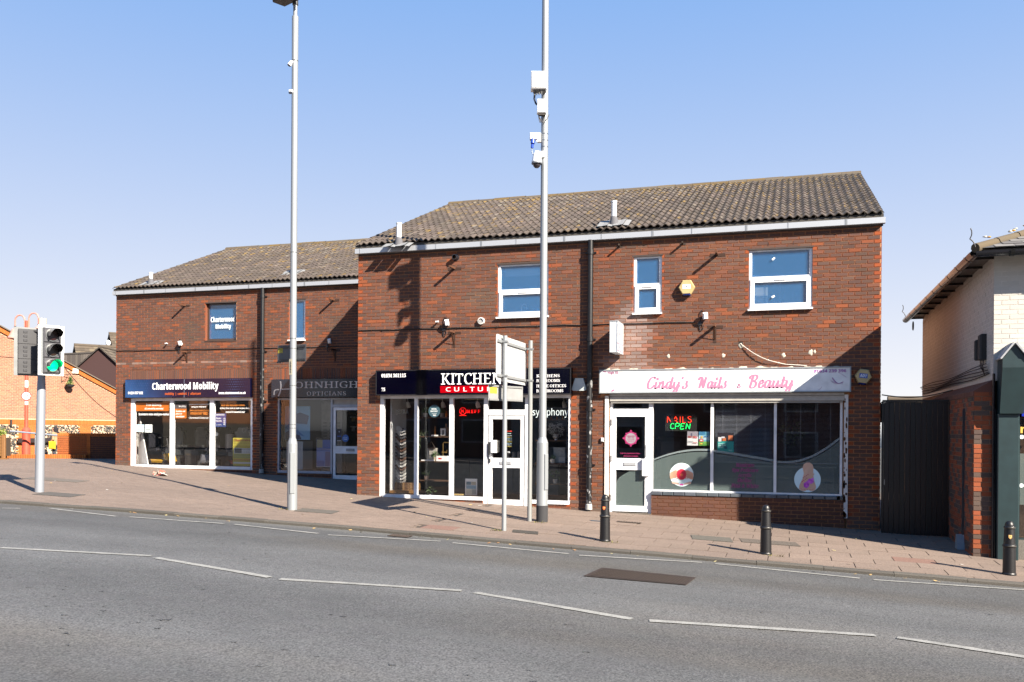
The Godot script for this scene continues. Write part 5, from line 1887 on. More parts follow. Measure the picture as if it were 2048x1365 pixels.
# ---------------------------------------------------------------- street furniture
func street() -> void:
	var galv := Color(0.44, 0.465, 0.48)
	# tall camera mast in the middle
	var at := Vector3(4.933, gy(4.933, 2.222), 2.222)
	var t := thing("camera_mast", "tall galvanised camera mast in front of the kitchen shop, running out of the picture", "mast", at)
	var b := buf(galv)
	b.lathe([Vector2(0.106, 0.30), Vector2(0.104, 1.46), Vector2(0.068, 1.56), Vector2(0.066, 6.0), Vector2(0.058, 12.5), Vector2(0.0, 12.52)], at, 28)
	part(t, "column", b, M.metal)
	b = buf(Color(0.030, 0.031, 0.033))
	b.lathe([Vector2(0.108, -0.05), Vector2(0.108, 0.30), Vector2(0.106, 0.302)], at, 28)
	part(t, "painted_foot", b, M.matt)
	b = buf(galv * 0.95)
	b.round_block(Transform3D(Basis(Vector3.UP, 1.05), at + Vector3(0.09, 0.92, 0.055)), Vector3(0.09, 0.66, 0.03), 0.01)
	part(t, "access_door", b, M.metal)
	var px := at.x - 0.035
	var wht := Color(0.80, 0.81, 0.82)
	# boxes and cameras strapped to it
	var e := thing("equipment_box", "large white equipment box, uppermost on the camera mast", "equipment box", Vector3(4.88, 6.26, 2.30))
	b = buf(wht)
	b.round_block(Transform3D(Basis(Vector3.UP, 0.30), Vector3(4.865, 6.40, 2.40)), Vector3(0.29, 0.32, 0.20), 0.02)
	part(e, "case", b, M.plastic)
	b = buf(Color(0.10, 0.10, 0.10))
	b.block(Transform3D(Basis(Vector3.UP, 0.30), Vector3(4.87, 6.225, 2.38)), Vector3(0.22, 0.03, 0.13))
	for k in 4:
		b.tube([Vector3(4.79 + k * 0.045, 6.22, 2.42), Vector3(4.79 + k * 0.045, 6.15, 2.42)], 0.011, 6)
	part(e, "cable_glands", b, M.matt)
	b = buf(Color(0.012, 0.02, 0.05))
	b.tube([Vector3(4.79, 6.2, 2.40), Vector3(4.775, 6.1, 2.38), Vector3(4.80, 6.02, 2.36), Vector3(4.85, 5.98, 2.32)], 0.018, 6)
	part(e, "cable", b, M.matt)
	e = thing("equipment_box", "smaller white equipment box on the camera mast, under the large one", "equipment box", Vector3(4.90, 5.82, 2.30))
	b = buf(wht)
	b.round_block(Transform3D(Basis(Vector3.UP, 0.30), Vector3(4.905, 5.955, 2.34)), Vector3(0.17, 0.25, 0.13), 0.014)
	part(e, "case", b, M.plastic)
	b = buf(Color(0.07, 0.06, 0.055))
	b.block(Transform3D(Basis(Vector3.UP, 0.30), Vector3(4.91, 5.815, 2.33)), Vector3(0.13, 0.03, 0.09))
	for k in 3:
		var lp := []
		for j in 10:
			var s := j / 9.0
			lp.append(Vector3(4.85 + 0.07 * k * s + 0.05 * s, 5.81 - 0.14 * sin(PI * s), 2.36 - 0.05 * s))
		b.tube(lp, 0.006, 5)
	part(e, "cables", b, M.matt)
	e = thing("power_socket", "white junction box with blue plug on the camera mast", "junction box", Vector3(4.76, 5.33, 2.26))
	b = buf(wht)
	b.round_block(Transform3D(Basis(Vector3.UP, 0.2), Vector3(4.745, 5.44, 2.28)), Vector3(0.15, 0.12, 0.11), 0.012)
	b.box(4.80, 4.87, 5.34, 5.50, 2.20, 2.30)
	part(e, "case", b, M.plastic)
	b = buf(Color(0.012, 0.055, 0.42))
	b.tube([Vector3(4.735, 5.385, 2.31), Vector3(4.735, 5.30, 2.33)], 0.038, 10)
	b.tube([Vector3(4.73, 5.285, 2.33), Vector3(4.725, 5.22, 2.33)], 0.026, 10)
	part(e, "plug", b, M.plastic)
	b = buf(Color(0.25, 0.27, 0.30))
	b.tube([Vector3(4.72, 5.22, 2.33), Vector3(4.725, 5.14, 2.33), Vector3(4.76, 5.07, 2.32), Vector3(4.82, 5.06, 2.30)], 0.007, 6)
	for y in [5.36, 5.48, 5.24]:
		b.lathe([Vector2(0.0685, 0), Vector2(0.0685, 0.014)], Vector3(at.x, y, at.z), 20)
	part(e, "lead_and_straps", b, M.steel)
	e = thing("dome_camera", "white dome surveillance camera with dark dome, lowest on the camera mast", "camera", Vector3(4.83, 4.85, 2.35))
	b = buf(wht)
	b.lathe([Vector2(0.085, 0.0), Vector2(0.095, 0.03), Vector2(0.082, 0.10), Vector2(0.062, 0.19), Vector2(0.0, 0.20)], Vector3(4.825, 4.915, 2.36), 20)
	b.box(4.83, 4.96, 5.04, 5.15, 2.24, 2.32)
	b.box(4.80, 4.86, 5.0, 5.15, 2.28, 2.38)
	part(e, "housing", b, M.plastic)
	b = buf(Color(0.03, 0.025, 0.03))
	b.lathe([Vector2(0.0, -0.085), Vector2(0.035, -0.078), Vector2(0.062, -0.05), Vector2(0.074, -0.015), Vector2(0.075, 0.0)], Vector3(4.825, 4.915, 2.36), 20)
	part(e, "dome", b, M.lens)
	b = buf(Color(0.10, 0.11, 0.13))
	b.lathe([Vector2(0.078, -0.012), Vector2(0.098, -0.008), Vector2(0.098, 0.012)], Vector3(4.825, 4.915, 2.36), 20)
	part(e, "rim", b, M.plastic)

	# left lamp post
	at = Vector3(0.243, gy(0.243, 3.141), 3.141)
	t = thing("lamp_post", "tall grey steel lamp post standing before the lower shop block", "lamp post", at)
	b = buf(galv)
	b.lathe([Vector2(0.094, -0.05), Vector2(0.092, 1.26), Vector2(0.084, 1.30), Vector2(0.062, 1.37), Vector2(0.061, 1.41), Vector2(0.064, 1.415), Vector2(0.062, 1.43), Vector2(0.060, 6.0), Vector2(0.058, 8.98)], at, 24)
	b.lathe([Vector2(0.060, 8.55), Vector2(0.061, 9.40), Vector2(0.05, 9.405)], at, 24)
	b.lathe([Vector2(0.040, 9.40), Vector2(0.040, 9.65)], at, 16)
	part(t, "column", b, M.metal)
	b = buf(galv * 0.92)
	b.round_block(Transform3D(Basis(Vector3.UP, 0.52), at + Vector3(0.047, 0.70, 0.082)), Vector3(0.085, 0.78, 0.02), 0.008)
	part(t, "access_door", b, M.metal)
	b = buf(Color(0.045, 0.045, 0.048))
	b.round_block(Transform3D(Basis(Vector3.UP, -0.5) * Basis(Vector3.BACK, -0.10), at + Vector3(-0.12, 9.74, 0.12)), Vector3(0.62, 0.13, 0.28), 0.03)
	b.tube([at + Vector3(0, 9.62, 0), at + Vector3(0, 9.74, 0)], 0.055, 12)
	part(t, "lamp_head", b, M.paint)
	b = buf(Color(0.03, 0.03, 0.03))
	for y in [1.62, 2.36, 3.07, 3.26, 4.9, 8.55, 0.95]:
		b.lathe([Vector2(0.0625, 0), Vector2(0.0628, 0.009)], at + Vector3(0, y if y > 1.43 else y + 0.6, 0), 20)
	part(t, "strap", b, M.matt)
	b = buf(Color(0.36, 0.33, 0.25))
	b.block(Transform3D(Basis(Vector3.UP, -0.25), at + Vector3(-0.018, 2.72, 0.061)), Vector3(0.07, 0.30, 0.004))
	part(t, "sticker", b, M.print)
	b = buf(Color(0.03, 0.03, 0.03))
	letters(b, "15BMH", "sans bold", -0.11, 0.11, -0.014, 0.018, 0.003, 0.002, 0.0, 0, Transform3D(Basis(Vector3.UP, -0.25) * Basis(Vector3.BACK, -PI / 2), at + Vector3(-0.018, 2.72, 0.061)))
	letters(b, "13295", "sans", -0.12, 0.10, -0.011, 0.011, 0.002, 0.002, 0.0, 0, Transform3D(Basis(Vector3.UP, -0.3) * Basis(Vector3.BACK, -PI / 2), at + Vector3(-0.018, 2.22, 0.060)))
	part(t, "lettering", b, M.print)
	for y in [6.95, 6.43]:
		e = thing("small_camera", "small white camera on the left lamp post, the %s of two" % ("upper" if y > 6.5 else "lower"), "camera", Vector3(0.18, y, 3.2))
		b = buf(wht)
		if y > 6.5:
			b.tube([Vector3(0.195, y + 0.055, 3.18), Vector3(0.165, y - 0.03, 3.22)], [0.028, 0.038], 12)
			b.box(0.17, 0.24, y + 0.02, y + 0.06, 3.14, 3.20)
		else:
			b.round_block(Transform3D(Basis(), Vector3(0.20, y, 3.215)), Vector3(0.07, 0.045, 0.05), 0.01)
		part(e, "housing", b, M.plastic)
		b = buf(Color(0.03, 0.035, 0.05))
		if y > 6.5:
			b.disc(Vector3(0.163, y - 0.034, 3.224), 0.033, Vector3(-0.33, -0.85, 0.4).normalized(), 12)
		else:
			b.box(0.165, 0.225, y - 0.045, y - 0.024, 3.19, 3.235)
		part(e, "lens", b, M.lens)
	# the plate strapped to it, seen from behind
	e = thing("direction_plate", "dark grey sign plate seen from behind, strapped to the left lamp post", "sign plate", Vector3(0.15, 1.29, 3.05))
	var xf := Transform3D(Basis(Vector3.UP, -0.30) * Basis(Vector3.BACK, -0.012), Vector3(0.15, 1.46, 3.045))
	b = buf(Color(0.065, 0.070, 0.078))
	b.block(xf, Vector3(0.80, 0.33, 0.004))
	part(e, "plate", b, M.paint)
	b = buf(Color(0.022, 0.023, 0.026))
	for y in [0.125, -0.125]:
		b.block(xf * Transform3D(Basis(), Vector3(0.02, y, 0.012)), Vector3(0.74, 0.032, 0.018))
	b.block(xf * Transform3D(Basis(), Vector3(-0.35, -0.168, 0.01)), Vector3(0.10, 0.02, 0.02))
	part(e, "rail", b, M.paint)
	b = buf(Color(0.34, 0.27, 0.02))
	b.block(xf * Transform3D(Basis(), Vector3(-0.315, 0.065, 0.004)), Vector3(0.135, 0.10, 0.003))
	part(e, "yellow_label", b, M.print)
	b = buf(Color(0.35, 0.36, 0.05))
	letters(b, "0845 271", "sans bold", -0.345, -0.285, 0.055, 0.085, 0.0065, 0.001, 0.0, 0, xf)
	part(e, "lettering", b, M.print)

	# two-post sign, seen from behind
	t = thing("road_sign", "white road sign panel seen edge-on from behind, on two grey posts", "road sign", Vector3(4.69, gy(4.69, 3.0), 3.0))
	b = buf(galv)
	b.lathe([Vector2(0.041, -0.05), Vector2(0.039, 3.31), Vector2(0.0, 3.315)], Vector3(4.673, gy(4.67, 3.706), 3.706), 18)
	part(t, "post", b, M.metal)
	b = buf(Color(0.40, 0.41, 0.395))
	b.lathe([Vector2(0.044, -0.05), Vector2(0.041, 3.34), Vector2(0.0, 3.345)], Vector3(4.709, gy(4.71, 2.28), 2.28), 18)
	part(t, "post", b, M.metal)
	b = buf(Color(0.42, 0.43, 0.435))
	var xs := 4.605
	var poly := PackedVector2Array()
	for q in [[2.19, 0.845, 1, 1], [3.985, 0.845, -1, 1], [3.985, 1.625, -1, -1], [2.19, 1.625, 1, -1]]:
		var arc := []
		for k in 4:
			var a := PI / 2 * k / 3.0
			arc.append(Vector2(q[0] + q[2] * 0.05 * (1 - cos(a)), q[1] + q[3] * 0.05 * (1 - sin(a))))
		if q[2] * q[3] < 0: arc.reverse()
		poly.append_array(PackedVector2Array(arc))
	b.prism(poly, Transform3D(Basis(Vector3.BACK, Vector3.UP, Vector3.LEFT), Vector3(xs, 0, 0)), 0.004)
	part(t, "panel", b, M.paint)
	b = buf(Color(0.44, 0.455, 0.46))
	for y in [0.935, 1.515]:
		b.box(xs + 0.001, xs + 0.026, y - 0.022, y + 0.022, 2.23, 3.94)
	part(t, "rail", b, M.metal)
	b = buf(Color(0.36, 0.37, 0.38))
	for p in [[4.673, 3.706], [4.709, 2.28]]:
		for y in [0.935, 1.515]:
			b.box(p[0] - 0.05, p[0] + 0.046, y - 0.016, y + 0.016, p[1] - 0.046, p[1] + 0.046)
	part(t, "clamp", b, M.metal)
	e = thing("sign_plate", "small grey plate with yellow label under the white road sign", "sign plate", Vector3(4.66, 0.49, 3.3))
	xf = Transform3D(Basis(Vector3.UP, 1.12), Vector3(4.625, 0.645, 3.50))
	b = buf(Color(0.22, 0.225, 0.23))
	b.block(xf, Vector3(0.86, 0.265, 0.004))
	part(e, "plate", b, M.paint)
	b = buf(Color(0.40, 0.40, 0.39))
	for y in [0.115, -0.115]:
		b.block(xf * Transform3D(Basis(), Vector3(0.0, y, 0.01)), Vector3(0.82, 0.03, 0.016))
	part(e, "rail", b, M.metal)
	b = buf(Color(0.34, 0.27, 0.03))
	b.block(xf * Transform3D(Basis(), Vector3(-0.31, 0.045, 0.004)), Vector3(0.17, 0.11, 0.003))
	part(e, "yellow_label", b, M.print)

	# bollards
	t = thing("bollard", "black cast-iron bollard with a red and gold crest before the nail salon door", "bollard", Vector3(6.469, gy(6.469, 3.986), 3.986), "black bollards along the kerb")
	at = t.position
	b = buf(Color(0.016, 0.017, 0.020))
	b.lathe([Vector2(0.092, -0.03), Vector2(0.092, 0.015), Vector2(0.084, 0.03), Vector2(0.078, 0.38), Vector2(0.086, 0.392), Vector2(0.088, 0.405), Vector2(0.084, 0.418), Vector2(0.074, 0.428), Vector2(0.065, 0.64), Vector2(0.072, 0.648), Vector2(0.074, 0.66), Vector2(0.070, 0.672), Vector2(0.060, 0.68), Vector2(0.057, 0.705), Vector2(0.046, 0.732), Vector2(0.028, 0.747), Vector2(0.0, 0.752)], at, 24)
	part(t, "body", b, M.iron)
	b = buf(Color(0.16, 0.155, 0.14))
	for y in [0.405, 0.66]:
		b.lathe([Vector2(0.0885 if y < 0.5 else 0.0745, y - 0.005), Vector2(0.0887 if y < 0.5 else 0.0747, y + 0.005)], at, 24)
	part(t, "collar_wear", b, M.rusty)
	var crest := part(t, "crest", crest_buf(at, Color(0.52, 0.10, 0.035), Color(0.62, 0.34, 0.10)), M.paint)
	var bb := t.duplicate()
	bb.name = numbered("bollard")
	add_child(bb)
	bb.position = Vector3(8.959, gy(8.959, 4.012), 4.012)
	tag(bb, "plain black cast-iron bollard in front of the middle of the nail salon window", "bollard", "black bollards along the kerb")
	bb.get_node("crest").free()
	bb = t.duplicate()
	bb.name = numbered("bollard")
	add_child(bb)
	bb.position = Vector3(12.239, gy(12.239, 4.124), 4.124)
	tag(bb, "black cast-iron bollard with a gold crest at the right edge", "bollard", "black bollards along the kerb")
	bb.get_node("crest").mesh = crest_buf(Vector3.ZERO, Color(0.55, 0.32, 0.12), Color(0.70, 0.45, 0.16)).mesh()

	traffic_light()
	# litter
	b = buf(Color(0.72, 0.66, 0.60))
	var g := RandomNumberGenerator.new()
	g.seed = 3
	for k in 12:
		var c := Vector3(-6.54 + g.randf_range(-0.16, 0.16), -1.225 + g.randf_range(0, 0.05), -1.53 + g.randf_range(-0.08, 0.08))
		var u := Vector3(g.randfn(), g.randfn() * 0.4, g.randfn()).normalized() * 0.10
		var w := u.cross(Vector3.UP + Vector3(g.randfn(), 0, g.randfn()) * 0.4).normalized() * 0.07
		b.quad(c - u - w, c + u - w, c + u + w, c - u + w, Color(0.72, 0.68, 0.62) if g.randf() < 0.7 else Color(0.6, 0.2, 0.16))
	single("litter", b, M.cloth, "crumpled white and red wrapper lying on the paving before the mobility shop", "litter")
	b = Buf.new()
	for k in 90:
		var x := g.randf_range(-9, 13)
		var z := kerb_z(x) + g.randf_range(0.02, 0.22)
		var y := ry(x, z) + 0.012
		if g.randf() < 0.55:
			z = g.randf_range(0.1, 4.4) if x > 0.0 else g.randf_range(-4.2, 4.3)
			y = gy(x, z) + 0.012
		var r := g.randf_range(0.012, 0.035)
		b.col = [Color(0.45, 0.30, 0.12), Color(0.62, 0.60, 0.56), Color(0.30, 0.16, 0.07), Color(0.5, 0.42, 0.2)][g.randi() % 4]
		var a := g.randf() * TAU
		var u := Vector3(cos(a), g.randf_range(-0.2, 0.3), sin(a)) * r
		var w := Vector3(-sin(a), g.randf_range(0, 0.3), cos(a)) * r * 0.6
		b.quad(Vector3(x, y, z) - u + w, Vector3(x, y, z) + u + w, Vector3(x, y, z) + u - w, Vector3(x, y, z) - u - w)
	var lf := single("fallen_leaves", b, M.cloth, "scraps of dry leaf and paper along the kerb and paving", "leaf litter")
	lf.set_meta("kind", "stuff")
	# tufts of weed at the feet of posts
	for p in [[4.95, 2.42, "the camera mast"], [4.55, 3.78, "the nearer sign post"], [6.58, 4.08, "the first bollard"], [4.30, 0.12, "the kitchen shop riser"], [9.1, 4.15, "the middle bollard"], [0.1, 3.2, "the left lamp post"]]:
		b = Buf.new()
		for k in 26:
			var a := g.randf() * TAU
			var o := Vector3(p[0] + g.randf_range(-0.13, 0.13), gy(p[0], p[1]), p[1] + g.randf_range(-0.05, 0.05))
			var d := Vector3(cos(a) * 0.05, g.randf_range(0.01, 0.05), sin(a) * 0.05)
			var s := Vector3(-sin(a), 0, cos(a)) * 0.006
			b.col = Color(0.12, 0.14, 0.03).lerp(Color(0.32, 0.26, 0.08), g.randf())
			b.tri(o - s, o + s, o + d)
		single("weeds", b, M.leaf, "small tuft of weeds at the foot of %s" % p[2], "weeds")

func crest_buf(at: Vector3, c0: Color, c1: Color) -> Buf:
	var b := buf(c0)
	var sh := PackedVector2Array([Vector2(-0.021, 0.026), Vector2(0.021, 0.026), Vector2(0.022, -0.005), Vector2(0.012, -0.022), Vector2(0, -0.030), Vector2(-0.012, -0.022), Vector2(-0.022, -0.005)])
	b.prism(sh, Transform3D(Basis(), at + Vector3(-0.004, 0.535, 0.062)), 0.012)
	b.col = c1
	for p in [[-0.009, 0.010], [0.009, 0.008], [0.0, -0.010]]:
		b.blob(at + Vector3(p[0] - 0.004, 0.535 + p[1], 0.074), Vector3(0.007, 0.010, 0.004), 6, 4)
	return b

func signal_head(t: Node3D, xf: Transform3D, board: bool, lit: bool) -> void:   # local: faces +z, its middle at the origin
	var root := Node3D.new()
	root.name = "signal_head"
	t.add_child(root, true)
	root.transform = Transform3D(xf.basis, xf.origin - t.position)
	var put := func(called: String, b: Buf, m: Material) -> void:
		var o := MeshInstance3D.new()
		o.name = called
		o.mesh = b.mesh()
		o.material_override = m
		root.add_child(o, true)
	var b: Buf
	if board:
		b = buf(Color(0.76, 0.77, 0.79))
		b.round_block(Transform3D(Basis(), Vector3(0, 0, -0.01)), Vector3(0.50, 1.02, 0.012), 0.004)
		put.call("backing_board", b, M.plastic)
		b = buf(Color(0.18, 0.19, 0.20))
		b.round_block(Transform3D(Basis(), Vector3(0.0, 0, 0.003)), Vector3(0.40, 0.92, 0.012), 0.003)
		put.call("inner_board", b, M.plastic)
	for k in 3:
		var y := 0.31 - 0.31 * k
		b = buf(Color(0.075, 0.078, 0.083) if board else Color(0.055, 0.058, 0.062))
		b.round_block(Transform3D(Basis(), Vector3(0, y, -0.02 if board else 0.0)), Vector3(0.33, 0.302, 0.16), 0.018)
		put.call("housing", b, M.plastic)
		b = buf(Color(0.022, 0.023, 0.025))
		var n := 16
		for j in n:   # visor: an open tube, cut away below
			var a0 := lerpf(-0.25, PI + 0.25, j / float(n))
			var a1 := lerpf(-0.25, PI + 0.25, (j + 1) / float(n))
			var d0 := 0.27 * (0.35 + 0.65 * clampf(sin(a0) * 0.8 + 0.62, 0, 1))
			var d1 := 0.27 * (0.35 + 0.65 * clampf(sin(a1) * 0.8 + 0.62, 0, 1))
			var z := 0.06
			var p0 := Vector3(cos(a0) * 0.118, y + sin(a0) * 0.118, z)
			var p1 := Vector3(cos(a1) * 0.118, y + sin(a1) * 0.118, z)
			b.quad(p0 + Vector3(0, 0, d0), p0, p1, p1 + Vector3(0, 0, d1))
			var i0 := Vector3(cos(a0) * 0.112, y + sin(a0) * 0.112, z)
			var i1 := Vector3(cos(a1) * 0.112, y + sin(a1) * 0.112, z)
			b.quad(i0, i0 + Vector3(0, 0, d0), i1 + Vector3(0, 0, d1), i1, Color(0.004, 0.004, 0.004))
		put.call("visor", b, M.plastic)
		b = buf(Color(0.09, 0.095, 0.10))
		b.lathe([Vector2(0.135, 0.055), Vector2(0.135, 0.072), Vector2(0.118, 0.076)], Vector3(0, y, 0), 24, Basis(Vector3.RIGHT, PI / 2))
		put.call("lens_ring", b, M.plastic)
		b = buf([Color(0.012, 0.003, 0.003), Color(0.012, 0.007, 0.002), Color(0.0, 0.05, 0.03)][k])
		b.disc(Vector3(0, y, 0.065), 0.110, Vector3.BACK, 24)
		put.call("lens", b, glow(Color(0.0, 0.80, 0.55), 0.36) if lit and k == 2 else M.lens)
		if not board:
			b = buf(Color(0.045, 0.047, 0.05))
			for j in 3:
				b.round_block(Transform3D(Basis(Vector3.UP, PI), Vector3(0.04, y + 0.085 - 0.085 * j, -0.084)), Vector3(0.075, 0.05, 0.012), 0.01)
			put.call("vent", b, M.plastic)
	if not board:
		b = buf(Color(0.16, 0.165, 0.17))
		b.box(-0.24, 0.24, -0.50, 0.50, -0.012, -0.002)
		put.call("backing_board", b, M.paint)

func traffic_light() -> void:
	var at := Vector3(-5.548, gy(-5.55, 3.409), 3.409)
	var t := thing("traffic_light", "traffic light showing green, two heads on a pale grey pole", "traffic light", at)
	var b := buf(Color(0.44, 0.47, 0.52))
	b.lathe([Vector2(0.088, 0.0), Vector2(0.086, 2.0), Vector2(0.074, 2.35), Vector2(0.072, 3.56)], at, 22, Basis(Vector3.BACK, -0.016))
	part(t, "pole", b, M.metal)
	b = buf(Color(0.50, 0.47, 0.36))
	b.lathe([Vector2(0.074, 3.36), Vector2(0.074, 3.60), Vector2(0.0, 3.605)], at, 22, Basis(Vector3.BACK, -0.016))
	part(t, "cap", b, M.matt)
	signal_head(t, Transform3D(Basis(Vector3.UP, deg_to_rad(66)), Vector3(-5.07, 1.575, 3.60)), true, true)
	signal_head(t, Transform3D(Basis(Vector3.UP, deg_to_rad(-128)), Vector3(-5.80, 1.575, 3.50)), false, false)
	b = buf(Color(0.03, 0.03, 0.032))
	for y in [1.15, 2.0]:
		b.bar(Vector3(-5.48, y, 3.41), Vector3(-5.2, y, 3.52), 0.04, 0.03)
		b.bar(Vector3(-5.52, y, 3.41), Vector3(-5.75, y, 3.46), 0.04, 0.03)
	part(t, "bracket", b, M.matt)
	# the green lens gives off light
	var l := OmniLight3D.new()
	l.name = "green_signal_light"
	l.position = Vector3(-5.07, 1.265, 3.60) + Basis(Vector3.UP, deg_to_rad(66)) * Vector3(0, 0, 0.10)
	l.light_color = Color(0.1, 1.0, 0.6)
	l.light_energy = 0.02
	l.light_size = 0.1
	l.omni_range = 8.0
	l.omni_attenuation = 2.0
	l.shadow_enabled = true
	add_child(l)


# ---------------------------------------------------------------- what stands and hangs in the shop windows
func leaves(b: Buf, at: Vector3, r: Vector3, n: int, size: float, c0: Color, c1: Color, seed_: int) -> void:
	var g := RandomNumberGenerator.new()
	g.seed = seed_
	for k in n:
		var d := Vector3(g.randfn(), g.randfn(), g.randfn()).normalized()
		var p := at + d * r * pow(g.randf(), 0.4)
		var u := (d + Vector3(g.randfn(), g.randfn(), g.randfn()) * 0.7).normalized() * size * g.randf_range(0.6, 1.3)
		var w := u.cross(Vector3(g.randfn(), g.randfn(), g.randfn())).normalized() * size * 0.45
		b.col = c0.lerp(c1, g.randf())
		b.quad(p - u * 0.5, p + w * 0.5, p + u, p - w * 0.5)

func pot_plant(at: Vector3, h: float, pot: Color, label: String, seed_: int, spread := 1.0) -> void:
	var t := thing("pot_plant", label, "pot plant", at)
	var b := buf(pot)
	b.lathe([Vector2(0.0, 0.0), Vector2(0.042, 0.0), Vector2(0.055, 0.09), Vector2(0.048, 0.09), Vector2(0.0, 0.075)], at, 14)
	part(t, "pot", b, M.plastic)
	b = Buf.new()
	leaves(b, at + Vector3(0, 0.09 + h * 0.45, 0), Vector3(0.085 * spread, h * 0.5, 0.07 * spread), 60, 0.05, Color(0.05, 0.13, 0.04), Color(0.16, 0.26, 0.10), seed_)
	part(t, "leaves", b, M.leaf)

func shelf_unit(label: String, x0: float, x1: float, ys: Array, z: float) -> void:
	var t := thing("display_shelf", label, "shelf", Vector3((x0 + x1) / 2, -1.53, z))
	for y in ys:
		var b := buf(Color(0.14, 0.075, 0.040))
		b.box(x0, x1, y - 0.028, y, z - 0.14, z + 0.12)
		part(t, "shelf", b, M.wood)
	for x in [x0 + 0.06, x1 - 0.06]:
		var b := buf(Color(0.03, 0.03, 0.032))
		b.box(x - 0.010, x + 0.010, -1.53, 0.78, z - 0.165, z - 0.145)
		part(t, "upright", b, M.matt)

func poster(called: String, label: String, x0: float, x1: float, y0: float, y1: float, z: float, blocks: Array, cat := "poster") -> Node3D:   # blocks: [colour, x, y, w, h] in fractions of the sheet
	var t := thing(called, label, cat, Vector3((x0 + x1) / 2, y0, z))
	var b := Buf.new()
	var k := 0
	for q in blocks:
		var a := lerpf(x0, x1, q[1])
		var e := lerpf(x0, x1, q[1] + q[3])
		var c := lerpf(y0, y1, q[2])
		var d := lerpf(y0, y1, q[2] + q[4])
		b.quad(Vector3(a, c, z + k * 0.0012), Vector3(e, c, z + k * 0.0012), Vector3(e, d, z + k * 0.0012), Vector3(a, d, z + k * 0.0012), q[0])
		k += 1
	part(t, "sheet", b, M.print)
	return t

func words(t: Node3D, lines: Array, z: float) -> void:   # [text, font, colour, x0, x1, y0, y1]
	for l in lines:
		var b := buf(l[2])
		letters(b, l[0], l[1], l[3], l[4], l[5], l[6], z, 0.001)
		part(t, "lettering", b, M.print)

func spot(at: Vector3, label: String) -> void:
	var t := thing("spot_lamp", label, "spot lamp", at)
	var b := buf(Color(0.68, 0.68, 0.66))
	b.lathe([Vector2(0.055, 0.0), Vector2(0.045, 0.10), Vector2(0.02, 0.14), Vector2(0.0, 0.145)], at, 14, Basis(Vector3.BACK, 0.25))
	b.tube([at + Vector3(-0.03, 0.13, 0), at + Vector3(-0.03, 0.22, 0)], 0.008, 6)
	part(t, "shade", b, M.plastic)

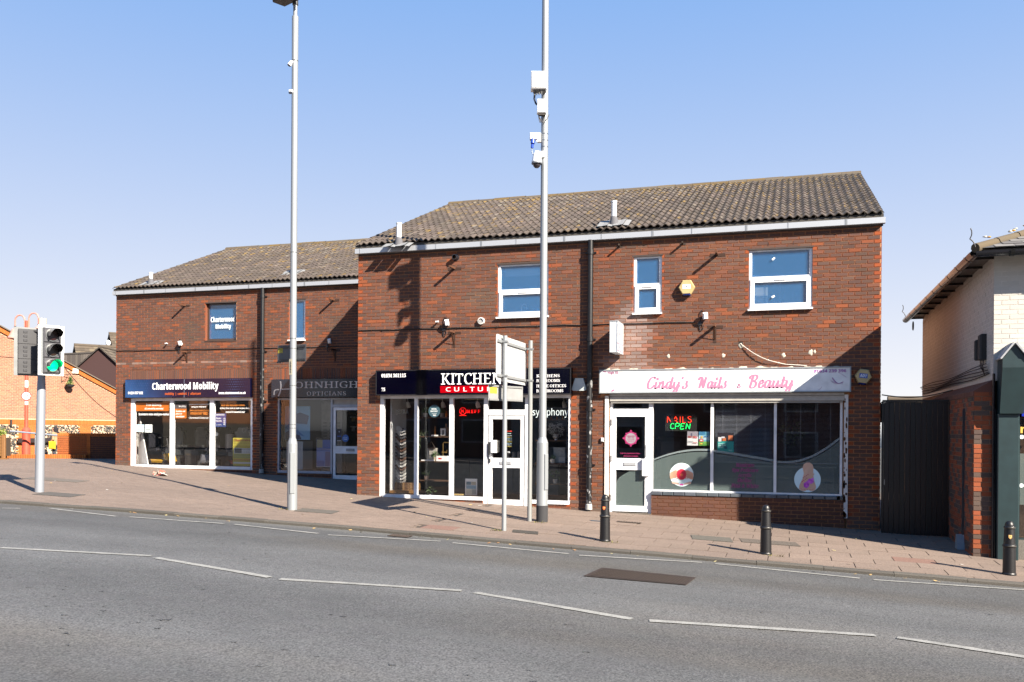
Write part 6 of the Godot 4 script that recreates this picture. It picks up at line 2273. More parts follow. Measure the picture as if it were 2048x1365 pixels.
func kitchen_inside() -> void:
	shelf_unit("brown plank display shelves behind the second kitchen shop pane", 1.28, 1.98, [0.30, -0.13, -0.69, -1.12], -0.62)
	shelf_unit("brown plank display shelves behind the pane right of the kitchen shop door", 4.02, 4.72, [0.26, -0.19, -0.69, -1.13], -0.62)
	pot_plant(Vector3(1.40, 0.30, -0.6), 0.16, Color(0.5, 0.48, 0.45), "leafy plant in a pale pot on the top kitchen shelf, left", 1)
	pot_plant(Vector3(1.80, 0.30, -0.6), 0.13, Color(0.35, 0.33, 0.31), "dim leafy plant on the top kitchen shelf, right", 2)
	pot_plant(Vector3(1.66, -0.69, -0.56), 0.13, Color(0.55, 0.46, 0.33), "small plant in a tan pot beside the boxes on the third kitchen shelf", 3)
	pot_plant(Vector3(1.45, -1.12, -0.56), 0.13, Color(0.58, 0.38, 0.26), "small plant in a terracotta pot on the lowest kitchen shelf", 4)
	pot_plant(Vector3(1.62, -1.52, -0.42), 0.17, Color(0.70, 0.70, 0.68), "bushy plant in a white pot on the kitchen shop floor", 5, 1.4)
	pot_plant(Vector3(4.46, -1.13, -0.56), 0.20, Color(0.40, 0.40, 0.38), "spiky plant on the low shelf behind the tall mast", 6, 1.6)
	pot_plant(Vector3(4.40, -0.69, -0.52), 0.08, Color(0.60, 0.58, 0.52), "tiny potted plant before the grey card right of the kitchen door", 7, 0.7)
	pot_plant(Vector3(4.10, -0.69, -0.56), 0.28, Color(0.3, 0.3, 0.28), "tall green plant on the shelf between the posts", 8)
	# trailing plant
	var t := thing("trailing_plant", "grey-green plant trailing over the left end of the second kitchen shelf", "pot plant", Vector3(1.36, -0.13, -0.55))
	var b := Buf.new()
	leaves(b, Vector3(1.38, -0.05, -0.55), Vector3(0.10, 0.08, 0.08), 80, 0.035, Color(0.10, 0.16, 0.08), Color(0.30, 0.36, 0.22), 11)
	for k in 12:
		leaves(b, Vector3(1.285 + 0.02 * sin(k), -0.12 - 0.03 * k, -0.5), Vector3(0.025, 0.03, 0.025), 8, 0.03, Color(0.12, 0.18, 0.10), Color(0.30, 0.36, 0.22), 20 + k)
	part(t, "leaves", b, M.leaf)
	# bottles, boards, boxes, tap
	b = buf(Color(0.42, 0.13, 0.02))
	b.lathe([Vector2(0, 0), Vector2(0.03, 0), Vector2(0.03, 0.07), Vector2(0.014, 0.10), Vector2(0.014, 0.13), Vector2(0, 0.13)], Vector3(1.92, 0.30, -0.56), 12)
	single("bottle", b, M.gloss, "amber bottle at the right end of the top kitchen shelf", "bottle")
	b = buf(Color(0.30, 0.12, 0.03))
	b.lathe([Vector2(0, 0), Vector2(0.022, 0), Vector2(0.022, 0.10), Vector2(0.012, 0.14), Vector2(0.012, 0.19), Vector2(0, 0.19)], Vector3(1.65, -0.10, -0.56), 12)
	single("pepper_mill", b, M.gloss, "tall brown mill on a white book, second kitchen shelf", "mill")
	b = buf(Color(0.70, 0.70, 0.68))
	b.box(1.58, 1.73, -0.13, -0.10, -0.64, -0.50)
	single("book", b, M.plain, "white book lying under the brown mill", "book")
	b = buf(Color(0.36, 0.20, 0.10))
	b.prism(PackedVector2Array([Vector2(-0.07, 0), Vector2(0.07, 0), Vector2(0.07, 0.17), Vector2(0.045, 0.20), Vector2(0.018, 0.21), Vector2(0.018, 0.29), Vector2(-0.018, 0.29), Vector2(-0.018, 0.21), Vector2(-0.045, 0.20), Vector2(-0.07, 0.17)]), Transform3D(Basis(Vector3.RIGHT, -0.12), Vector3(1.87, -0.13, -0.66)), 0.018)
	single("cutting_board", b, M.wood, "wooden cutting board leaning behind the picture, second kitchen shelf", "cutting board")
	t = poster("picture_frame", "small framed black and white picture on the second kitchen shelf", 1.78, 1.93, -0.125, 0.06, -0.54, [[Color(0.10, 0.07, 0.05), 0, 0, 1, 1], [Color(0.6, 0.6, 0.6), 0.08, 0.08, 0.84, 0.84], [Color(0.06, 0.06, 0.06), 0.35, 0.12, 0.3, 0.6]], "picture")
	b = buf(Color(0.33, 0.31, 0.28))
	b.box(1.44, 1.66, -0.69, -0.40, -0.70, -0.60)
	single("carton", b, M.plain, "grey carton standing on the third kitchen shelf", "box")
	b = buf(Color(0.70, 0.70, 0.69))
	b.box(1.34, 1.66, -0.69, -0.665, -0.62, -0.50)
	single("white_tray", b, M.plain, "white tray before the grey carton, third kitchen shelf", "tray")
	t = thing("white_box", "white box with a red label on the third kitchen shelf", "box", Vector3(1.84, -0.69, -0.55))
	b = buf(Color(0.74, 0.74, 0.74))
	b.box(1.71, 1.97, -0.69, -0.575, -0.64, -0.50)
	part(t, "carton", b, M.plain)
	b = buf(Color(0.55, 0.03, 0.03))
	b.quad(Vector3(1.76, -0.65, -0.498), Vector3(1.84, -0.65, -0.498), Vector3(1.84, -0.615, -0.498), Vector3(1.76, -0.615, -0.498))
	part(t, "label", b, M.print)
	b = buf(Color(0.40, 0.27, 0.09))
	b.tube([Vector3(1.84, -0.57, -0.58), Vector3(1.84, -0.30, -0.58), Vector3(1.86, -0.27, -0.58), Vector3(1.98, -0.27, -0.58), Vector3(2.0, -0.29, -0.58), Vector3(2.0, -0.34, -0.58)], 0.011, 8)
	b.tube([Vector3(1.81, -0.49, -0.58), Vector3(1.93, -0.49, -0.58), Vector3(1.93, -0.44, -0.58)], 0.014, 8)
	single("tap", b, M.steel, "brass kitchen tap on show over the white box", "tap")
	b = buf(Color(0.045, 0.03, 0.022))
	b.tube([Vector3(1.46, -0.41, -0.6), Vector3(1.55, -0.25, -0.6), Vector3(1.64, -0.41, -0.6)], 0.014, 6)
	b.box(1.46, 1.64, -0.41, -0.39, -0.64, -0.56)
	single("lantern", b, M.wood, "dark tent-shaped ornament on the grey carton", "ornament")
	# sample rack
	t = thing("sample_rack", "rack of slanting worktop samples behind the first kitchen shop pane", "sample rack", Vector3(0.82, -1.28, -0.5))
	b = buf(Color(0.05, 0.05, 0.055))
	b.box(0.835, 0.855, -1.25, 0.05, -0.62, -0.58)
	part(t, "spine", b, M.matt)
	for k in 17:
		var y := 0.02 - k * 0.072
		b = buf([Color(0.62, 0.62, 0.60), Color(0.13, 0.13, 0.14), Color(0.30, 0.29, 0.28), Color(0.55, 0.54, 0.53), Color(0.16, 0.10, 0.08)][(k * 3 + k / 4) % 5])
		b.block(Transform3D(Basis(Vector3.BACK, -0.85) * Basis(Vector3.RIGHT, 0.5), Vector3(0.79, y, -0.52)), Vector3(0.17, 0.014, 0.12))
		b.block(Transform3D(Basis(Vector3.BACK, 0.35) * Basis(Vector3.RIGHT, 0.5), Vector3(0.90, y - 0.03, -0.52)), Vector3(0.11, 0.014, 0.12))
		part(t, "sample", b, M.gloss)
	t = thing("sample_tray", "wooden tray of wood samples on the floor behind the first kitchen pane", "tray", Vector3(0.85, -1.50, -0.42))
	b = buf(Color(0.40, 0.22, 0.07))
	b.box(0.655, 1.30, -1.42, -1.36, -0.46, -0.30); b.box(0.70, 1.30, -1.36, -1.20, -0.56, -0.52)
	part(t, "tray", b, M.wood)
	for k in 9:
		b = buf([Color(0.36, 0.22, 0.10), Color(0.16, 0.09, 0.05), Color(0.26, 0.16, 0.08)][k % 3])
		b.box(0.72 + k * 0.062, 0.775 + k * 0.062, -1.36, -1.19, -0.50, -0.44)
		part(t, "sample", b, M.wood)
	b = buf(Color(0.60, 0.63, 0.64))
	b.box(0.66, 0.70, -1.42, 0.78, -1.1, -0.31)
	single("side_panel", b, M.plain, "pale grey panel lining the left end of the kitchen shop window", "panel")
	# cabinets and worktop
	t = thing("kitchen_units", "run of dark blue-grey kitchen units across the middle of the shop", "kitchen units", Vector3(2.6, -1.53, -2.5))
	for k in 5:
		b = buf(Color(0.115, 0.135, 0.15))
		b.round_block(Transform3D(Basis(), Vector3(1.55 + k * 0.56, -1.12, -2.35)), Vector3(0.552, 0.80, 0.03), 0.004)
		part(t, "door", b, M.paint)
		b = buf(Color(0.012, 0.012, 0.012))
		b.box(1.55 + k * 0.56 + (0.22 if k % 2 else -0.24), 1.55 + k * 0.56 + (0.24 if k % 2 else -0.22), -0.92, -0.79, -2.33, -2.30)
		part(t, "handle", b, M.gloss)
	b = buf(Color(0.05, 0.055, 0.06))
	b.box(1.26, 4.1, -1.52, -0.72, -2.95, -2.37)
	part(t, "carcase", b, M.paint)
	b = buf(Color(0.16, 0.165, 0.17))
	b.box(1.22, 4.14, -0.72, -0.685, -2.98, -2.31)
	part(t, "worktop", b, M.gloss)
	for k in 3:
		b = buf(Color(0.40, 0.40, 0.40))
		b.lathe([Vector2(0, 0), Vector2(0.05, 0), Vector2(0.045, 0.16), Vector2(0.02, 0.18), Vector2(0, 0.2)], Vector3(2.75 + k * 0.13, -0.685, -2.6), 12)
		single("canister", b, M.steel, ["left", "middle", "right"][k] + " steel canister on the dark kitchen worktop", "canister", "steel canisters on the worktop")
	t = poster("colour_card", "white card of paint swatches standing in the third kitchen pane", 2.46, 2.74, -1.42, -1.06, -0.36, [[Color(0.72, 0.72, 0.70), 0, 0, 1, 1], [Color(0.16, 0.22, 0.27), 0.08, 0.62, 0.4, 0.2], [Color(0.42, 0.38, 0.30), 0.5, 0.62, 0.4, 0.2], [Color(0.25, 0.36, 0.44), 0.08, 0.38, 0.84, 0.22], [Color(0.55, 0.56, 0.46), 0.08, 0.06, 0.5, 0.3], [Color(0.38, 0.40, 0.37), 0.58, 0.06, 0.34, 0.3]], "card")
	b = buf(Color(0.45, 0.34, 0.14))
	b.block(Transform3D(Basis(), Vector3(2.3, -1.415, -0.34)), Vector3(0.24, 0.025, 0.08))
	single("leaflet_pile", b, M.plain, "small tan pile of leaflets on the sill of the third kitchen pane", "leaflets")
	t = poster("grey_card", "grey sample card on the shelf behind the tall mast", 4.40, 4.66, -0.685, -0.35, -0.62, [[Color(0.24, 0.26, 0.26), 0, 0, 1, 1], [Color(0.42, 0.43, 0.42), 0.46, 0.0, 0.54, 0.36]], "card")
	t = poster("white_card", "narrow white card seen between the grey posts", 4.12, 4.17, -0.18, 0.12, -0.58, [[Color(0.7, 0.7, 0.7), 0, 0, 1, 1]], "card")
	# vase of hydrangeas
	t = thing("flower_vase", "white hydrangeas in a mirrored vase right of the tall mast", "vase of flowers", Vector3(4.47, -0.19, -0.55))
	b = buf(Color(0.55, 0.56, 0.58))
	b.lathe([Vector2(0, 0), Vector2(0.04, 0.0), Vector2(0.035, 0.02), Vector2(0.075, 0.06), Vector2(0.075, 0.085), Vector2(0.045, 0.12), Vector2(0.05, 0.135)], Vector3(4.47, -0.19, -0.55), 16)
	part(t, "vase", b, M.steel)
	b = Buf.new()
	for h in [[-0.12, 0.20], [0.0, 0.26], [0.12, 0.22], [-0.05, 0.17], [0.09, 0.14], [-0.10, 0.30], [0.07, 0.33]]:
		leaves(b, Vector3(4.47 + h[0], -0.19 + h[1], -0.55), Vector3(0.075, 0.065, 0.07), 60, 0.028, Color(0.55, 0.56, 0.54), Color(0.82, 0.82, 0.80), int(h[0] * 100) + 300)
	part(t, "blossom", b, M.cloth)
	for k in 3:
		b = buf(Color(0.36, 0.14, 0.03))
		b.lathe([Vector2(0, 0), Vector2(0.02, 0), Vector2(0.02, 0.05), Vector2(0, 0.06)], Vector3(4.36 + k * 0.13, 0.26, -0.56), 8)
		single("bottle", b, M.gloss, "small amber jar on the top shelf over the hydrangeas, " + ["left", "middle", "right"][k], "jar", "amber jars over the hydrangeas")
	for k in 4:
		spot(Vector3([0.92, 1.78, 2.62, 4.62][k], 0.52, -0.75), "white ceiling spot lamp behind the %s kitchen shop pane" % ["first", "second", "third", "right-hand"][k])
	for k in 2:
		b = buf(Color(0.9, 0.85, 0.55))
		b.box(0.5 + k * 1.2, 1.1 + k * 1.2, 0.755, 0.765, -2.4, -2.3)
		single("tube_lamp", b, M.plain, "thin ceiling tube deep in the kitchen shop, " + ["left", "right"][k], "lamp")
	# on the glass
	t = thing("red_sign", "red lit maker's sign hanging in the third kitchen pane", "lit sign", Vector3(2.63, 0.30, -0.14))
	b = buf(Color(1, 0, 0))
	var ring := []
	for k in 25:
		ring.append(Vector3(2.475 + cos(TAU * k / 24.0) * 0.075, 0.425 + sin(TAU * k / 24.0) * 0.075, -0.14))
	b.tube(ring, 0.007, 6, false)
	b.box(2.395, 2.555, 0.325, 0.335, -0.145, -0.135)
	strokes(b, "0,0 0,60;0,60 40,0;40,0 40,60", Vector3(2.445, 0.395, -0.14), 0.0011, 0.014, 0.0, 0.5, false)
	letters(b, "NEFF", "sans bold", 2.57, 2.87, 0.385, 0.455, -0.142, 0.01, 0.0, 8)
	part(t, "glowing_letters", b, glow(Color(1.0, 0.05, 0.04), 0.3))
	var l := OmniLight3D.new()
	l.name = "red_sign_light"
	l.position = Vector3(2.63, 0.40, -0.10)
	l.light_color = Color(1, 0.08, 0.05)
	l.light_energy = 0.004
	l.light_size = 0.1
	l.omni_range = 4.0
	l.omni_attenuation = 2.0
	l.shadow_enabled = true
	add_child(l)
	t = thing("round_sticker", "round grey-blue sticker with white print on the second kitchen pane", "sticker", Vector3(1.84, 0.28, -0.049))
	b = buf(Color(0.03, 0.065, 0.085))
	b.disc(Vector3(1.84, 0.425, -0.048), 0.138, Vector3.BACK, 28)
	part(t, "disc", b, M.print)
	words(t, [["WORL", "sans bold", Color(0.6, 0.62, 0.62), 1.77, 1.90, 0.455, 0.485], ["INSTORY", "sans bold", Color(0.6, 0.62, 0.62), 1.75, 1.92, 0.405, 0.435], ["____", "sans", Color(0.6, 0.62, 0.62), 1.78, 1.90, 0.365, 0.37], ["0800", "sans bold", Color(0.7, 0.7, 0.7), 1.81, 1.88, 0.32, 0.345]], -0.0475)
	t = thing("window_lettering", "dark lettering across the first kitchen pane", "window lettering", Vector3(1.0, 0.35, -0.049))
	b = buf(Color(0.012, 0.012, 0.014))
	letters(b, "BORA", "sans bold", 0.93, 1.23, 0.35, 0.47, -0.049, 0.001)
	for k in 16:
		b.disc(Vector3(0.83 + 0.022 * (k % 4), 0.37 + 0.025 * (k / 4), -0.0485), 0.006, Vector3.BACK, 6)
	part(t, "lettering", b, M.print)
	t = thing("window_lettering", "pale lower-case lettering across the pane right of the kitchen door", "window lettering", Vector3(4.48, 0.28, -0.049))
	b = buf(Color(0.45, 0.52, 0.54))
	letters(b, "symphony", "sans", 4.085, 4.865, 0.285, 0.485, -0.049, 0.001)
	part(t, "lettering", b, M.print)
	t = thing("door_notice", "small coloured list of lines stuck on the kitchen shop door", "sticker", Vector3(3.6, -0.5, -0.045))
	var nl := [["CULTURE", "sans bold", Color(0.6, 0.05, 0.03), 3.50, 3.63, -0.02, 0.005], ["___", "sans bold", Color(0.35, 0.5, 0.5), 3.53, 3.61, -0.06, -0.05]]
	for k in 8:
		nl.append(["MONDAY  9 - 5".substr(0, 8 + (k * 3) % 5), "sans", [Color(0.45, 0.5, 0.52), Color(0.5, 0.42, 0.12), Color(0.25, 0.4, 0.55)][k % 3], 3.51, 3.63, -0.11 - k * 0.033, -0.095 - k * 0.033])
	nl.append(["75", "sans bold", Color(0.6, 0.62, 0.64), 3.53, 3.59, -0.47, -0.44])
	words(t, nl, -0.045)

func nails_inside() -> void:
	for p in [[7.855, 8.99, "middle"], [9.06, 10.21, "right-hand"]]:
		var t := thing("window_blind", "grey slatted blind let down behind the %s nail salon pane" % p[2], "blind", Vector3((p[0] + p[1]) / 2, -0.62, -0.2), "slatted blinds in the nail salon window")
		for k in 47:
			var y := 0.585 - k * 0.025
			var b := buf(Color(0.30, 0.33, 0.40) if p[2] == "middle" else Color(0.22, 0.23, 0.26))
			b.block(Transform3D(Basis(Vector3.RIGHT, 0.28 if p[2] == "middle" else 0.12), Vector3((p[0] + p[1]) / 2, y, -0.2)), Vector3(p[1] - p[0] - 0.02, 0.0015, 0.026))
			part(t, "slat", b, M.paint)
		for s in [0.14, 0.38, 0.62, 0.86]:
			var b := buf(Color(0.40, 0.42, 0.46))
			var x := lerpf(p[0], p[1], s)
			b.box(x - 0.002, x + 0.002, -0.60, 0.60, -0.186, -0.184)
			part(t, "cord", b, M.matt)
		var b := buf(Color(0.40, 0.42, 0.46))
		b.box(p[0] + 0.01, p[1] - 0.01, 0.585, 0.61, -0.22, -0.18)
		b.box(p[0] + 0.01, p[1] - 0.01, -0.60, -0.588, -0.215, -0.185)
		part(t, "rail", b, M.paint)
	# frosted film in a long wave across the three panes
	var wave := func(x: float) -> float:
		if x < 7.81:
			return -0.61 + 0.215 * (1.0 - pow((7.62 - x) / 0.98, 2.0)) if x < 7.62 else -0.395 - 0.02 * (x - 7.62)
		if x < 9.03:
			return lerpf(-0.42, -0.60, pow((x - 7.82) / 1.2, 1.15))
		return -0.61 + 0.0 if x < 9.1 else -0.615 + 0.47 * pow(clampf((x - 9.25) / 0.96, 0, 1), 1.9)
	var k := 0
	for p in [[6.645, 7.783], [7.847, 8.996], [9.054, 10.213]]:
		var t := thing("frosted_film", "frosted film with a wavy top on the %s nail salon pane" % ["left", "middle", "right"][k], "window film", Vector3((p[0] + p[1]) / 2, -1.165, -0.108))
		var b := buf(Color.WHITE)
		var b2 := buf(Color.WHITE)
		for j in 24:
			var a := lerpf(p[0], p[1], j / 24.0)
			var e := lerpf(p[0], p[1], (j + 1) / 24.0)
			b.quad(Vector3(a, -1.168, -0.098), Vector3(e, -1.168, -0.098), Vector3(e, wave.call(e), -0.098), Vector3(a, wave.call(a), -0.098))
			var g0: float = 0.022 + (0.02 if k == 0 else 0.035) * (0.5 + j / 48.0 if k != 1 else 0.8)
			b2.quad(Vector3(a, wave.call(a) + 0.022, -0.098), Vector3(e, wave.call(e) + 0.022, -0.098), Vector3(e, wave.call(e) + 0.022 + g0, -0.098), Vector3(a, wave.call(a) + 0.022 + g0, -0.098))
		part(t, "film", b, M.frost)
		part(t, "stripe", b2, M.frost2)
		k += 1
	var t := thing("frosted_film", "frosted film with a curved top on the lower nail salon door pane", "window film", Vector3(6.17, -1.5, -0.095))
	var fb := buf(Color.WHITE)
	for j in 16:
		var a := lerpf(5.876, 6.474, j / 16.0)
		var e := lerpf(5.876, 6.474, (j + 1) / 16.0)
		var ya := minf(-0.79, -1.08 + 0.30 * sqrt(clampf((a - 5.876) / 0.36, 0, 1)))
		var ye := minf(-0.79, -1.08 + 0.30 * sqrt(clampf((e - 5.876) / 0.36, 0, 1)))
		fb.quad(Vector3(a, -1.52, -0.092), Vector3(e, -1.52, -0.092), Vector3(e, ye, -0.092), Vector3(a, ya, -0.092))
	part(t, "film", fb, M.frost)
	# neon sign
	t = thing("neon_sign", "lit sign in the left nail salon pane, NAILS in red over OPEN in green", "lit sign", Vector3(7.17, 0.05, -0.22))
	var b := buf(Color(0.008, 0.008, 0.009))
	b.box(6.86, 7.50, 0.02, 0.36, -0.25, -0.235)
	part(t, "board", b, M.matt)
	var red := {"N": "0,0 0,50;0,62 34,8;40,0 40,0", "A": "8,36 22,62;22,62 36,30;12,18 26,18 38,0", "I": "10,0 10,62", "L": "0,62 0,0;0,0 30,0", "S": "34,54 22,62 4,54 10,38 28,30 36,12 20,0 2,8"}
	b = Buf.new()
	var x := 6.905
	for ch in "NAILS":
		strokes(b, red[ch], Vector3(x, 0.195, -0.22), 0.0020, 0.014, 0.0, 1.0, false)
		x += {"N": 0.125, "A": 0.115, "I": 0.07, "L": 0.10, "S": 0.1}[ch]
	part(t, "red_letters", b, glow(Color(1.0, 0.22, 0.10), 0.36))
	var green := {"O": "40,50 22,58 4,40 8,10 26,0 44,8", "P": "0,0 0,56 28,58 40,44 28,28 4,26", "E": "36,56 0,56;0,56 0,0 36,0;0,28 28,28", "N": "0,0 0,56;0,56 38,0;38,0 38,56"}
	b = Buf.new()
	x = 6.955
	for ch in "OPEN":
		strokes(b, green[ch], Vector3(x, 0.065, -0.22), 0.0019, 0.014, 0.14, 1.0, false)
		x += 0.108
	part(t, "green_letters", b, glow(Color(0.08, 1.0, 0.45), 0.36))
	for q in [[0.25, Color(1.0, 0.2, 0.1)], [0.11, Color(0.1, 1.0, 0.4)]]:
		var l := OmniLight3D.new()
		l.name = "neon_light"
		l.position = Vector3(7.17, q[0], -0.18)
		l.light_color = q[1]
		l.light_energy = 0.005
		l.light_size = 0.12
		l.omni_range = 4.0
		l.omni_attenuation = 2.0
		l.shadow_enabled = true
		add_child(l)
	# posters on the glass
	var W := Color(0.70, 0.70, 0.70)
	t = poster("poster", "white poster with a small photograph, left of the pair in the nail salon pane", 7.32, 7.535, -0.27, 0.015, -0.115, [[W, 0, 0, 1, 1], [Color(0.30, 0.28, 0.32), 0, 0.62, 1, 0.38], [Color(0.10, 0.10, 0.16), 0.32, 0.64, 0.14, 0.24], [Color(0.32, 0.10, 0.10), 0.06, 0.54, 0.36, 0.14], [Color(0.42, 0.14, 0.12), 0.50, 0.52, 0.3, 0.16], [Color(0.62, 0.2, 0.25), 0.74, 0.52, 0.18, 0.12], [Color(0.45, 0.45, 0.46), 0.08, 0.30, 0.5, 0.03], [Color(0.45, 0.45, 0.46), 0.08, 0.22, 0.6, 0.03], [Color(0.4, 0.2, 0.2), 0.55, 0.16, 0.36, 0.08]])
	t = poster("poster", "blue and green poster, right of the pair in the nail salon pane", 7.55, 7.765, -0.27, 0.01, -0.115, [[Color(0.13, 0.38, 0.48), 0, 0, 1, 1], [Color(0.40, 0.60, 0.68), 0, 0.42, 1, 0.30], [Color(0.05, 0.20, 0.36), 0, 0.78, 0.6, 0.22], [Color(0.16, 0.36, 0.07), 0, 0, 1, 0.30], [Color(0.10, 0.28, 0.05), 0.3, 0, 0.7, 0.14], [Color(0.62, 0.42, 0.08), 0.18, 0.52, 0.18, 0.16], [Color(0.55, 0.06, 0.04), 0.06, 0.28, 0.36, 0.20], [Color(0.65, 0.64, 0.60), 0.14, 0.32, 0.2, 0.1], [Color(0.05, 0.15, 0.3), 0.46, 0.62, 0.42, 0.08], [Color(0.6, 0.4, 0.06), 0.14, 0.1, 0.2, 0.07]])
	t = poster("poster", "teal poster with a dark photograph on the middle nail salon pane", 7.92, 8.235, -0.40, -0.005, -0.115, [[Color(0.02, 0.32, 0.30), 0, 0, 1, 1], [Color(0.025, 0.02, 0.03), 0, 0.56, 1, 0.44], [Color(0.5, 0.15, 0.05), 0.30, 0.58, 0.22, 0.16], [Color(0.55, 0.18, 0.08), 0.66, 0.62, 0.28, 0.24], [Color(0.7, 0.68, 0.68), 0.04, 0.55, 0.20, 0.22], [Color(0.62, 0.62, 0.66), 0.24, 0.72, 0.2, 0.08], [Color(0.01, 0.10, 0.16), 0.42, 0.18, 0.18, 0.13]])
	words(t, [["Choose", "sans bold", Color(0.5, 0.7, 0.68), 7.935, 8.07, -0.235, -0.21], ["the Best", "sans bold", Color(0.5, 0.7, 0.68), 7.935, 8.08, -0.27, -0.245], ["Treat", "sans bold", Color(0.5, 0.7, 0.68), 7.935, 8.03, -0.305, -0.28], ["HiO", "sans", Color(0.5, 0.7, 0.68), 8.14, 8.20, -0.37, -0.345]], -0.103)
	# round prints on the glass: hands with a red flower, feet with purple blossom
	t = thing("round_print", "round picture of hands holding a red flower on the left nail salon pane", "window print", Vector3(7.215, -1.10, -0.096))
	b = buf(Color(0.58, 0.70, 0.70))
	b.disc(Vector3(7.215, -0.862, -0.0955), 0.238, Vector3.BACK, 40)
	part(t, "disc", b, M.print)
	b = buf(Color(0.50, 0.26, 0.18))
	for s in [-1, 1]:
		for j in 4:
			var p := Vector3(7.215 + s * 0.20, -0.865 - j * 0.025 + 0.02, -0.094 + j * 0.0006)
			var q := Vector3(7.215 + s * (0.055 + 0.012 * j), -0.80 - j * 0.042, -0.094 + j * 0.0006)
			b.col = Color(0.56, 0.29, 0.19) * (1.0 - 0.08 * j)
			ribbon(b, [p, p.lerp(q, 0.6) + Vector3(0, 0.022, 0), q], [0.034, 0.028, 0.020])
			b.col = Color(0.68, 0.52, 0.50)
			b.disc(q + Vector3(s * 0.008, 0.0, 0.0004), 0.014, Vector3.BACK, 8)
		b.col = Color(0.46, 0.30, 0.24)
		ribbon(b, [Vector3(7.215 + s * 0.17, -1.02, -0.094), Vector3(7.215 + s * 0.06, -1.05, -0.094)], [0.025, 0.016])
	part(t, "hands", b, M.print)
	b = buf(Color(0.50, 0.012, 0.04))
	for j in 22:
		var a := TAU * j / 22.0
		ribbon(b, [Vector3(7.215, -0.86, -0.0915 + 0.0001 * j), Vector3(7.215 + cos(a) * 0.085, -0.855 + sin(a) * 0.10, -0.0915 + 0.0001 * j)], [0.008, 0.014])
	b.col = Color(0.62, 0.12, 0.05)
	b.disc(Vector3(7.217, -0.865, -0.089), 0.030, Vector3.BACK, 16)
	b.col = Color(0.45, 0.04, 0.25)
	for j in 5:
		b.disc(Vector3(7.19 + j * 0.013, -1.065 + 0.008 * (j % 2), -0.0915 + 0.0002 * j), 0.016, Vector3.BACK, 8)
	part(t, "flower", b, M.print)
	t = thing("round_print", "round picture of feet with purple blossom on the right nail salon pane", "window print", Vector3(9.63, -1.15, -0.096))
	b = buf(Color(0.52, 0.68, 0.74))
	b.disc(Vector3(9.63, -0.905, -0.0955), 0.245, Vector3.BACK, 40)
	part(t, "disc", b, M.print)
	b = buf(Color(0.52, 0.33, 0.24))
	ribbon(b, [Vector3(9.64, -0.67, -0.0945), Vector3(9.65, -0.80, -0.0945), Vector3(9.66, -0.92, -0.0945)], [0.10, 0.085, 0.09])
	ribbon(b, [Vector3(9.60, -0.92, -0.094), Vector3(9.56, -1.05, -0.094)], [0.07, 0.085])
	ribbon(b, [Vector3(9.68, -0.92, -0.0938), Vector3(9.71, -1.05, -0.0938)], [0.07, 0.08])
	for j in 4:
		b.col = Color(0.58, 0.38, 0.28) * (1.0 - 0.04 * j)
		var q := Vector3(9.555 + j * 0.028, -0.865 + 0.022 * j, -0.0925 + j * 0.0004)
		ribbon(b, [q + Vector3(0.055, 0.15, 0), q + Vector3(0.02, 0.07, 0), q], [0.018, 0.016, 0.012])
		ribbon(b, [q + Vector3(0.10, -0.0, 0), q + Vector3(-0.02, -0.08, 0)], [0.018, 0.013])
	for j in 10:
		b.col = Color(0.56, 0.36, 0.27)
		b.disc(Vector3(9.49 + j * 0.029, -1.075 - 0.02 * sin(PI * j / 9.0), -0.0922), 0.017, Vector3.BACK, 8)
	part(t, "feet", b, M.print)
	b = buf(Color(0.34, 0.01, 0.09))
	for j in 4:
		b.disc(Vector3(9.553 + j * 0.029, -0.872 + 0.022 * j, -0.0905), 0.011, Vector3.BACK, 8)
		b.disc(Vector3(9.535 + j * 0.028, -0.945 + 0.022 * j, -0.0904), 0.011, Vector3.BACK, 8)
	for j in 10:
		b.disc(Vector3(9.49 + j * 0.029, -1.083 - 0.02 * sin(PI * j / 9.0), -0.0905), 0.007, Vector3.BACK, 8)
	part(t, "nails", b, M.print)
	b = buf(Color(0.36, 0.03, 0.42))
	for j in 16:
		b.col = Color(0.36, 0.03, 0.42).lerp(Color(0.60, 0.15, 0.62), (j % 4) / 4.0)
		b.disc(Vector3(9.585 + 0.14 * (j % 6) / 5.0, -1.03 + 0.13 * (j % 6) / 5.0 + 0.045 * sin(j * 2.3), -0.0900 + 0.0002 * j), 0.026, Vector3.BACK, 8)
	part(t, "blossom", b, M.print)
	t = thing("window_lettering", "purple list of treatments lettered on the middle nail salon pane", "window lettering", Vector3(8.46, -1.1, -0.096))
	var pk := Color(0.26, 0.012, 0.14)
	for l in [["Manicure", 8.275, 8.645, -0.682, -0.60], ["Spa Pedicure", 8.20, 8.72, -0.80, -0.705], ["Acrylic", 8.315, 8.595, -0.90, -0.805], ["Shellac", 8.305, 8.60, -0.985, -0.905], ["Pink & White", 8.19, 8.73, -1.095, -1.01]]:
		b = buf(pk)
		letters(b, l[0], "serif bold", l[1], l[2] - 0.02, l[3], l[4], -0.0965, 0.001, 0.18)
		part(t, "lettering", b, M.print)
	t = thing("door_sticker", "pink ornate round sticker over two pink lines on the nail salon door", "sticker", Vector3(6.18, -0.55, -0.092))
	b = buf(Color(0.24, 0.014, 0.085))
	var path := []
	for j in 33:
		path.append(Vector3(6.18 + cos(TAU * j / 32.0) * 0.122, -0.135 + sin(TAU * j / 32.0) * 0.122, -0.09))
	ribbon(b, path, [0.014])
	for j in 8:
		var a := TAU * j / 8.0
		b.disc(Vector3(6.18 + cos(a) * (0.15 if j % 2 == 0 else 0.14), -0.135 + sin(a) * (0.15 if j % 2 == 0 else 0.14), -0.089 + 0.0002 * j), 0.022 if j % 2 == 0 else 0.015, Vector3.BACK, 8)
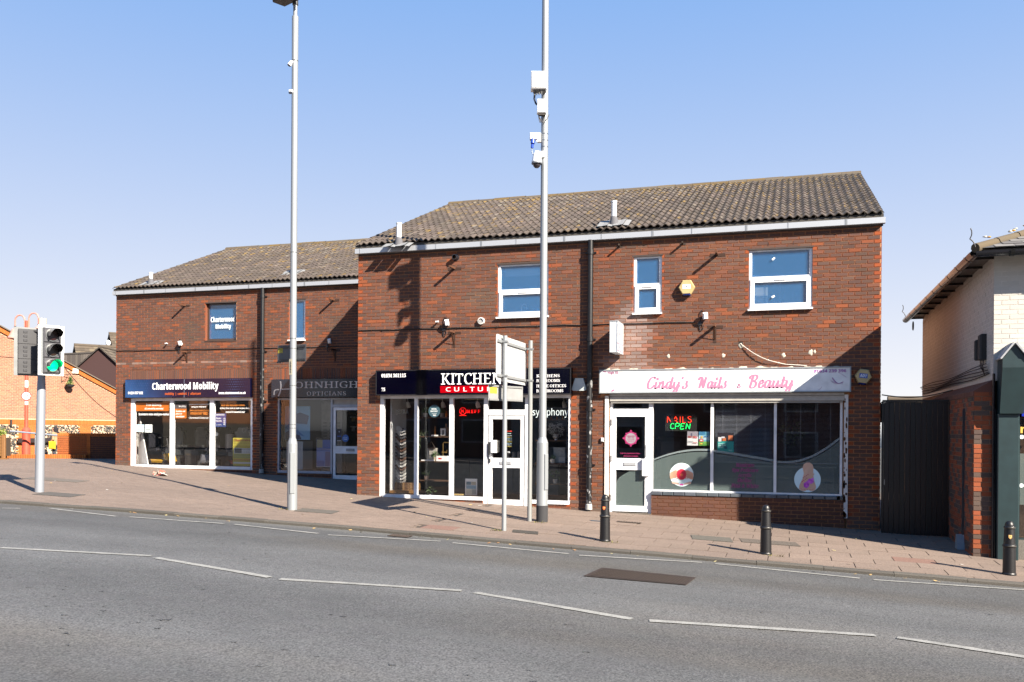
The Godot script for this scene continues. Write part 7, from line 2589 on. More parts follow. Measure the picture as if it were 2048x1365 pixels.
	part(t, "ornate_ring", b, M.print)
	b = buf(Color(0.22, 0.20, 0.22))
	b.disc(Vector3(6.18, -0.135, -0.0915), 0.108, Vector3.BACK, 24)
	part(t, "disc", b, M.print)
	words(t, [["OPENING HOURS", "sans bold", Color(0.24, 0.02, 0.09), 6.10, 6.26, -0.10, -0.08], ["Mon - Sat", "sans bold", Color(0.24, 0.02, 0.09), 6.12, 6.24, -0.13, -0.11], ["9.30 - 6.30", "sans bold", Color(0.24, 0.02, 0.09), 6.11, 6.25, -0.165, -0.145], ["Sun 10 - 4", "sans bold", Color(0.24, 0.02, 0.09), 6.12, 6.24, -0.20, -0.18], ["Walk-in & Appointment Welcome", "serif bold", Color(0.26, 0.016, 0.09), 5.96, 6.40, -0.465, -0.43], ["Gift Vouchers Available", "serif bold", Color(0.26, 0.016, 0.09), 6.03, 6.33, -0.515, -0.485]], -0.0905)
	# half seen inside: a counter and a shelf of bottles under green leaves
	t = thing("salon_counter", "dim pale counter inside the nail salon behind the right-hand pane", "counter", Vector3(9.4, -1.6, -2.2))
	b = buf(Color(0.22, 0.24, 0.26))
	b.box(8.6, 10.2, -1.62, -0.75, -2.5, -2.0)
	part(t, "front", b, M.paint)
	b = buf(Color(0.45, 0.47, 0.48))
	b.box(8.55, 10.25, -0.75, -0.71, -2.55, -1.95)
	part(t, "top", b, M.gloss)
	b = Buf.new()
	leaves(b, Vector3(9.28, 0.0, -1.2), Vector3(0.32, 0.30, 0.2), 130, 0.09, Color(0.10, 0.15, 0.07), Color(0.28, 0.30, 0.18), 77)
	single("house_plant", b, M.leaf, "dim leafy house plant behind the right-hand nail salon blind", "house plant")
	b = buf(Color(0.035, 0.03, 0.03))
	b.round_block(Transform3D(Basis(), Vector3(6.9, -0.55, -0.9)), Vector3(0.6, 0.9, 0.2), 0.1)
	b.box(6.7, 7.1, -1.6, -1.0, -1.2, -0.8)
	single("salon_chair", b, M.gloss, "black salon chair behind the left nail salon pane", "chair")

func ribbon(b: Buf, path: Array, half: Array) -> void:
	var prev := []
	for k in path.size():
		var d: Vector3 = (path[mini(k + 1, path.size() - 1)] - path[maxi(k - 1, 0)]).normalized()
		var o = Vector3(-d.y, d.x, 0) * (half[k] if half.size() > 1 else half[0])
		var pr := [path[k] - o, path[k] + o]
		if k:
			b.quad(prev[0], pr[0], pr[1], prev[1])
		prev = pr
	if half.size() > 1:
		b.disc(path[0] + Vector3(0, 0, 0.0001), half[0], Vector3.BACK, 10)
		b.disc(path[path.size() - 1] + Vector3(0, 0, 0.0001), half[half.size() - 1], Vector3.BACK, 10)

func armchair(at: Vector3, turn: float, c: Color, label: String) -> void:
	var t := thing("armchair", label, "armchair", at, "padded armchairs in the mobility shop window")
	var parts := [["seat", Vector3(0, 0.42, 0), Vector3(0.52, 0.16, 0.52)], ["backrest", Vector3(0, 0.80, -0.24), Vector3(0.50, 0.62, 0.16)], ["headrest", Vector3(0, 1.12, -0.22), Vector3(0.34, 0.18, 0.14)], ["armrest", Vector3(-0.30, 0.62, 0.02), Vector3(0.09, 0.08, 0.44)], ["armrest", Vector3(0.30, 0.62, 0.02), Vector3(0.09, 0.08, 0.44)], ["base", Vector3(0, 0.17, 0), Vector3(0.44, 0.34, 0.56)]]
	for p in parts:
		var b := buf(c if p[0] != "base" else Color(0.03, 0.03, 0.03))
		var o := MeshInstance3D.new()
		o.name = p[0]
		b.round_block(Transform3D(Basis(Vector3.RIGHT, -0.1 if p[0] == "backrest" else 0.0), p[1]), p[2], 0.06 if p[2].z > 0.12 else 0.03)
		b.round_block(Transform3D(Basis(Vector3.UP, PI), p[1]), p[2] * 0.98, 0.06)
		o.mesh = b.mesh()
		o.material_override = M.gloss if p[0] != "base" else M.matt
		t.add_child(o, true)
	t.rotation.y = turn

func scooter(at: Vector3, turn: float, c: Color, label: String) -> void:
	var t := thing("mobility_scooter", label, "mobility scooter", at, "mobility scooters in the shop window")
	var put := func(called: String, b: Buf, m: Material) -> void:
		var o := MeshInstance3D.new()
		o.name = called
		o.mesh = b.mesh()
		o.material_override = m
		t.add_child(o, true)
	var b := buf(c)
	b.round_block(Transform3D(Basis(Vector3.RIGHT, -PI / 2), Vector3(0, 0.16, 0)), Vector3(0.42, 0.80, 0.10), 0.04)
	b.round_block(Transform3D(Basis(Vector3.RIGHT, -0.5), Vector3(0, 0.27, 0.40)), Vector3(0.36, 0.28, 0.12), 0.05)
	put.call("body", b, M.gloss)
	b = buf(Color(0.02, 0.02, 0.02))
	for w in [[-0.2, 0.4], [0.2, 0.4], [-0.2, -0.35], [0.2, -0.35]]:
		b.lathe([Vector2(0.0, -0.035), Vector2(0.10, -0.035), Vector2(0.10, 0.035), Vector2(0.0, 0.035)], Vector3(w[0], 0.10, w[1]), 14, Basis(Vector3.BACK, PI / 2))
	put.call("wheels", b, M.matt)
	b = buf(Color(0.04, 0.04, 0.045))
	b.tube([Vector3(0, 0.25, 0.36), Vector3(0, 0.86, 0.20)], 0.025, 8)
	b.tube([Vector3(-0.25, 0.88, 0.14), Vector3(0.25, 0.88, 0.14)], 0.018, 8)
	put.call("tiller", b, M.matt)
	b = buf(Color(0.035, 0.035, 0.04))
	b.round_block(Transform3D(Basis(), Vector3(0, 0.52, -0.2)), Vector3(0.44, 0.10, 0.42), 0.03)
	b.round_block(Transform3D(Basis(), Vector3(0, 0.78, -0.40)), Vector3(0.42, 0.46, 0.10), 0.04)
	put.call("seat", b, M.gloss)
	b = buf(Color(0.50, 0.55, 0.62))
	b.disc(Vector3(0.22, 1.0, 0.15), 0.06, Vector3.BACK, 12)
	put.call("mirror", b, M.steel)
	t.rotation.y = turn

func mobility_inside() -> void:
	var y := -1.16
	armchair(Vector3(-9.15, y, -5.35), 0.15, Color(0.060, 0.064, 0.07), "dark padded armchair at the left end of the mobility shop window")
	armchair(Vector3(-8.35, y, -5.45), -0.1, Color(0.050, 0.052, 0.056), "dark padded armchair behind the first mullion of the mobility shop")
	armchair(Vector3(-7.65, y, -5.75), 0.2, Color(0.035, 0.036, 0.04), "near-black padded armchair in the middle mobility shop pane")
	armchair(Vector3(-6.72, y, -5.35), 0.1, Color(0.20, 0.22, 0.21), "grey-green padded armchair in the right mobility shop pane")
	scooter(Vector3(-9.25, y, -4.98), 1.3, Color(0.62, 0.33, 0.015), "low yellow scooter on the floor of the left mobility shop pane")
	scooter(Vector3(-7.55, y, -5.0), 0.4, Color(0.10, 0.10, 0.11), "dark grey scooter in the middle mobility shop pane")
	scooter(Vector3(-6.45, y, -5.05), 1.5, Color(0.32, 0.02, 0.02), "dark red scooter in the right mobility shop pane")
	var t := poster("standing_poster", "yellow printed board standing in the right corner of the mobility shop window", -6.47, -5.78, -1.09, -0.26, -4.62, [[Color(0.46, 0.40, 0.05), 0, 0, 1, 1], [Color(0.32, 0.34, 0.10), 0.03, 0.28, 0.94, 0.14], [Color(0.50, 0.52, 0.52), 0.05, 0.44, 0.9, 0.2], [Color(0.08, 0.09, 0.09), 0.1, 0.46, 0.34, 0.16], [Color(0.40, 0.20, 0.06), 0.04, 0.2, 0.9, 0.04], [Color(0.5, 0.5, 0.46), 0.04, 0.08, 0.9, 0.06]])
	var ln := [["Charterwood", "sans bold", Color(0.30, 0.05, 0.02), -6.43, -5.82, -0.36, -0.29]]
	for k in 7:
		ln.append(["Quality Used and Ex-demo".substr(0, 14 + k), "sans", Color(0.12, 0.12, 0.05), -6.42, -5.84, -0.43 - k * 0.088, -0.40 - k * 0.088])
	words(t, ln, -4.608)
	var z := LZ - 0.053
	t = poster("window_banner", "orange banner reading Free delivery on the left mobility shop pane", -9.80, -8.545, 0.53, 0.785, z, [[Color(0.32, 0.085, 0.005), 0, 0, 1, 1]], "window print")
	words(t, [["Free delivery,", "sans bold", Color(0.75, 0.73, 0.70), -9.42, -8.86, 0.66, 0.765], ["all covered by warranty!", "sans bold", Color(0.75, 0.73, 0.70), -9.48, -8.80, 0.56, 0.635]], z + 0.002)
	t = thing("window_lettering", "white line about scooters lettered on the left mobility shop pane", "window lettering", Vector3(-9.2, 0.36, z))
	words(t, [["Scooters new and pre-owned", "sans bold", Color(0.72, 0.72, 0.72), -9.70, -8.56, 0.375, 0.475]], z)
	t = poster("window_banner", "small dark and orange notice on the middle mobility shop pane", -8.40, -7.965, 0.31, 0.75, z, [[Color(0.32, 0.085, 0.005), 0, 0, 1, 0.66], [Color(0.06, 0.05, 0.05), 0, 0.66, 1, 0.30]], "window print")
	words(t, [["Motability", "sans", Color(0.6, 0.6, 0.6), -8.24, -8.0, 0.635, 0.70], ["Scooters and", "sans bold", Color(0.75, 0.72, 0.68), -8.35, -8.02, 0.50, 0.555], ["powered", "sans bold", Color(0.75, 0.72, 0.68), -8.35, -8.13, 0.415, 0.47], ["wheelchairs", "sans bold", Color(0.75, 0.72, 0.68), -8.35, -8.04, 0.34, 0.395]], z + 0.003)
	t = thing("window_lettering", "white and orange contact lines lettered on the middle mobility shop pane", "window lettering", Vector3(-7.5, 0.33, z))
	words(t, [["Lease scooter or powerchair", "sans bold", Color(0.7, 0.7, 0.7), -7.88, -7.18, 0.70, 0.755], ["using your allowance!", "sans bold", Color(0.7, 0.7, 0.7), -7.80, -7.28, 0.625, 0.68], ["www.charterwood.co.uk", "sans", Color(0.52, 0.17, 0.03), -7.86, -7.16, 0.525, 0.58], ["01634 557 882", "sans bold", Color(0.52, 0.17, 0.03), -7.83, -7.23, 0.42, 0.50], ["Charterwood Chartercare", "sans", Color(0.7, 0.7, 0.7), -7.88, -7.17, 0.30, 0.36]], z)
	t = thing("window_lettering", "orange and white delivery lines lettered on the right mobility shop pane", "window lettering", Vector3(-6.3, 0.44, z))
	words(t, [["RISE AND RECLINE CHAIRS", "sans bold", Color(0.50, 0.17, 0.03), -6.75, -5.95, 0.68, 0.735], ["delivery from stock or made to your choice!", "sans bold", Color(0.68, 0.68, 0.68), -6.80, -5.77, 0.575, 0.64], ["removal of unwanted chair", "sans bold", Color(0.68, 0.68, 0.68), -6.60, -5.95, 0.475, 0.535]], z)
	t = poster("poster", "blue award poster dated 2022 on the right mobility shop pane", -6.97, -6.60, 0.06, 0.46, z - 0.02, [[Color(0.03, 0.055, 0.22), 0, 0, 1, 1], [Color(0.45, 0.48, 0.58), 0.05, 0.84, 0.8, 0.12]])
	words(t, [["Dealer", "sans bold", Color(0.6, 0.62, 0.7), -6.94, -6.77, 0.29, 0.345], ["Awards", "sans bold", Color(0.6, 0.62, 0.7), -6.94, -6.75, 0.215, 0.27], ["motability", "sans", Color(0.5, 0.52, 0.62), -6.94, -6.75, 0.10, 0.14]], z - 0.012)
	var b := buf(Color(0.6, 0.62, 0.7))
	letters(b, "2022", "sans bold", -0.11, 0.11, -0.03, 0.03, 0.0, 0.001, 0.0, 0, Transform3D(Basis(Vector3.BACK, PI / 2), Vector3(-6.655, 0.22, z - 0.012)))
	part(t, "lettering", b, M.print)
	t = poster("window_notice", "pale blue notice low on the left mobility shop pane", -9.80, -9.50, -0.10, 0.12, z, [[Color(0.40, 0.55, 0.62), 0, 0, 1, 1], [Color(0.25, 0.42, 0.5), 0.1, 0.7, 0.7, 0.08], [Color(0.25, 0.42, 0.5), 0.1, 0.5, 0.7, 0.06], [Color(0.25, 0.42, 0.5), 0.1, 0.3, 0.6, 0.06]])
	t = poster("window_notice", "white notice with dark print low on the left mobility shop pane", -9.47, -9.20, -0.12, 0.12, z, [[Color(0.62, 0.66, 0.64), 0, 0, 1, 1], [Color(0.12, 0.16, 0.16), 0.1, 0.62, 0.22, 0.1], [Color(0.12, 0.16, 0.16), 0.42, 0.62, 0.2, 0.1], [Color(0.12, 0.16, 0.16), 0.7, 0.62, 0.2, 0.1], [Color(0.12, 0.16, 0.16), 0.12, 0.3, 0.7, 0.1]])
	t = thing("open_sign", "pale outline OPEN sign in the right mobility shop pane", "sign", Vector3(-6.05, -0.12, -4.8))
	b = buf(Color(0.40, 0.42, 0.42))
	strokes(b, "36,50 18,58 2,40 6,10 24,0 40,16 36,50;50,0 50,56 76,56 84,42 74,28 52,26;120,56 96,56 96,0 120,0;96,28 116,28;132,0 132,56 156,0 156,56", Vector3(-6.28, -0.10, -4.8), 0.0024, 0.008, 0.1, 1.0, false)
	part(t, "outline", b, M.print)
	# white stand along the left end, with its sloping edge
	b = buf(Color(0.70, 0.70, 0.68))
	b.prism(PackedVector2Array([Vector2(0, 0), Vector2(0.62, 0), Vector2(0.05, 1.55), Vector2(0, 1.55)]), Transform3D(Basis(Vector3.UP, -0.4), Vector3(-9.93, -1.16, -4.75)), 0.03)
	single("ramp_board", b, M.plain, "tall white wedge-shaped board at the left end of the mobility shop window", "board")

func opticians_inside() -> void:
	var t := thing("window_poster", "large blue poster of a face in dark glasses in the opticians window", "poster", Vector3(-4.5, -0.30, -4.85))
	var b := buf(Color(0.16, 0.40, 0.62))
	b.box(-4.86, -4.03, -0.30, 0.68, -4.87, -4.85)
	b.col = Color(0.015, 0.05, 0.14)
	b.prism(PackedVector2Array([Vector2(-4.85, -0.29), Vector2(-4.30, -0.29), Vector2(-4.42, -0.05), Vector2(-4.60, 0.05), Vector2(-4.85, -0.10)]), Transform3D(Basis(), Vector3(0, 0, -4.848)), 0.001)
	b.prism(PackedVector2Array([Vector2(-4.66, 0.40), Vector2(-4.36, 0.50), Vector2(-4.06, 0.40), Vector2(-4.12, 0.15), Vector2(-4.50, 0.18)]), Transform3D(Basis(), Vector3(0, 0, -4.8465)), 0.001)
	b.col = Color(0.05, 0.20, 0.46)
	b.prism(PackedVector2Array([Vector2(-4.85, 0.05), Vector2(-4.60, 0.30), Vector2(-4.40, -0.05), Vector2(-4.20, -0.20), Vector2(-4.60, -0.12)]), Transform3D(Basis(), Vector3(0, 0, -4.845)), 0.001)
	b.col = Color(0.42, 0.12, 0.14)
	b.prism(PackedVector2Array([Vector2(-4.70, 0.40), Vector2(-4.60, 0.45), Vector2(-4.58, 0.34), Vector2(-4.68, 0.30)]), Transform3D(Basis(), Vector3(0, 0, -4.8435)), 0.001)
	part(t, "sheet", b, M.print)
	t = thing("spectacle_rack", "pale display rack of spectacles behind the opticians window", "display rack", Vector3(-3.75, -1.36, -5.6))
	b = buf(Color(0.36, 0.34, 0.31))
	b.box(-4.15, -3.45, -1.3, 0.85, -5.75, -5.72)
	part(t, "panel", b, M.paint)
	for k in 24:
		b = buf(Color(0.03, 0.03, 0.035))
		var p := Vector3(-4.0 + 0.22 * (k % 3), 0.20 - 0.10 * (k / 3), -5.68)
		for s in [-1, 1]:
			var ring := []
			for j in 11:
				ring.append(p + Vector3(s * 0.035 + cos(TAU * j / 10.0) * 0.028, sin(TAU * j / 10.0) * 0.022, 0))
			b.tube(ring, 0.004, 4, false)
		part(t, "spectacles", b, M.gloss)
	t = thing("dark_cabinet", "black display cabinet with lit shelves inside the opticians", "cabinet", Vector3(-3.2, -1.36, -6.6))
	b = buf(Color(0.012, 0.012, 0.013))
	b.box(-3.75, -2.9, -1.36, 0.55, -6.9, -6.5)
	part(t, "case", b, M.paint)
	for y in [0.38, 0.08]:
		b = buf(Color(0.72, 0.72, 0.70))
		b.box(-3.55, -3.2, y, y + 0.03, -6.495, -6.4)
		part(t, "shelf", b, M.plain)
		b = buf(Color(0.36, 0.30, 0.10) if y > 0.2 else Color(0.42, 0.42, 0.40))
		b.box(-3.5, -3.38, y - 0.12, y, -6.46, -6.42)
		part(t, "card", b, M.print)
	t = poster("framed_picture", "framed blue landscape picture standing low in the opticians window", -3.76, -3.14, -1.12, -0.24, -4.72, [[Color(0.012, 0.012, 0.014), 0, 0, 1, 1], [Color(0.22, 0.26, 0.50), 0.05, 0.06, 0.9, 0.88], [Color(0.10, 0.16, 0.42), 0.05, 0.66, 0.9, 0.28], [Color(0.34, 0.32, 0.46), 0.05, 0.60, 0.9, 0.06], [Color(0.34, 0.30, 0.17), 0.06, 0.68, 0.3, 0.26], [Color(0.20, 0.14, 0.24), 0.5, 0.06, 0.4, 0.5], [Color(0.13, 0.15, 0.34), 0.05, 0.06, 0.4, 0.2], [Color(0.5, 0.5, 0.5), 0.05, 0.05, 0.9, 0.02]], "picture")
	b = buf(Color(0.45, 0.44, 0.42))
	b.box(-4.75, -4.2, -1.16, -0.35, -5.3, -4.75)
	single("window_plinth", b, M.plain, "white plinth under the blue poster in the opticians window", "plinth")
	b = buf(Color(0.02, 0.10, 0.32))
	b.disc(Vector3(-2.66, -0.24, LZ - 0.045), 0.105, Vector3.BACK, 24)
	var st := single("round_sticker", b, M.print, "round blue sticker on the opticians door", "sticker")
	words(st, [["AN EYE", "sans bold", Color(0.5, 0.6, 0.7), -2.72, -2.60, -0.235, -0.205], ["EXAM", "sans bold", Color(0.5, 0.6, 0.7), -2.71, -2.61, -0.28, -0.25]], LZ - 0.044)
	t = poster("door_notice", "small black notice on the opticians door", -2.93, -2.78, -0.32, 0.02, LZ - 0.047, [[Color(0.01, 0.012, 0.02), 0, 0, 1, 1], [Color(0.05, 0.10, 0.3), 0.1, 0.35, 0.8, 0.1], [Color(0.5, 0.5, 0.5), 0.1, 0.02, 0.8, 0.05], [Color(0.3, 0.32, 0.36), 0.4, 0.72, 0.2, 0.12]], "sticker")

func upstairs() -> void:
	var b: Buf
	for p in [[8.97, 3.40, 0.7, "upper"], [8.97, 2.66, 0.5, "lower"]]:
		b = buf(Color(0.72, 0.74, 0.76))
		b.block(Transform3D(Basis(Vector3.BACK, p[2]), Vector3(p[0], p[1], -0.026 if p[1] > 3.0 else -0.018)), Vector3(0.062, 0.035, 0.002))
		single("glass_label", b, M.print, "small white maker's label on the %s pane of the wide upper window" % p[3], "label")
	var t := thing("curtain", "grey net curtain with dark print hanging in the wide upper window", "curtain", Vector3(8.72, 2.45, -0.35))
	b = buf(Color(0.30, 0.33, 0.34))
	b.box(8.56, 8.86, 2.45, 2.90, -0.36, -0.35)
	part(t, "cloth", b, M.cloth)
	b = buf(Color(0.03, 0.03, 0.03))
	letters(b, "MENTANE", "sans bold", -0.2, 0.2, -0.02, 0.02, 0.0, 0.001, 0.0, 0, Transform3D(Basis(Vector3.BACK, -PI / 2), Vector3(8.80, 2.78, -0.345)))
	part(t, "lettering", b, M.print)
	b = buf(Color(0.45, 0.48, 0.52))
	b.box(8.50, 9.08, 3.16, 3.20, -1.5, -1.46); b.box(9.06, 9.10, 2.4, 3.20, -1.5, -1.46)
	single("door_frame", b, M.plain, "pale frame glimpsed deep in the wide upper window", "frame")
	b = buf(Color(0.40, 0.12, 0.13))
	b.lathe([Vector2(0.05, 0), Vector2(0.10, 0.02), Vector2(0.13, 0.06), Vector2(0.12, 0.06)], Vector3(9.2, 2.46, -0.25), 16)
	single("bowl", b, M.gloss, "red bowl on the sill of the wide upper window", "bowl")
	b = buf(Color(0.25, 0.30, 0.36))
	for k in 10:
		b.box(3.40, 4.36, 3.49 - k * 0.018, 3.50 - k * 0.018, -0.20, -0.18)
	single("window_blind", b, M.paint, "drawn-up slatted blind in the upper window by the tall mast", "blind")
	b = buf(Color(0.35, 0.35, 0.36))
	b.tube([Vector3(3.75, 2.45, -0.3), Vector3(3.75, 2.68, -0.3), Vector3(3.80, 2.74, -0.3), Vector3(3.86, 2.70, -0.3), Vector3(3.86, 2.62, -0.3)], 0.012, 8)
	single("tap", b, M.steel, "bent steel tap behind the upper window by the tall mast", "tap")


# ---------------------------------------------------------------- far left: the wall with flint panels, the terrace, houses behind
const BA := Vector3(-24.637, 0.0, -13.247)
const BU := Vector3(0.2059, 0.0, -0.9786)
const BN := Vector3(0.9786, 0.0, 0.2059)

func bp(s: float, y: float, out := 0.0) -> Vector3:
	return BA + BU * s + Vector3.UP * y + BN * out

func rake(s: float) -> float:
	return 4.40 - 0.433 * s

func far_wall() -> void:
	var o := thing("brick_building", "sunny brick building far left with sloping verge and flint panels", "building", bp(1.0, -1.6))
	var side := Transform3D(Basis(BU, Vector3.UP, BN), BA)
	var b := buf(Color(0.60, 0.40, 0.27))
	b.prism(PackedVector2Array([Vector2(-5.0, -1.7), Vector2(8.0, -1.7), Vector2(8.0, rake(8.0)), Vector2(-5.0, rake(-5.0))]), Transform3D(side.basis, BA - BN * 7.0), 7.0)
	part(o, "wall", b, M.mortar)
	bricks(o, BA, BU, BN, -4.0, 7.0, 0.42, 6.0, [], "buff", 401, 300, 0.008, func(y: float) -> float: return (4.40 - 0.14 - y) / 0.433, null, false)
	var g := RandomNumberGenerator.new()
	g.seed = 402
	var s := -4.0
	while s < 7.0:
		var bb := Buf.new()
		brick_shape(bb, bp(s + 0.0325, 0.275), BU, BN, 0.066, 0.20, brick_look("orange", g), 0.008, 0.02)
		part(o, "band_brick", bb, M.brick)
		s += 0.075
	bricks(o, BA, BU, BN, -4.0, 7.0, 0.13, 0.17, [], "orange", 404, 300, 0.02, null, null, false, "band_stretcher")
	for q in [[0.84, 1.70], [3.92, 4.52]]:
		for k in range(-24, 2):
			var x0: float = q[0] - (0.11 if posmod(k, 2) else 0.0)
			var x1: float = q[1] + (0.11 if posmod(k, 2) else 0.0)
			var x := x0
			while x < x1 - 0.02:
				var bb := Buf.new()
				var w := minf(0.215, x1 - x)
				brick_shape(bb, bp(x + w / 2, k * 0.075 + 0.04), BU, BN, w, 0.066, brick_look("orange", g), 0.01, 0.012)
				part(o, "quoin_brick", bb, M.brick)
				x += 0.225
	var fl := Buf.new()
	for p in [[-4.0, 0.80], [1.72, 3.90], [4.54, 7.0]]:
		var n := int((p[1] - p[0]) * 1.72 / 0.0042)
		for k in n:
			var f := g.randf()
			fl.col = Color(0.09, 0.09, 0.095) if f < 0.42 else (Color(0.58, 0.55, 0.49) if f < 0.68 else (Color(0.30, 0.27, 0.22) if f < 0.88 else Color(0.22, 0.235, 0.25)))
			fl.col = fl.col * g.randf_range(0.75, 1.2)
			var r := g.randf_range(0.026, 0.05)
			var k0 := fl.v.size()
			fl.blob(Vector3.ZERO, Vector3(r * g.randf_range(0.9, 1.5), r * g.randf_range(0.7, 1.1), 0.028), 6, 3, 0.2)
			var at := bp(g.randf_range(p[0], p[1]), g.randf_range(-1.6, 0.11), 0.004)
			for j in range(k0, fl.v.size()):
				var v := fl.v[j]
				fl.v[j] = at + BU * v.x + Vector3.UP * v.y + BN * v.z
				var n_ := fl.n[j]
				fl.n[j] = BU * n_.x + Vector3.UP * n_.y + BN * n_.z
	part(o, "flints", fl, M.stone).set_meta("kind", "stuff")
	# raking verge of bricks on edge under a pale tile edge
	var d := (bp(1.0, rake(1.0)) - bp(0.0, rake(0.0))).normalized()
	var up := BN.cross(d)
	if up.y < 0: up = -up
	var t := -5.0
	while t < 8.0:
		var bb := buf(brick_look("orange", g)[0] * 0.92)
		bb.block(Transform3D(Basis(d, up, BN), bp(t + 0.03, rake(t + 0.03), 0.03) - up * 0.02), Vector3(0.063, 0.19, 0.09))
		part(o, "verge_brick", bb, M.brick)
		t += 0.069
	var vb := buf(Color(0.36, 0.31, 0.27))
	vb.block(Transform3D(Basis(d, up, BN), bp(1.5, rake(1.5), -3.4) + up * 0.115), Vector3(14.4, 0.05, 7.1))
	part(o, "roof", vb, M.tile)
	vb = buf(Color(0.035, 0.028, 0.025))
	vb.block(Transform3D(Basis(d, up, BN), bp(1.5, rake(1.5), 0.02) - up * 0.125), Vector3(14.4, 0.014, 0.05))
	part(o, "verge_shadow_joint", vb, M.matt)
	# dark guard board along the ramp, drain, cable
	vb = buf(Color(0.028, 0.022, 0.022))
	vb.block(Transform3D(Basis(BU, Vector3.UP, BN), bp(1.9, -0.585, 0.18)), Vector3(2.4, 0.20, 0.05))
	part(o, "guard_board", vb, M.paint)
	vb = buf(Color(0.03, 0.025, 0.025))
	vb.tube([bp(0.46, 0.05, 0.06), bp(0.46, 0.36, 0.06)], 0.045, 10)
	part(o, "waste_pipe", vb, M.paint)
	vb = buf(Color(0.05, 0.035, 0.03))
	var pts := []
	for k in 16:
		var f := k / 15.0
		pts.append(bp(lerpf(2.9, 6.2, f), lerpf(3.1, 0.42, f) - 0.28 * sin(PI * f), 0.03))
	vb.tube(pts, 0.010, 5)
	vb.tube([bp(-4.0, 3.19, 0.02), bp(1.4, 3.19, 0.02)], 0.012, 5)
	part(o, "cable", vb, M.matt)
	# alarm box and hanging basket
	var ab := buf(Color(0.66, 0.66, 0.58))
	ab.round_block(Transform3D(side.basis, bp(3.62, 2.76, 0.06)), Vector3(0.29, 0.24, 0.10), 0.02)
	single("alarm_box", ab, M.plastic, "small cream alarm box high on the sunny far-left wall", "alarm box", "", bp(3.62, 2.64, 0.02))
	var hb := thing("hanging_basket", "planted hanging basket on an iron bracket on the sunny far-left wall", "hanging basket", bp(3.2, 1.95, 0.3))
	b = buf(Color(0.02, 0.022, 0.025))
	b.lathe([Vector2(0.0, -0.17), Vector2(0.08, -0.15), Vector2(0.16, -0.09), Vector2(0.21, 0.0), Vector2(0.19, 0.0)], bp(3.2, 2.08, 0.28), 18)
	part(hb, "basket", b, M.matt)
	b = buf(Color(0.03, 0.026, 0.026))
	b.tube([bp(2.93, 2.14, 0.02), bp(2.93, 2.58, 0.02)], 0.014, 6)
	b.tube([bp(2.93, 2.54, 0.02), bp(3.05, 2.56, 0.16), bp(3.24, 2.60, 0.30)], 0.014, 6)
	b.tube([bp(2.93, 2.22, 0.02), bp(3.08, 2.34, 0.15), bp(3.12, 2.54, 0.22)], 0.010, 6)
	part(hb, "bracket", b, M.iron)
	b = Buf.new()
	leaves(b, bp(3.2, 2.14, 0.28), Vector3(0.20, 0.08, 0.18), 130, 0.06, Color(0.16, 0.20, 0.05), Color(0.42, 0.42, 0.16), 61)
	leaves(b, bp(3.22, 2.28, 0.28), Vector3(0.08, 0.17, 0.08), 80, 0.10, Color(0.03, 0.09, 0.02), Color(0.10, 0.22, 0.05), 62)
	part(hb, "plants", b, M.leaf)

	# ramp down behind the low wall
	b = buf(Color(0.30, 0.25, 0.21))
	b.quad(Vector3(-32.0, -1.6, -3.0), Vector3(-10.6, -1.6, -9.0), Vector3(-10.6, -1.6, -26.0), Vector3(-32.0, -1.6, -26.0))
	struct("path", b, M.stone)
	# low wall
	var w0 := Vector3(-15.38, 0, -7.08)
	var wd := Vector3(0.9545, 0, -0.2982)
	var wn := Vector3(0.2982, 0, 0.9545)
	var lw := thing("low_wall", "low brick terrace wall, half in sun and half in the shade of the shops", "wall", w0 + Vector3(1.2, -1.3, -0.4))
	b = buf(Color(0.30, 0.13, 0.05))
	b.block(Transform3D(Basis(wd, Vector3.UP, wn), w0 + wd * 1.95 + Vector3(0, -0.72, 0) - wn * 0.115), Vector3(3.9, 1.0, 0.22))
	part(lw, "core", b, M.mortar)
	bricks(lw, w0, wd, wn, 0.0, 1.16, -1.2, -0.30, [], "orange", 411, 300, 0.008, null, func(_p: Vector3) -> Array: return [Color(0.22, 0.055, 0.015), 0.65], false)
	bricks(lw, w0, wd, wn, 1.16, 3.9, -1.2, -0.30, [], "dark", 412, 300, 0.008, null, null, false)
	b = Buf.new()
	for k in 52:
		var bb := Buf.new()
		bb.col = brick_look("orange", g)[0]
		bb.round_block(Transform3D(Basis(wd, Vector3.UP, wn), w0 + wd * (0.036 + 0.075 * k) + Vector3(0, -0.235, 0) - wn * 0.11), Vector3(0.069, 0.10, 0.25), 0.008)
		part(lw, "coping_brick", bb, M.brick)
	for k in 12:
		var bb := Buf.new()
		bb.col = brick_look("orange", g)[0]
		bb.block(Transform3D(Basis(wd, Vector3.UP, wn), w0 + wd * 1.11 + Vector3(0, -1.06 + k * 0.075, 0) + wn * 0.004), Vector3(0.12, 0.067, 0.03))
		part(lw, "end_brick", bb, M.brick)
	var peak := buf(Color(0.45, 0.20, 0.09))
	peak.block(Transform3D(Basis(wd, Vector3.UP, wn), w0 + wd * 0.18 + Vector3(0, -0.16, 0) - wn * 0.11), Vector3(0.20, 0.05, 0.22))
	part(lw, "raised_brick", peak, M.brick)
	# brick kerb along the foot, left of the wall and in front of it
	var kw := thing("brick_kerb", "low kerb of orange bricks on edge at the foot of the terrace wall", "kerb", w0 + Vector3(-0.5, -1.1, 0.2))
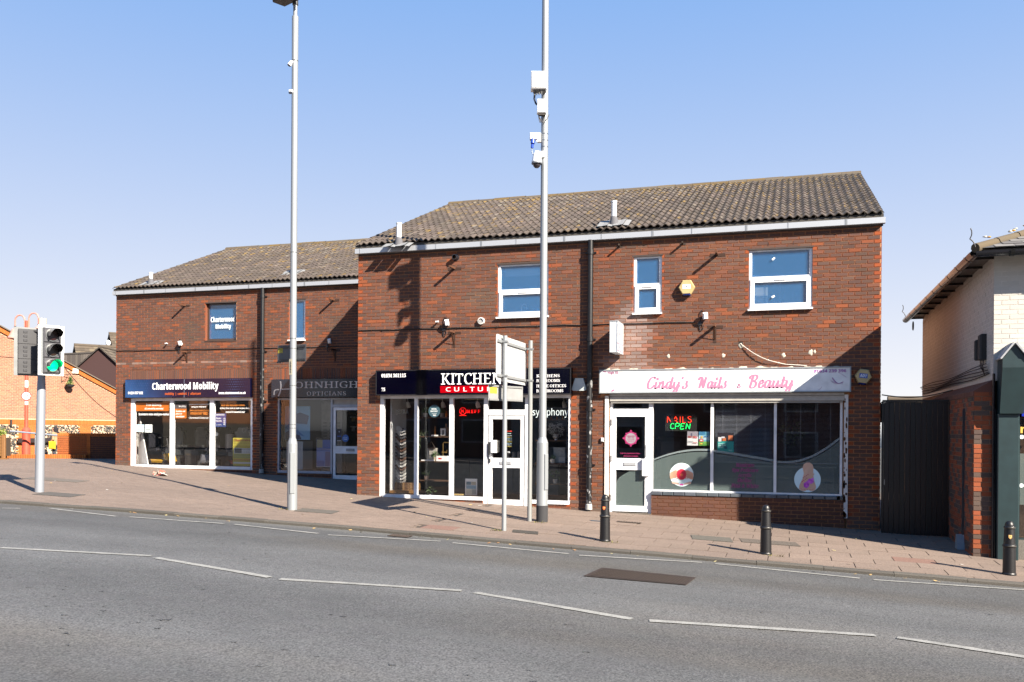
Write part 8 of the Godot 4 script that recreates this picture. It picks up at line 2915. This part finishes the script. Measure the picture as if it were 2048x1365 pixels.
	for k in 46:
		var at := w0 + wd * (1.06 - k * 0.077) + wn * (0.10 + (0.0 if k < 18 else (k - 18) * 0.012))
		var bb := Buf.new()
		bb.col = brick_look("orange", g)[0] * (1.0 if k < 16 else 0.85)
		bb.round_block(Transform3D(Basis(wd, Vector3.UP, wn), Vector3(at.x, -1.02, at.z)), Vector3(0.069, 0.16, 0.20), 0.012)
		part(kw, "brick", bb, M.brick)
	# handrail
	var hr := thing("handrail", "grey steel handrail sloping down behind the wooden planter", "handrail", w0 + Vector3(-0.8, -1.1, -0.3))
	b = buf(Color(0.20, 0.22, 0.26))
	var r0 := w0 - wd * 1.75 - wn * 0.15
	b.tube([Vector3(r0.x, -0.13, r0.z), Vector3(w0.x + 0.3, -0.31, w0.z - 0.30)], 0.035, 10)
	part(hr, "rail", b, M.paint)
	b = buf(Color(0.42, 0.44, 0.47))
	var p0 := w0 - wd * 0.88 - wn * 0.2
	b.tube([Vector3(p0.x, -1.1, p0.z), Vector3(p0.x, -0.23, p0.z)], 0.028, 10)
	part(hr, "post", b, M.metal)
	# red lamp post with two bell lamps, and its cycling sign
	var lp := Vector3(-16.95, -1.10, -7.25)
	var t_ := thing("lamp_post", "red lamp post with two bell-shaped lamps beyond the traffic light", "lamp post", lp)
	b = buf(Color(0.50, 0.075, 0.045))
	b.lathe([Vector2(0.14, 0), Vector2(0.135, 0.95), Vector2(0.145, 0.97), Vector2(0.145, 1.02), Vector2(0.10, 1.08), Vector2(0.062, 1.12), Vector2(0.06, 2.2), Vector2(0.058, 4.95), Vector2(0.0, 4.96)], lp, 18)
	part(t_, "column", b, M.paint)
	b = buf(Color(0.66, 0.62, 0.58))
	for y in [[1.13, 1.30], [1.92, 2.14], [2.55, 2.80]]:
		b.lathe([Vector2(0.0615, y[0]), Vector2(0.0615, y[1])], lp, 18)
	part(t_, "pale_patch", b, M.paint)
	for sgn in [-1, 1]:
		var ax = Vector3(0.93, 0, -0.36) * sgn
		b = buf(Color(0.56, 0.20, 0.16))
		var arc := [lp + ax * 0.03 + Vector3(0, 4.2, 0), lp + ax * 0.07 + Vector3(0, 4.8, 0)]
		for k in 11:
			var a := PI * k / 10.0
			arc.append(lp + ax * (0.24 - 0.17 * cos(a)) + Vector3(0, 4.95 + (0.0 if sgn < 0 else 0.08) + 0.20 * sin(a), 0))
		arc.append(lp + ax * 0.41 + Vector3(0, 4.72 + (0.0 if sgn < 0 else 0.08), 0))
		b.tube(arc, 0.026, 8)
		part(t_, "arm", b, M.paint)
		b = buf(Color(0.60, 0.27, 0.22))
		var la = lp + ax * 0.41 + Vector3(0, 4.30 + (0.0 if sgn < 0 else 0.08), 0)
		b.lathe([Vector2(0.245, 0.0), Vector2(0.25, 0.04), Vector2(0.20, 0.10), Vector2(0.15, 0.22), Vector2(0.12, 0.32), Vector2(0.05, 0.37), Vector2(0.03, 0.44)], la, 18)
		var bl := part(t_, "bell_lamp", b, M.paint)
		b = buf(Color(0.05, 0.04, 0.04))
		b.lathe([Vector2(0.035, 0.38), Vector2(0.035, 0.46)], la, 10)
		part(bl, "hanger", b, M.matt)
	t_ = thing("cycle_sign", "round no-cycling sign with red rim on the red lamp post", "road sign", lp + Vector3(0, 1.9, 0.08))
	var sn := Vector3(0.66, 0, 0.75)
	var sc := lp + Vector3(0.0, 2.24, 0.0) + sn * 0.09
	var sb := Basis(Vector3.UP.cross(sn).normalized(), Vector3.UP, sn)
	b = buf(Color(0.55, 0.03, 0.03))
	b.disc(sc, 0.165, sn, 28)
	b.col = Color(0.30, 0.30, 0.31)
	b.disc(sc - sn * 0.004, 0.165, -sn, 28)
	part(t_, "rim", b, M.print)
	b = buf(Color(0.78, 0.78, 0.78))
	b.disc(sc + sn * 0.003, 0.128, sn, 28)
	part(t_, "face", b, M.print)
	b = buf(Color(0.02, 0.02, 0.02))
	for x in [-0.055, 0.055]:
		var ring := []
		for k in 17:
			ring.append(sc + sb * Vector3(x + cos(TAU * k / 16.0) * 0.036, -0.02 + sin(TAU * k / 16.0) * 0.036, 0.007))
		b.tube(ring, 0.006, 5, false)
	for l in [[-0.055, -0.02, -0.02, 0.035], [-0.02, 0.035, 0.04, 0.035], [0.04, 0.035, 0.0, -0.02], [0.0, -0.02, -0.02, 0.035], [0.055, -0.02, 0.035, 0.055], [0.0, -0.02, -0.055, -0.02], [-0.035, 0.05, -0.005, 0.05], [0.025, 0.058, 0.05, 0.058]]:
		b.tube([sc + sb * Vector3(l[0], l[1], 0.007), sc + sb * Vector3(l[2], l[3], 0.007)], 0.006, 5)
	part(t_, "cycle_emblem", b, M.print)
	b = buf(Color(0.75, 0.75, 0.76))
	b.round_block(Transform3D(Basis(Vector3.UP, 0.8), lp + Vector3(0, 3.16, 0.08)), Vector3(0.16, 0.10, 0.16), 0.02)
	b.blob(lp + Vector3(-0.06, 3.08, 0.14), Vector3(0.06, 0.06, 0.06), 8, 6)
	single("street_camera", b, M.plastic, "small white camera clamped to the red lamp post under the lamps", "camera", "", lp + Vector3(0, 3.0, 0.1))
	# wooden planter and its shrub
	var pc := Vector3(-16.72, -1.08, -5.55)
	var pt := thing("planter", "long varnished wooden planter at the left edge of the picture", "planter", pc)
	var pw := Transform3D(Basis(wd, Vector3.UP, wn), pc)
	for k in 6:
		b = buf(Color(0.30, 0.145, 0.045).lerp(Color(0.36, 0.19, 0.065), rng.randf()))
		b.round_block(pw * Transform3D(Basis(), Vector3(-0.30, 0.155 + k * 0.105, 0.30)), Vector3(1.8, 0.10, 0.04), 0.008)
		part(pt, "plank", b, M.wood)
	for x in [-1.22, 0.62]:
		b = buf(Color(0.33, 0.165, 0.055))
		b.round_block(pw * Transform3D(Basis(), Vector3(x, 0.40, 0.31)), Vector3(0.12, 0.80, 0.09), 0.015)
		b.block(pw * Transform3D(Basis(), Vector3(x, 0.82, 0.31)), Vector3(0.09, 0.05, 0.07))
		b.block(pw * Transform3D(Basis(), Vector3(x, 0.025, 0.31)), Vector3(0.24, 0.05, 0.14))
		part(pt, "corner_post", b, M.wood)
	b = buf(Color(0.34, 0.17, 0.055))
	b.round_block(pw * Transform3D(Basis(), Vector3(-0.30, 0.765, 0.30)), Vector3(1.76, 0.07, 0.07), 0.01)
	part(pt, "top_rail", b, M.wood)
	b = buf(Color(0.05, 0.035, 0.02))
	b.block(pw * Transform3D(Basis(), Vector3(-0.30, 0.42, 0.0)), Vector3(1.7, 0.62, 0.5))
	part(pt, "soil_box", b, M.matt)
	var shb := thing("shrub", "bright yellow-green shrub growing in the wooden planter", "shrub", pc + Vector3(0, 0.7, 0))
	b = Buf.new()
	for k in 22:
		leaves(b, pc + wd * (-0.9 + 1.25 * (k % 8) / 7.0) + Vector3(0, 0.86 + 0.07 * (k % 3), -0.05 + 0.1 * (k / 8)), Vector3(0.17, 0.13, 0.17), 90, 0.06, Color(0.10, 0.19, 0.02), Color(0.36, 0.42, 0.06), 500 + k)
	part(shb, "foliage", b, M.leaf)
	b = buf(Color(0.10, 0.07, 0.03))
	for k in 8:
		b.tube([pc + wd * (-0.9 + 0.17 * k) + Vector3(0, 0.72, 0), pc + wd * (-0.9 + 0.17 * k) + Vector3(0.03, 0.95, 0.02)], 0.012, 5)
	part(shb, "stem", b, M.wood)

	# houses up the hill
	house("dark brick gable house with pale tiled roof, nearest behind the sunny wall", Vector3(-35.19, 5.47, -30.91), 2.6, 1.15, 9.0, 9.0, Color(0.040, 0.019, 0.016), 31, Vector3(0.94, 0, -0.35))
	house("small gabled house with a dark boarded gable, left of the nearer brick gable", Vector3(-41.3, 6.15, -35.3), 2.4, 1.15, 9.0, 6.5, Color(0.10, 0.065, 0.05), 32)
	house("gabled house highest behind, cut off by the corner of the shop block", Vector3(-45.4, 7.98, -43.4), 3.2, 1.1, 10.0, 9.0, Color(0.06, 0.045, 0.045), 33)
	var fn := thing("board_fence", "weathered grey board fence below the far gabled houses", "fence", Vector3(-38.8, 2.5, -32.5))
	var f0 := Vector3(-40.4, 5.10, -31.8)
	var f1 := Vector3(-36.9, 5.28, -32.9)
	for k in 20:
		b = buf(Color(0.16, 0.145, 0.135) * rng.randf_range(0.6, 1.25))
		var c := f0.lerp(f1, (k + 0.5) / 20.0)
		b.block(Transform3D(Basis((f1 - f0).normalized(), Vector3.UP, (f1 - f0).normalized().cross(Vector3.UP)), c - Vector3(0, 1.2, 0)), Vector3(0.17, 2.4, 0.03))
		part(fn, "board", b, M.wood)
	b = buf(Color(0.09, 0.08, 0.075))
	b.bar(f0 + Vector3(0, 0.05, 0), f1 + Vector3(0, 0.05, 0), 0.12, 0.10)
	part(fn, "cap", b, M.wood)
	b = buf(Color(0.72, 0.73, 0.75))
	for p in [Vector3(-45.0, 7.1, -42.6), Vector3(-45.05, 6.55, -42.5)]:
		b.blob(p, Vector3(0.2, 0.26, 0.2), 8, 6)
	b.bar(Vector3(-45.0, 6.2, -42.7), Vector3(-45.0, 7.3, -42.7), 0.05, 0.05)
	single("satellite_dish", b, M.plastic, "pair of white dishes on the highest far gable", "dish")
	house("low tiled roof far off above the yard gate", Vector3(13.1, 1.30, -19.0), 1.6, 0.6, 4.0, 3.0, Color(0.14, 0.09, 0.07), 34, Vector3(0.1, 0, 1))

func house(label: String, apex: Vector3, half: float, pitch: float, tall: float, long: float, c: Color, seed_: int, w := Vector3(0.80, 0, 0.60)) -> void:
	w = w.normalized()
	var n := w.cross(Vector3.UP)     # the gable looks this way
	var o := thing("house", label, "house", apex - Vector3(0, tall, 0))
	var y := -half * pitch * 0.8
	var xf := Transform3D(Basis(w, Vector3.UP, n), apex - n * long)
	var b := buf(c)
	b.prism(PackedVector2Array([Vector2(-half, -tall), Vector2(half, -tall), Vector2(half, y), Vector2(0, -0.08), Vector2(-half, y)]), xf, long)
	part(o, "wall", b, M.brick)
	bricks(o, apex + n * 0.0, w, n, -half + 0.05, half - 0.05, -tall * 0.5, -0.35, [], "dark", seed_, 0, 0.01, func(yy: float) -> float: return half * clampf((yy + apex.y * 0.0) / (y), 0.0, 1.0) - 0.1, null, false) if false else null
	var roof := Node3D.new()
	roof.name = "roof"
	o.add_child(roof, true)
	shift[roof] = shift[o]
	var g := RandomNumberGenerator.new()
	g.seed = seed_
	for s in [-1, 1]:
		var sl := Vector3(half * s, y, 0.0).length()
		var rows := int(sl / 0.34) + 1
		for r in rows:
			var a := float(r) / rows
			var e := float(r + 1.12) / rows
			var bb := Buf.new()
			var nseg := int(long / 0.3)
			for k in nseg:
				bb.col = Color(0.26, 0.215, 0.165) * g.randf_range(0.7, 1.3)
				if g.randf() < 0.2: bb.col = Color(0.36, 0.31, 0.22)
				var z0 := -0.2 + (long + 0.4) * k / nseg
				var z1 := -0.2 + (long + 0.4) * (k + 1.0) / nseg
				var p := [Vector3(s * half * a * 1.06, y * a * 1.06 + 0.02, 0), Vector3(s * half * e * 1.06, y * e * 1.06 + 0.055, 0)]
				var q := [xf * Vector3(p[1].x, p[1].y, z1), xf * Vector3(p[1].x, p[1].y, z0), xf * Vector3(p[0].x, p[0].y, z0), xf * Vector3(p[0].x, p[0].y, z1)]
				if s > 0:
					bb.quad(q[0], q[1], q[2], q[3])
				else:
					bb.quad(q[1], q[0], q[3], q[2])
			part(roof, "tile_row", bb, M.tile)
		var vb := buf(Color(0.05, 0.04, 0.038))
		vb.bar(xf * Vector3(0, -0.02, long + 0.10), xf * Vector3(s * half * 1.06, y * 1.06 - 0.02, long + 0.10), 0.20, 0.05, n.cross(xf.basis * Vector3(s * half, y, 0)).normalized())
		part(roof, "barge_board", vb, M.matt)
	var rb := buf(Color(0.24, 0.20, 0.16))
	rb.tube([xf * Vector3(0, 0.03, -0.2), xf * Vector3(0, 0.03, long + 0.2)], 0.11, 8)
	part(roof, "ridge", rb, M.tile)


# ---------------------------------------------------------------- the other side of the street, seen only in the glass
func opposite() -> void:
	var g := RandomNumberGenerator.new()
	g.seed = 71
	var x := -18.0
	for k in 6:
		var w := g.randf_range(6.5, 8.5)
		var h := g.randf_range(3.7, 4.6)
		var base := ry(x + w / 2, 20.0) + 0.1
		var o := thing("terrace_house", ["yellow brick house across the street, leftmost of its row", "red brick house across the street, second of its row", "white rendered house across the street, third of its row", "red brick house across the street, fourth of its row", "grey rendered house across the street, fifth of its row", "yellow brick house across the street, last of its row"][k], "house", Vector3(x + w / 2, base, 28.0))
		var b := buf([Color(0.30, 0.23, 0.14), Color(0.25, 0.10, 0.06), Color(0.55, 0.53, 0.50), Color(0.22, 0.09, 0.06), Color(0.34, 0.34, 0.33), Color(0.30, 0.23, 0.14)][k])
		b.box(x, x + w - 0.02, base - 0.6, base + h, 24.6, 31.0)
		part(o, "wall", b, M.matt)
		var r := buf(Color(0.10, 0.085, 0.075))
		wall_prism(r, x - 0.1, x + w, [Vector2(24.2, base + h), Vector2(31.4, base + h), Vector2(27.8, base + h + 1.7)])
		part(o, "roof", r, M.tile)
		for j in 4:
			var f := buf(Color(0.72, 0.72, 0.72))
			var wx := x + w * (0.27 if j % 2 == 0 else 0.73)
			var wy := base + (0.7 if j < 2 else h - 1.5)
			f.box(wx - 0.75, wx + 0.75, wy, wy + 1.2, 24.55, 24.597)
			var wn := part(o, "window", f, M.paint)
			f = buf(Color(0.02, 0.025, 0.03))
			f.box(wx - 0.67, wx + 0.67, wy + 0.08, wy + 1.12, 24.53, 24.548)
			part(wn, "pane", f, M.lens)
		var dr := buf(Color(0.05, 0.09, 0.14))
		dr.box(x + w * 0.5 - 0.45, x + w * 0.5 + 0.45, base, base + 2.05, 24.54, 24.597)
		part(o, "door", dr, M.paint)
		x += w
	var o := thing("brick_building", "orange brick building with a flint base across the street, far to the left", "building", Vector3(-34.0, -1.1, 26.0))
	var b := buf(Color(0.44, 0.19, 0.09))
	b.box(-40.0, -29.0, 0.4, 5.5, 20.6, 36.0)
	part(o, "wall", b, M.matt)
	b = buf(Color(0.42, 0.40, 0.36))
	b.box(-39.9, -29.02, -1.6, 0.4, 20.7, 35.9)
	part(o, "flint_base", b, M.stone)
	for k in 4:
		b = buf(Color(0.02, 0.02, 0.025))
		b.box(-29.0, -28.97, 1.2, 3.0, 21.8 + k * 3.4, 23.2 + k * 3.4)
		part(o, "window", b, M.lens)


# ---------------------------------------------------------------- people: one smooth skin over a skeleton of tapered limbs
func blend_body(bones: Array, cell: float, smooth: float) -> Buf:   # bones: [a, b, radius a, radius b, colour, flatten in z]
	var lo: Vector3 = bones[0][0]
	var hi := lo
	for q in bones:
		for e in 2:
			var r: float = q[2 + e] + cell * 2.0
			lo = lo.min(q[e] - Vector3.ONE * r)
			hi = hi.max(q[e] + Vector3.ONE * r)
	var n := Vector3i(((hi - lo) / cell).ceil()) + Vector3i.ONE
	var f := PackedFloat32Array()
	f.resize(n.x * n.y * n.z)
	f.fill(1.0)
	for q in bones:
		var rm: float = maxf(q[2], q[3]) + 0.06
		var a0 := Vector3i(((q[0].min(q[1]) - Vector3.ONE * rm - lo) / cell).floor()).clamp(Vector3i.ZERO, n - Vector3i.ONE)
		var a1 := Vector3i(((q[0].max(q[1]) + Vector3.ONE * rm - lo) / cell).ceil()).clamp(Vector3i.ZERO, n - Vector3i.ONE)
		var ba: Vector3 = q[1] - q[0]
		var bb := maxf(ba.length_squared(), 1e-9)
		for z in range(a0.z, a1.z + 1):
			for y in range(a0.y, a1.y + 1):
				for x in range(a0.x, a1.x + 1):
					var p := lo + Vector3(x, y, z) * cell
					var pa: Vector3 = p - q[0]
					var h := clampf(pa.dot(ba) / bb, 0.0, 1.0)
					var d: float = (pa - ba * h).length() - lerpf(q[2], q[3], h)
					var k := (z * n.y + y) * n.x + x
					var o := f[k]
					var t := clampf(0.5 + 0.5 * (o - d) / smooth, 0.0, 1.0)
					f[k] = lerpf(o, d, t) - smooth * t * (1.0 - t)
	var b := Buf.new()
	var at := {}
	var step := [1, n.x, n.x * n.y]
	for z in n.z - 1:
		for y in n.y - 1:
			for x in n.x - 1:
				var k := (z * n.y + y) * n.x + x
				var s := Vector3.ZERO
				var c := 0
				var inside := 0
				for j in 8:
					if f[k + (j & 1) + ((j >> 1) & 1) * n.x + (j >> 2) * n.x * n.y] < 0.0: inside += 1
				if inside == 0 or inside == 8:
					continue
				for e in 12:
					var ax := e / 4
					var u := (ax + 1) % 3
					var w := (ax + 2) % 3
					var o := Vector3i.ZERO
					o[u] = e & 1
					o[w] = (e >> 1) & 1
					var k0: int = k + o.x + o.y * n.x + o.z * n.x * n.y
					var v0 := f[k0]
					var v1 := f[k0 + step[ax]]
					if (v0 < 0.0) != (v1 < 0.0):
						var p := Vector3(x + o.x, y + o.y, z + o.z)
						p[ax] += v0 / (v0 - v1)
						s += p
						c += 1
				var p := lo + s / c * cell
				var g := Vector3(f[k + 1] - f[k], f[k + n.x] - f[k], f[k + n.x * n.y] - f[k]).normalized()
				var best := 1e9
				var col := Color.WHITE
				for q in bones:
					var ba: Vector3 = q[1] - q[0]
					var h := clampf((p - q[0]).dot(ba) / maxf(ba.length_squared(), 1e-9), 0.0, 1.0)
					var d: float = (p - q[0] - ba * h).length() - lerpf(q[2], q[3], h)
					if d < best:
						best = d
						col = q[4]
				at[k] = b.vert(p, g, col)
	for k in at:
		var x: int = k % n.x
		var y: int = (k / n.x) % n.y
		var z: int = k / (n.x * n.y)
		for ax in 3:
			var u := (ax + 1) % 3
			var w := (ax + 2) % 3
			if [x, y, z][u] == 0 or [x, y, z][w] == 0:
				continue
			if (f[k] < 0.0) == (f[k + step[ax]] < 0.0):
				continue
			var q := [k, k - step[u], k - step[u] - step[w], k - step[w]]
			if not (at.has(q[1]) and at.has(q[2]) and at.has(q[3])):
				continue
			if f[k] < 0.0:
				b.i.append_array(PackedInt32Array([at[q[0]], at[q[2]], at[q[1]], at[q[0]], at[q[3]], at[q[2]]]))
			else:
				b.i.append_array(PackedInt32Array([at[q[0]], at[q[1]], at[q[2]], at[q[0]], at[q[2]], at[q[3]]]))
	return b

func person(label: String, at: Vector3, turn: float, tall: float, coat: Color, legs: Color, shoes: Color, hair: Color, long_hair: bool, bag: Color) -> void:
	# built facing +z, feet at y = 0, in units of a 1.7 m body
	var t := thing("person", label, "person", at)
	t.rotation.y = turn
	t.scale = Vector3.ONE * (tall / 1.7)
	var skin := Color(0.50, 0.28, 0.20)
	var put := func(called: String, b: Buf, m: Material) -> void:
		var o := MeshInstance3D.new()
		o.name = called
		o.mesh = b.mesh()
		o.material_override = m
		t.add_child(o, true)
	var V := func(x: float, y: float, z: float) -> Vector3: return Vector3(x, y, z)
	var bones := [
		[V.call(0, 0.92, 0), V.call(0, 1.08, 0), 0.150, 0.140, coat], [V.call(0, 1.08, 0), V.call(0, 1.34, 0.0), 0.140, 0.150, coat], [V.call(-0.13, 1.38, 0), V.call(0.13, 1.38, 0), 0.085, 0.085, coat], [V.call(0, 1.40, 0), V.call(0, 1.50, 0.01), 0.06, 0.055, skin],
		[V.call(-0.17, 1.38, 0), V.call(-0.23, 1.12, -0.02), 0.062, 0.050, coat], [V.call(-0.23, 1.12, -0.02), V.call(-0.20, 0.92, 0.12), 0.048, 0.036, coat],
		[V.call(0.17, 1.38, 0), V.call(0.23, 1.12, -0.03), 0.062, 0.050, coat], [V.call(0.23, 1.12, -0.03), V.call(0.20, 0.95, 0.14), 0.048, 0.036, coat],
		[V.call(-0.09, 0.88, 0), V.call(-0.10, 0.48, 0.10), 0.095, 0.065, legs], [V.call(-0.10, 0.48, 0.10), V.call(-0.10, 0.09, 0.06), 0.062, 0.042, legs],
		[V.call(0.09, 0.88, 0), V.call(0.10, 0.48, 0.0), 0.095, 0.065, legs], [V.call(0.10, 0.48, 0.0), V.call(0.10, 0.10, -0.22), 0.062, 0.042, legs],
		[V.call(-0.10, 0.045, 0.04), V.call(-0.10, 0.04, 0.18), 0.045, 0.040, shoes], [V.call(0.10, 0.07, -0.24), V.call(0.10, 0.04, -0.12), 0.045, 0.040, shoes],
	]
	put.call("body", blend_body(bones, 0.022, 0.05), M.cloth)
	var head := [
		[V.call(0, 1.60, -0.01), V.call(0, 1.615, 0.01), 0.092, 0.088, skin], [V.call(0, 1.54, 0.035), V.call(0, 1.52, 0.055), 0.055, 0.042, skin],
		[V.call(0, 1.585, 0.09), V.call(0, 1.565, 0.112), 0.012, 0.016, skin], [V.call(-0.088, 1.575, 0.0), V.call(-0.094, 1.60, -0.01), 0.016, 0.018, skin], [V.call(0.088, 1.575, 0.0), V.call(0.094, 1.60, -0.01), 0.016, 0.018, skin],
		[V.call(-0.03, 1.525, 0.09), V.call(0.03, 1.525, 0.09), 0.009, 0.009, Color(0.34, 0.12, 0.10)],
	]
	put.call("head", blend_body(head, 0.012, 0.02), M.skin)
	for s in [-1, 1]:
		var e := buf(Color(0.75, 0.75, 0.74))
		e.blob(Vector3(s * 0.033, 1.60, 0.082), Vector3(0.014, 0.009, 0.010), 8, 6)
		e.col = Color(0.03, 0.02, 0.02)
		e.blob(Vector3(s * 0.033, 1.60, 0.090), Vector3(0.006, 0.006, 0.004), 8, 6)
		put.call("eye", e, M.gloss)
		# hands: palm, four bent fingers, thumb
		var hb := []
		var wr := Vector3(s * 0.20, 0.925 if s < 0 else 0.955, 0.13 if s < 0 else 0.15)
		hb.append([wr, wr + Vector3(0, -0.045, 0.03), 0.028, 0.033, skin])
		for k in 4:
			var r0 := wr + Vector3(s * -0.012 + (k - 1.5) * 0.017, -0.07, 0.045)
			var m0 := r0 + Vector3(0, -0.032, 0.010 - 0.002 * k)
			hb.append([r0, m0, 0.010, 0.009, skin])
			hb.append([m0, m0 + Vector3(-s * 0.004, -0.024 + 0.003 * absf(k - 1.5), -0.014), 0.009, 0.007, skin])
		hb.append([wr + Vector3(-s * 0.025, -0.03, 0.04), wr + Vector3(-s * 0.045, -0.065, 0.065), 0.012, 0.010, skin])
		put.call("hand", blend_body(hb, 0.008, 0.008), M.skin)
	if hair.a > 0.5:
		var hr := [[V.call(0, 1.645, -0.02), V.call(0, 1.65, 0.0), 0.092, 0.085, hair], [V.call(-0.075, 1.62, -0.03), V.call(0.075, 1.62, -0.03), 0.05, 0.05, hair]]
		if long_hair:
			hr += [[V.call(-0.08, 1.60, -0.04), V.call(-0.10, 1.42, -0.05), 0.045, 0.035, hair], [V.call(0.08, 1.60, -0.04), V.call(0.10, 1.42, -0.05), 0.045, 0.035, hair], [V.call(0, 1.60, -0.08), V.call(0, 1.40, -0.10), 0.075, 0.07, hair]]
		put.call("hair", blend_body(hr, 0.016, 0.03), M.cloth)
	if bag.a > 0.5:
		var b := buf(bag)
		b.round_block(Transform3D(Basis(Vector3.UP, PI / 2), Vector3(0.27, 0.84, 0.0)), Vector3(0.30, 0.36, 0.10), 0.03)
		put.call("bag", b, M.cloth)

func people() -> void:
	person("person with long black hair, tan jacket and yellow bag walking left by the flint wall", Vector3(-22.75, -1.6, -14.45), deg_to_rad(-72), 1.64, Color(0.33, 0.20, 0.11), Color(0.03, 0.03, 0.04), Color(0.7, 0.7, 0.7), Color(0.012, 0.011, 0.013), true, Color(0.66, 0.36, 0.01))
	person("person with a bald head and dark coat, only the head showing over the low wall", Vector3(-18.6, -1.6, -15.0), deg_to_rad(-95), 1.63, Color(0.015, 0.017, 0.03), Color(0.04, 0.04, 0.05), Color(0.05, 0.05, 0.05), Color(0.5, 0.5, 0.5, 0.0), false, Color(0, 0, 0, 0))


func _ready() -> void:
	rng.seed = 20240607
	# camera: level lens raised by a shift, standing on the far pavement
	var cam := Camera3D.new()
	cam.name = "camera"
	cam.projection = Camera3D.PROJECTION_FRUSTUM
	cam.near = 0.1
	cam.far = 3000.0
	cam.keep_aspect = Camera3D.KEEP_HEIGHT
	cam.size = 0.0768077
	cam.frustum_offset = Vector2(0.0, 0.010292)
	cam.transform = Transform3D(Basis(Vector3(0.954509, 0.006771, -0.298106), Vector3(-0.006957, 0.999976, 0.000438), Vector3(0.298102, 0.001656, 0.954533)), EYE)
	add_child(cam)
	cam.current = true
	# clear spring sky
	var sky := ProceduralSkyMaterial.new()
	sky.sky_top_color = Color(0.255, 0.594, 0.913)
	sky.sky_horizon_color = Color(0.991, 0.980, 0.969)
	sky.sky_curve = 0.23
	sky.ground_bottom_color = Color(0.20, 0.19, 0.18)
	sky.ground_horizon_color = Color(0.5, 0.54, 0.6)
	sky.sun_angle_max = 4.0
	var env := Environment.new()
	env.background_mode = Environment.BG_SKY
	env.sky = Sky.new()
	env.sky.sky_material = sky
	env.tonemap_mode = Environment.TONE_MAPPER_LINEAR
	env.tonemap_exposure = 3.8
	env.background_energy_multiplier = 0.28
	env.sdfgi_enabled = true
	env.ssao_enabled = true
	env.ssil_enabled = true
	var we := WorldEnvironment.new()
	we.name = "world_environment"
	we.environment = env
	add_child(we)
	var sun := DirectionalLight3D.new()
	sun.name = "sun"
	sun.light_color = Color(1.0, 0.955, 0.885)
	sun.light_energy = 1.6
	sun.light_angular_distance = 0.5
	sun.shadow_enabled = true
	sun.basis = Basis.looking_at(Vector3(-1.6, -1.25, -1.0))
	add_child(sun)
	materials()
	ground()
	main_building()
	left_building()
	right_building()
	far_wall()
	opposite()
	signs()
	fittings()
	street()
	kitchen_inside()
	nails_inside()
	mobility_inside()
	opticians_inside()
	upstairs()
	people()
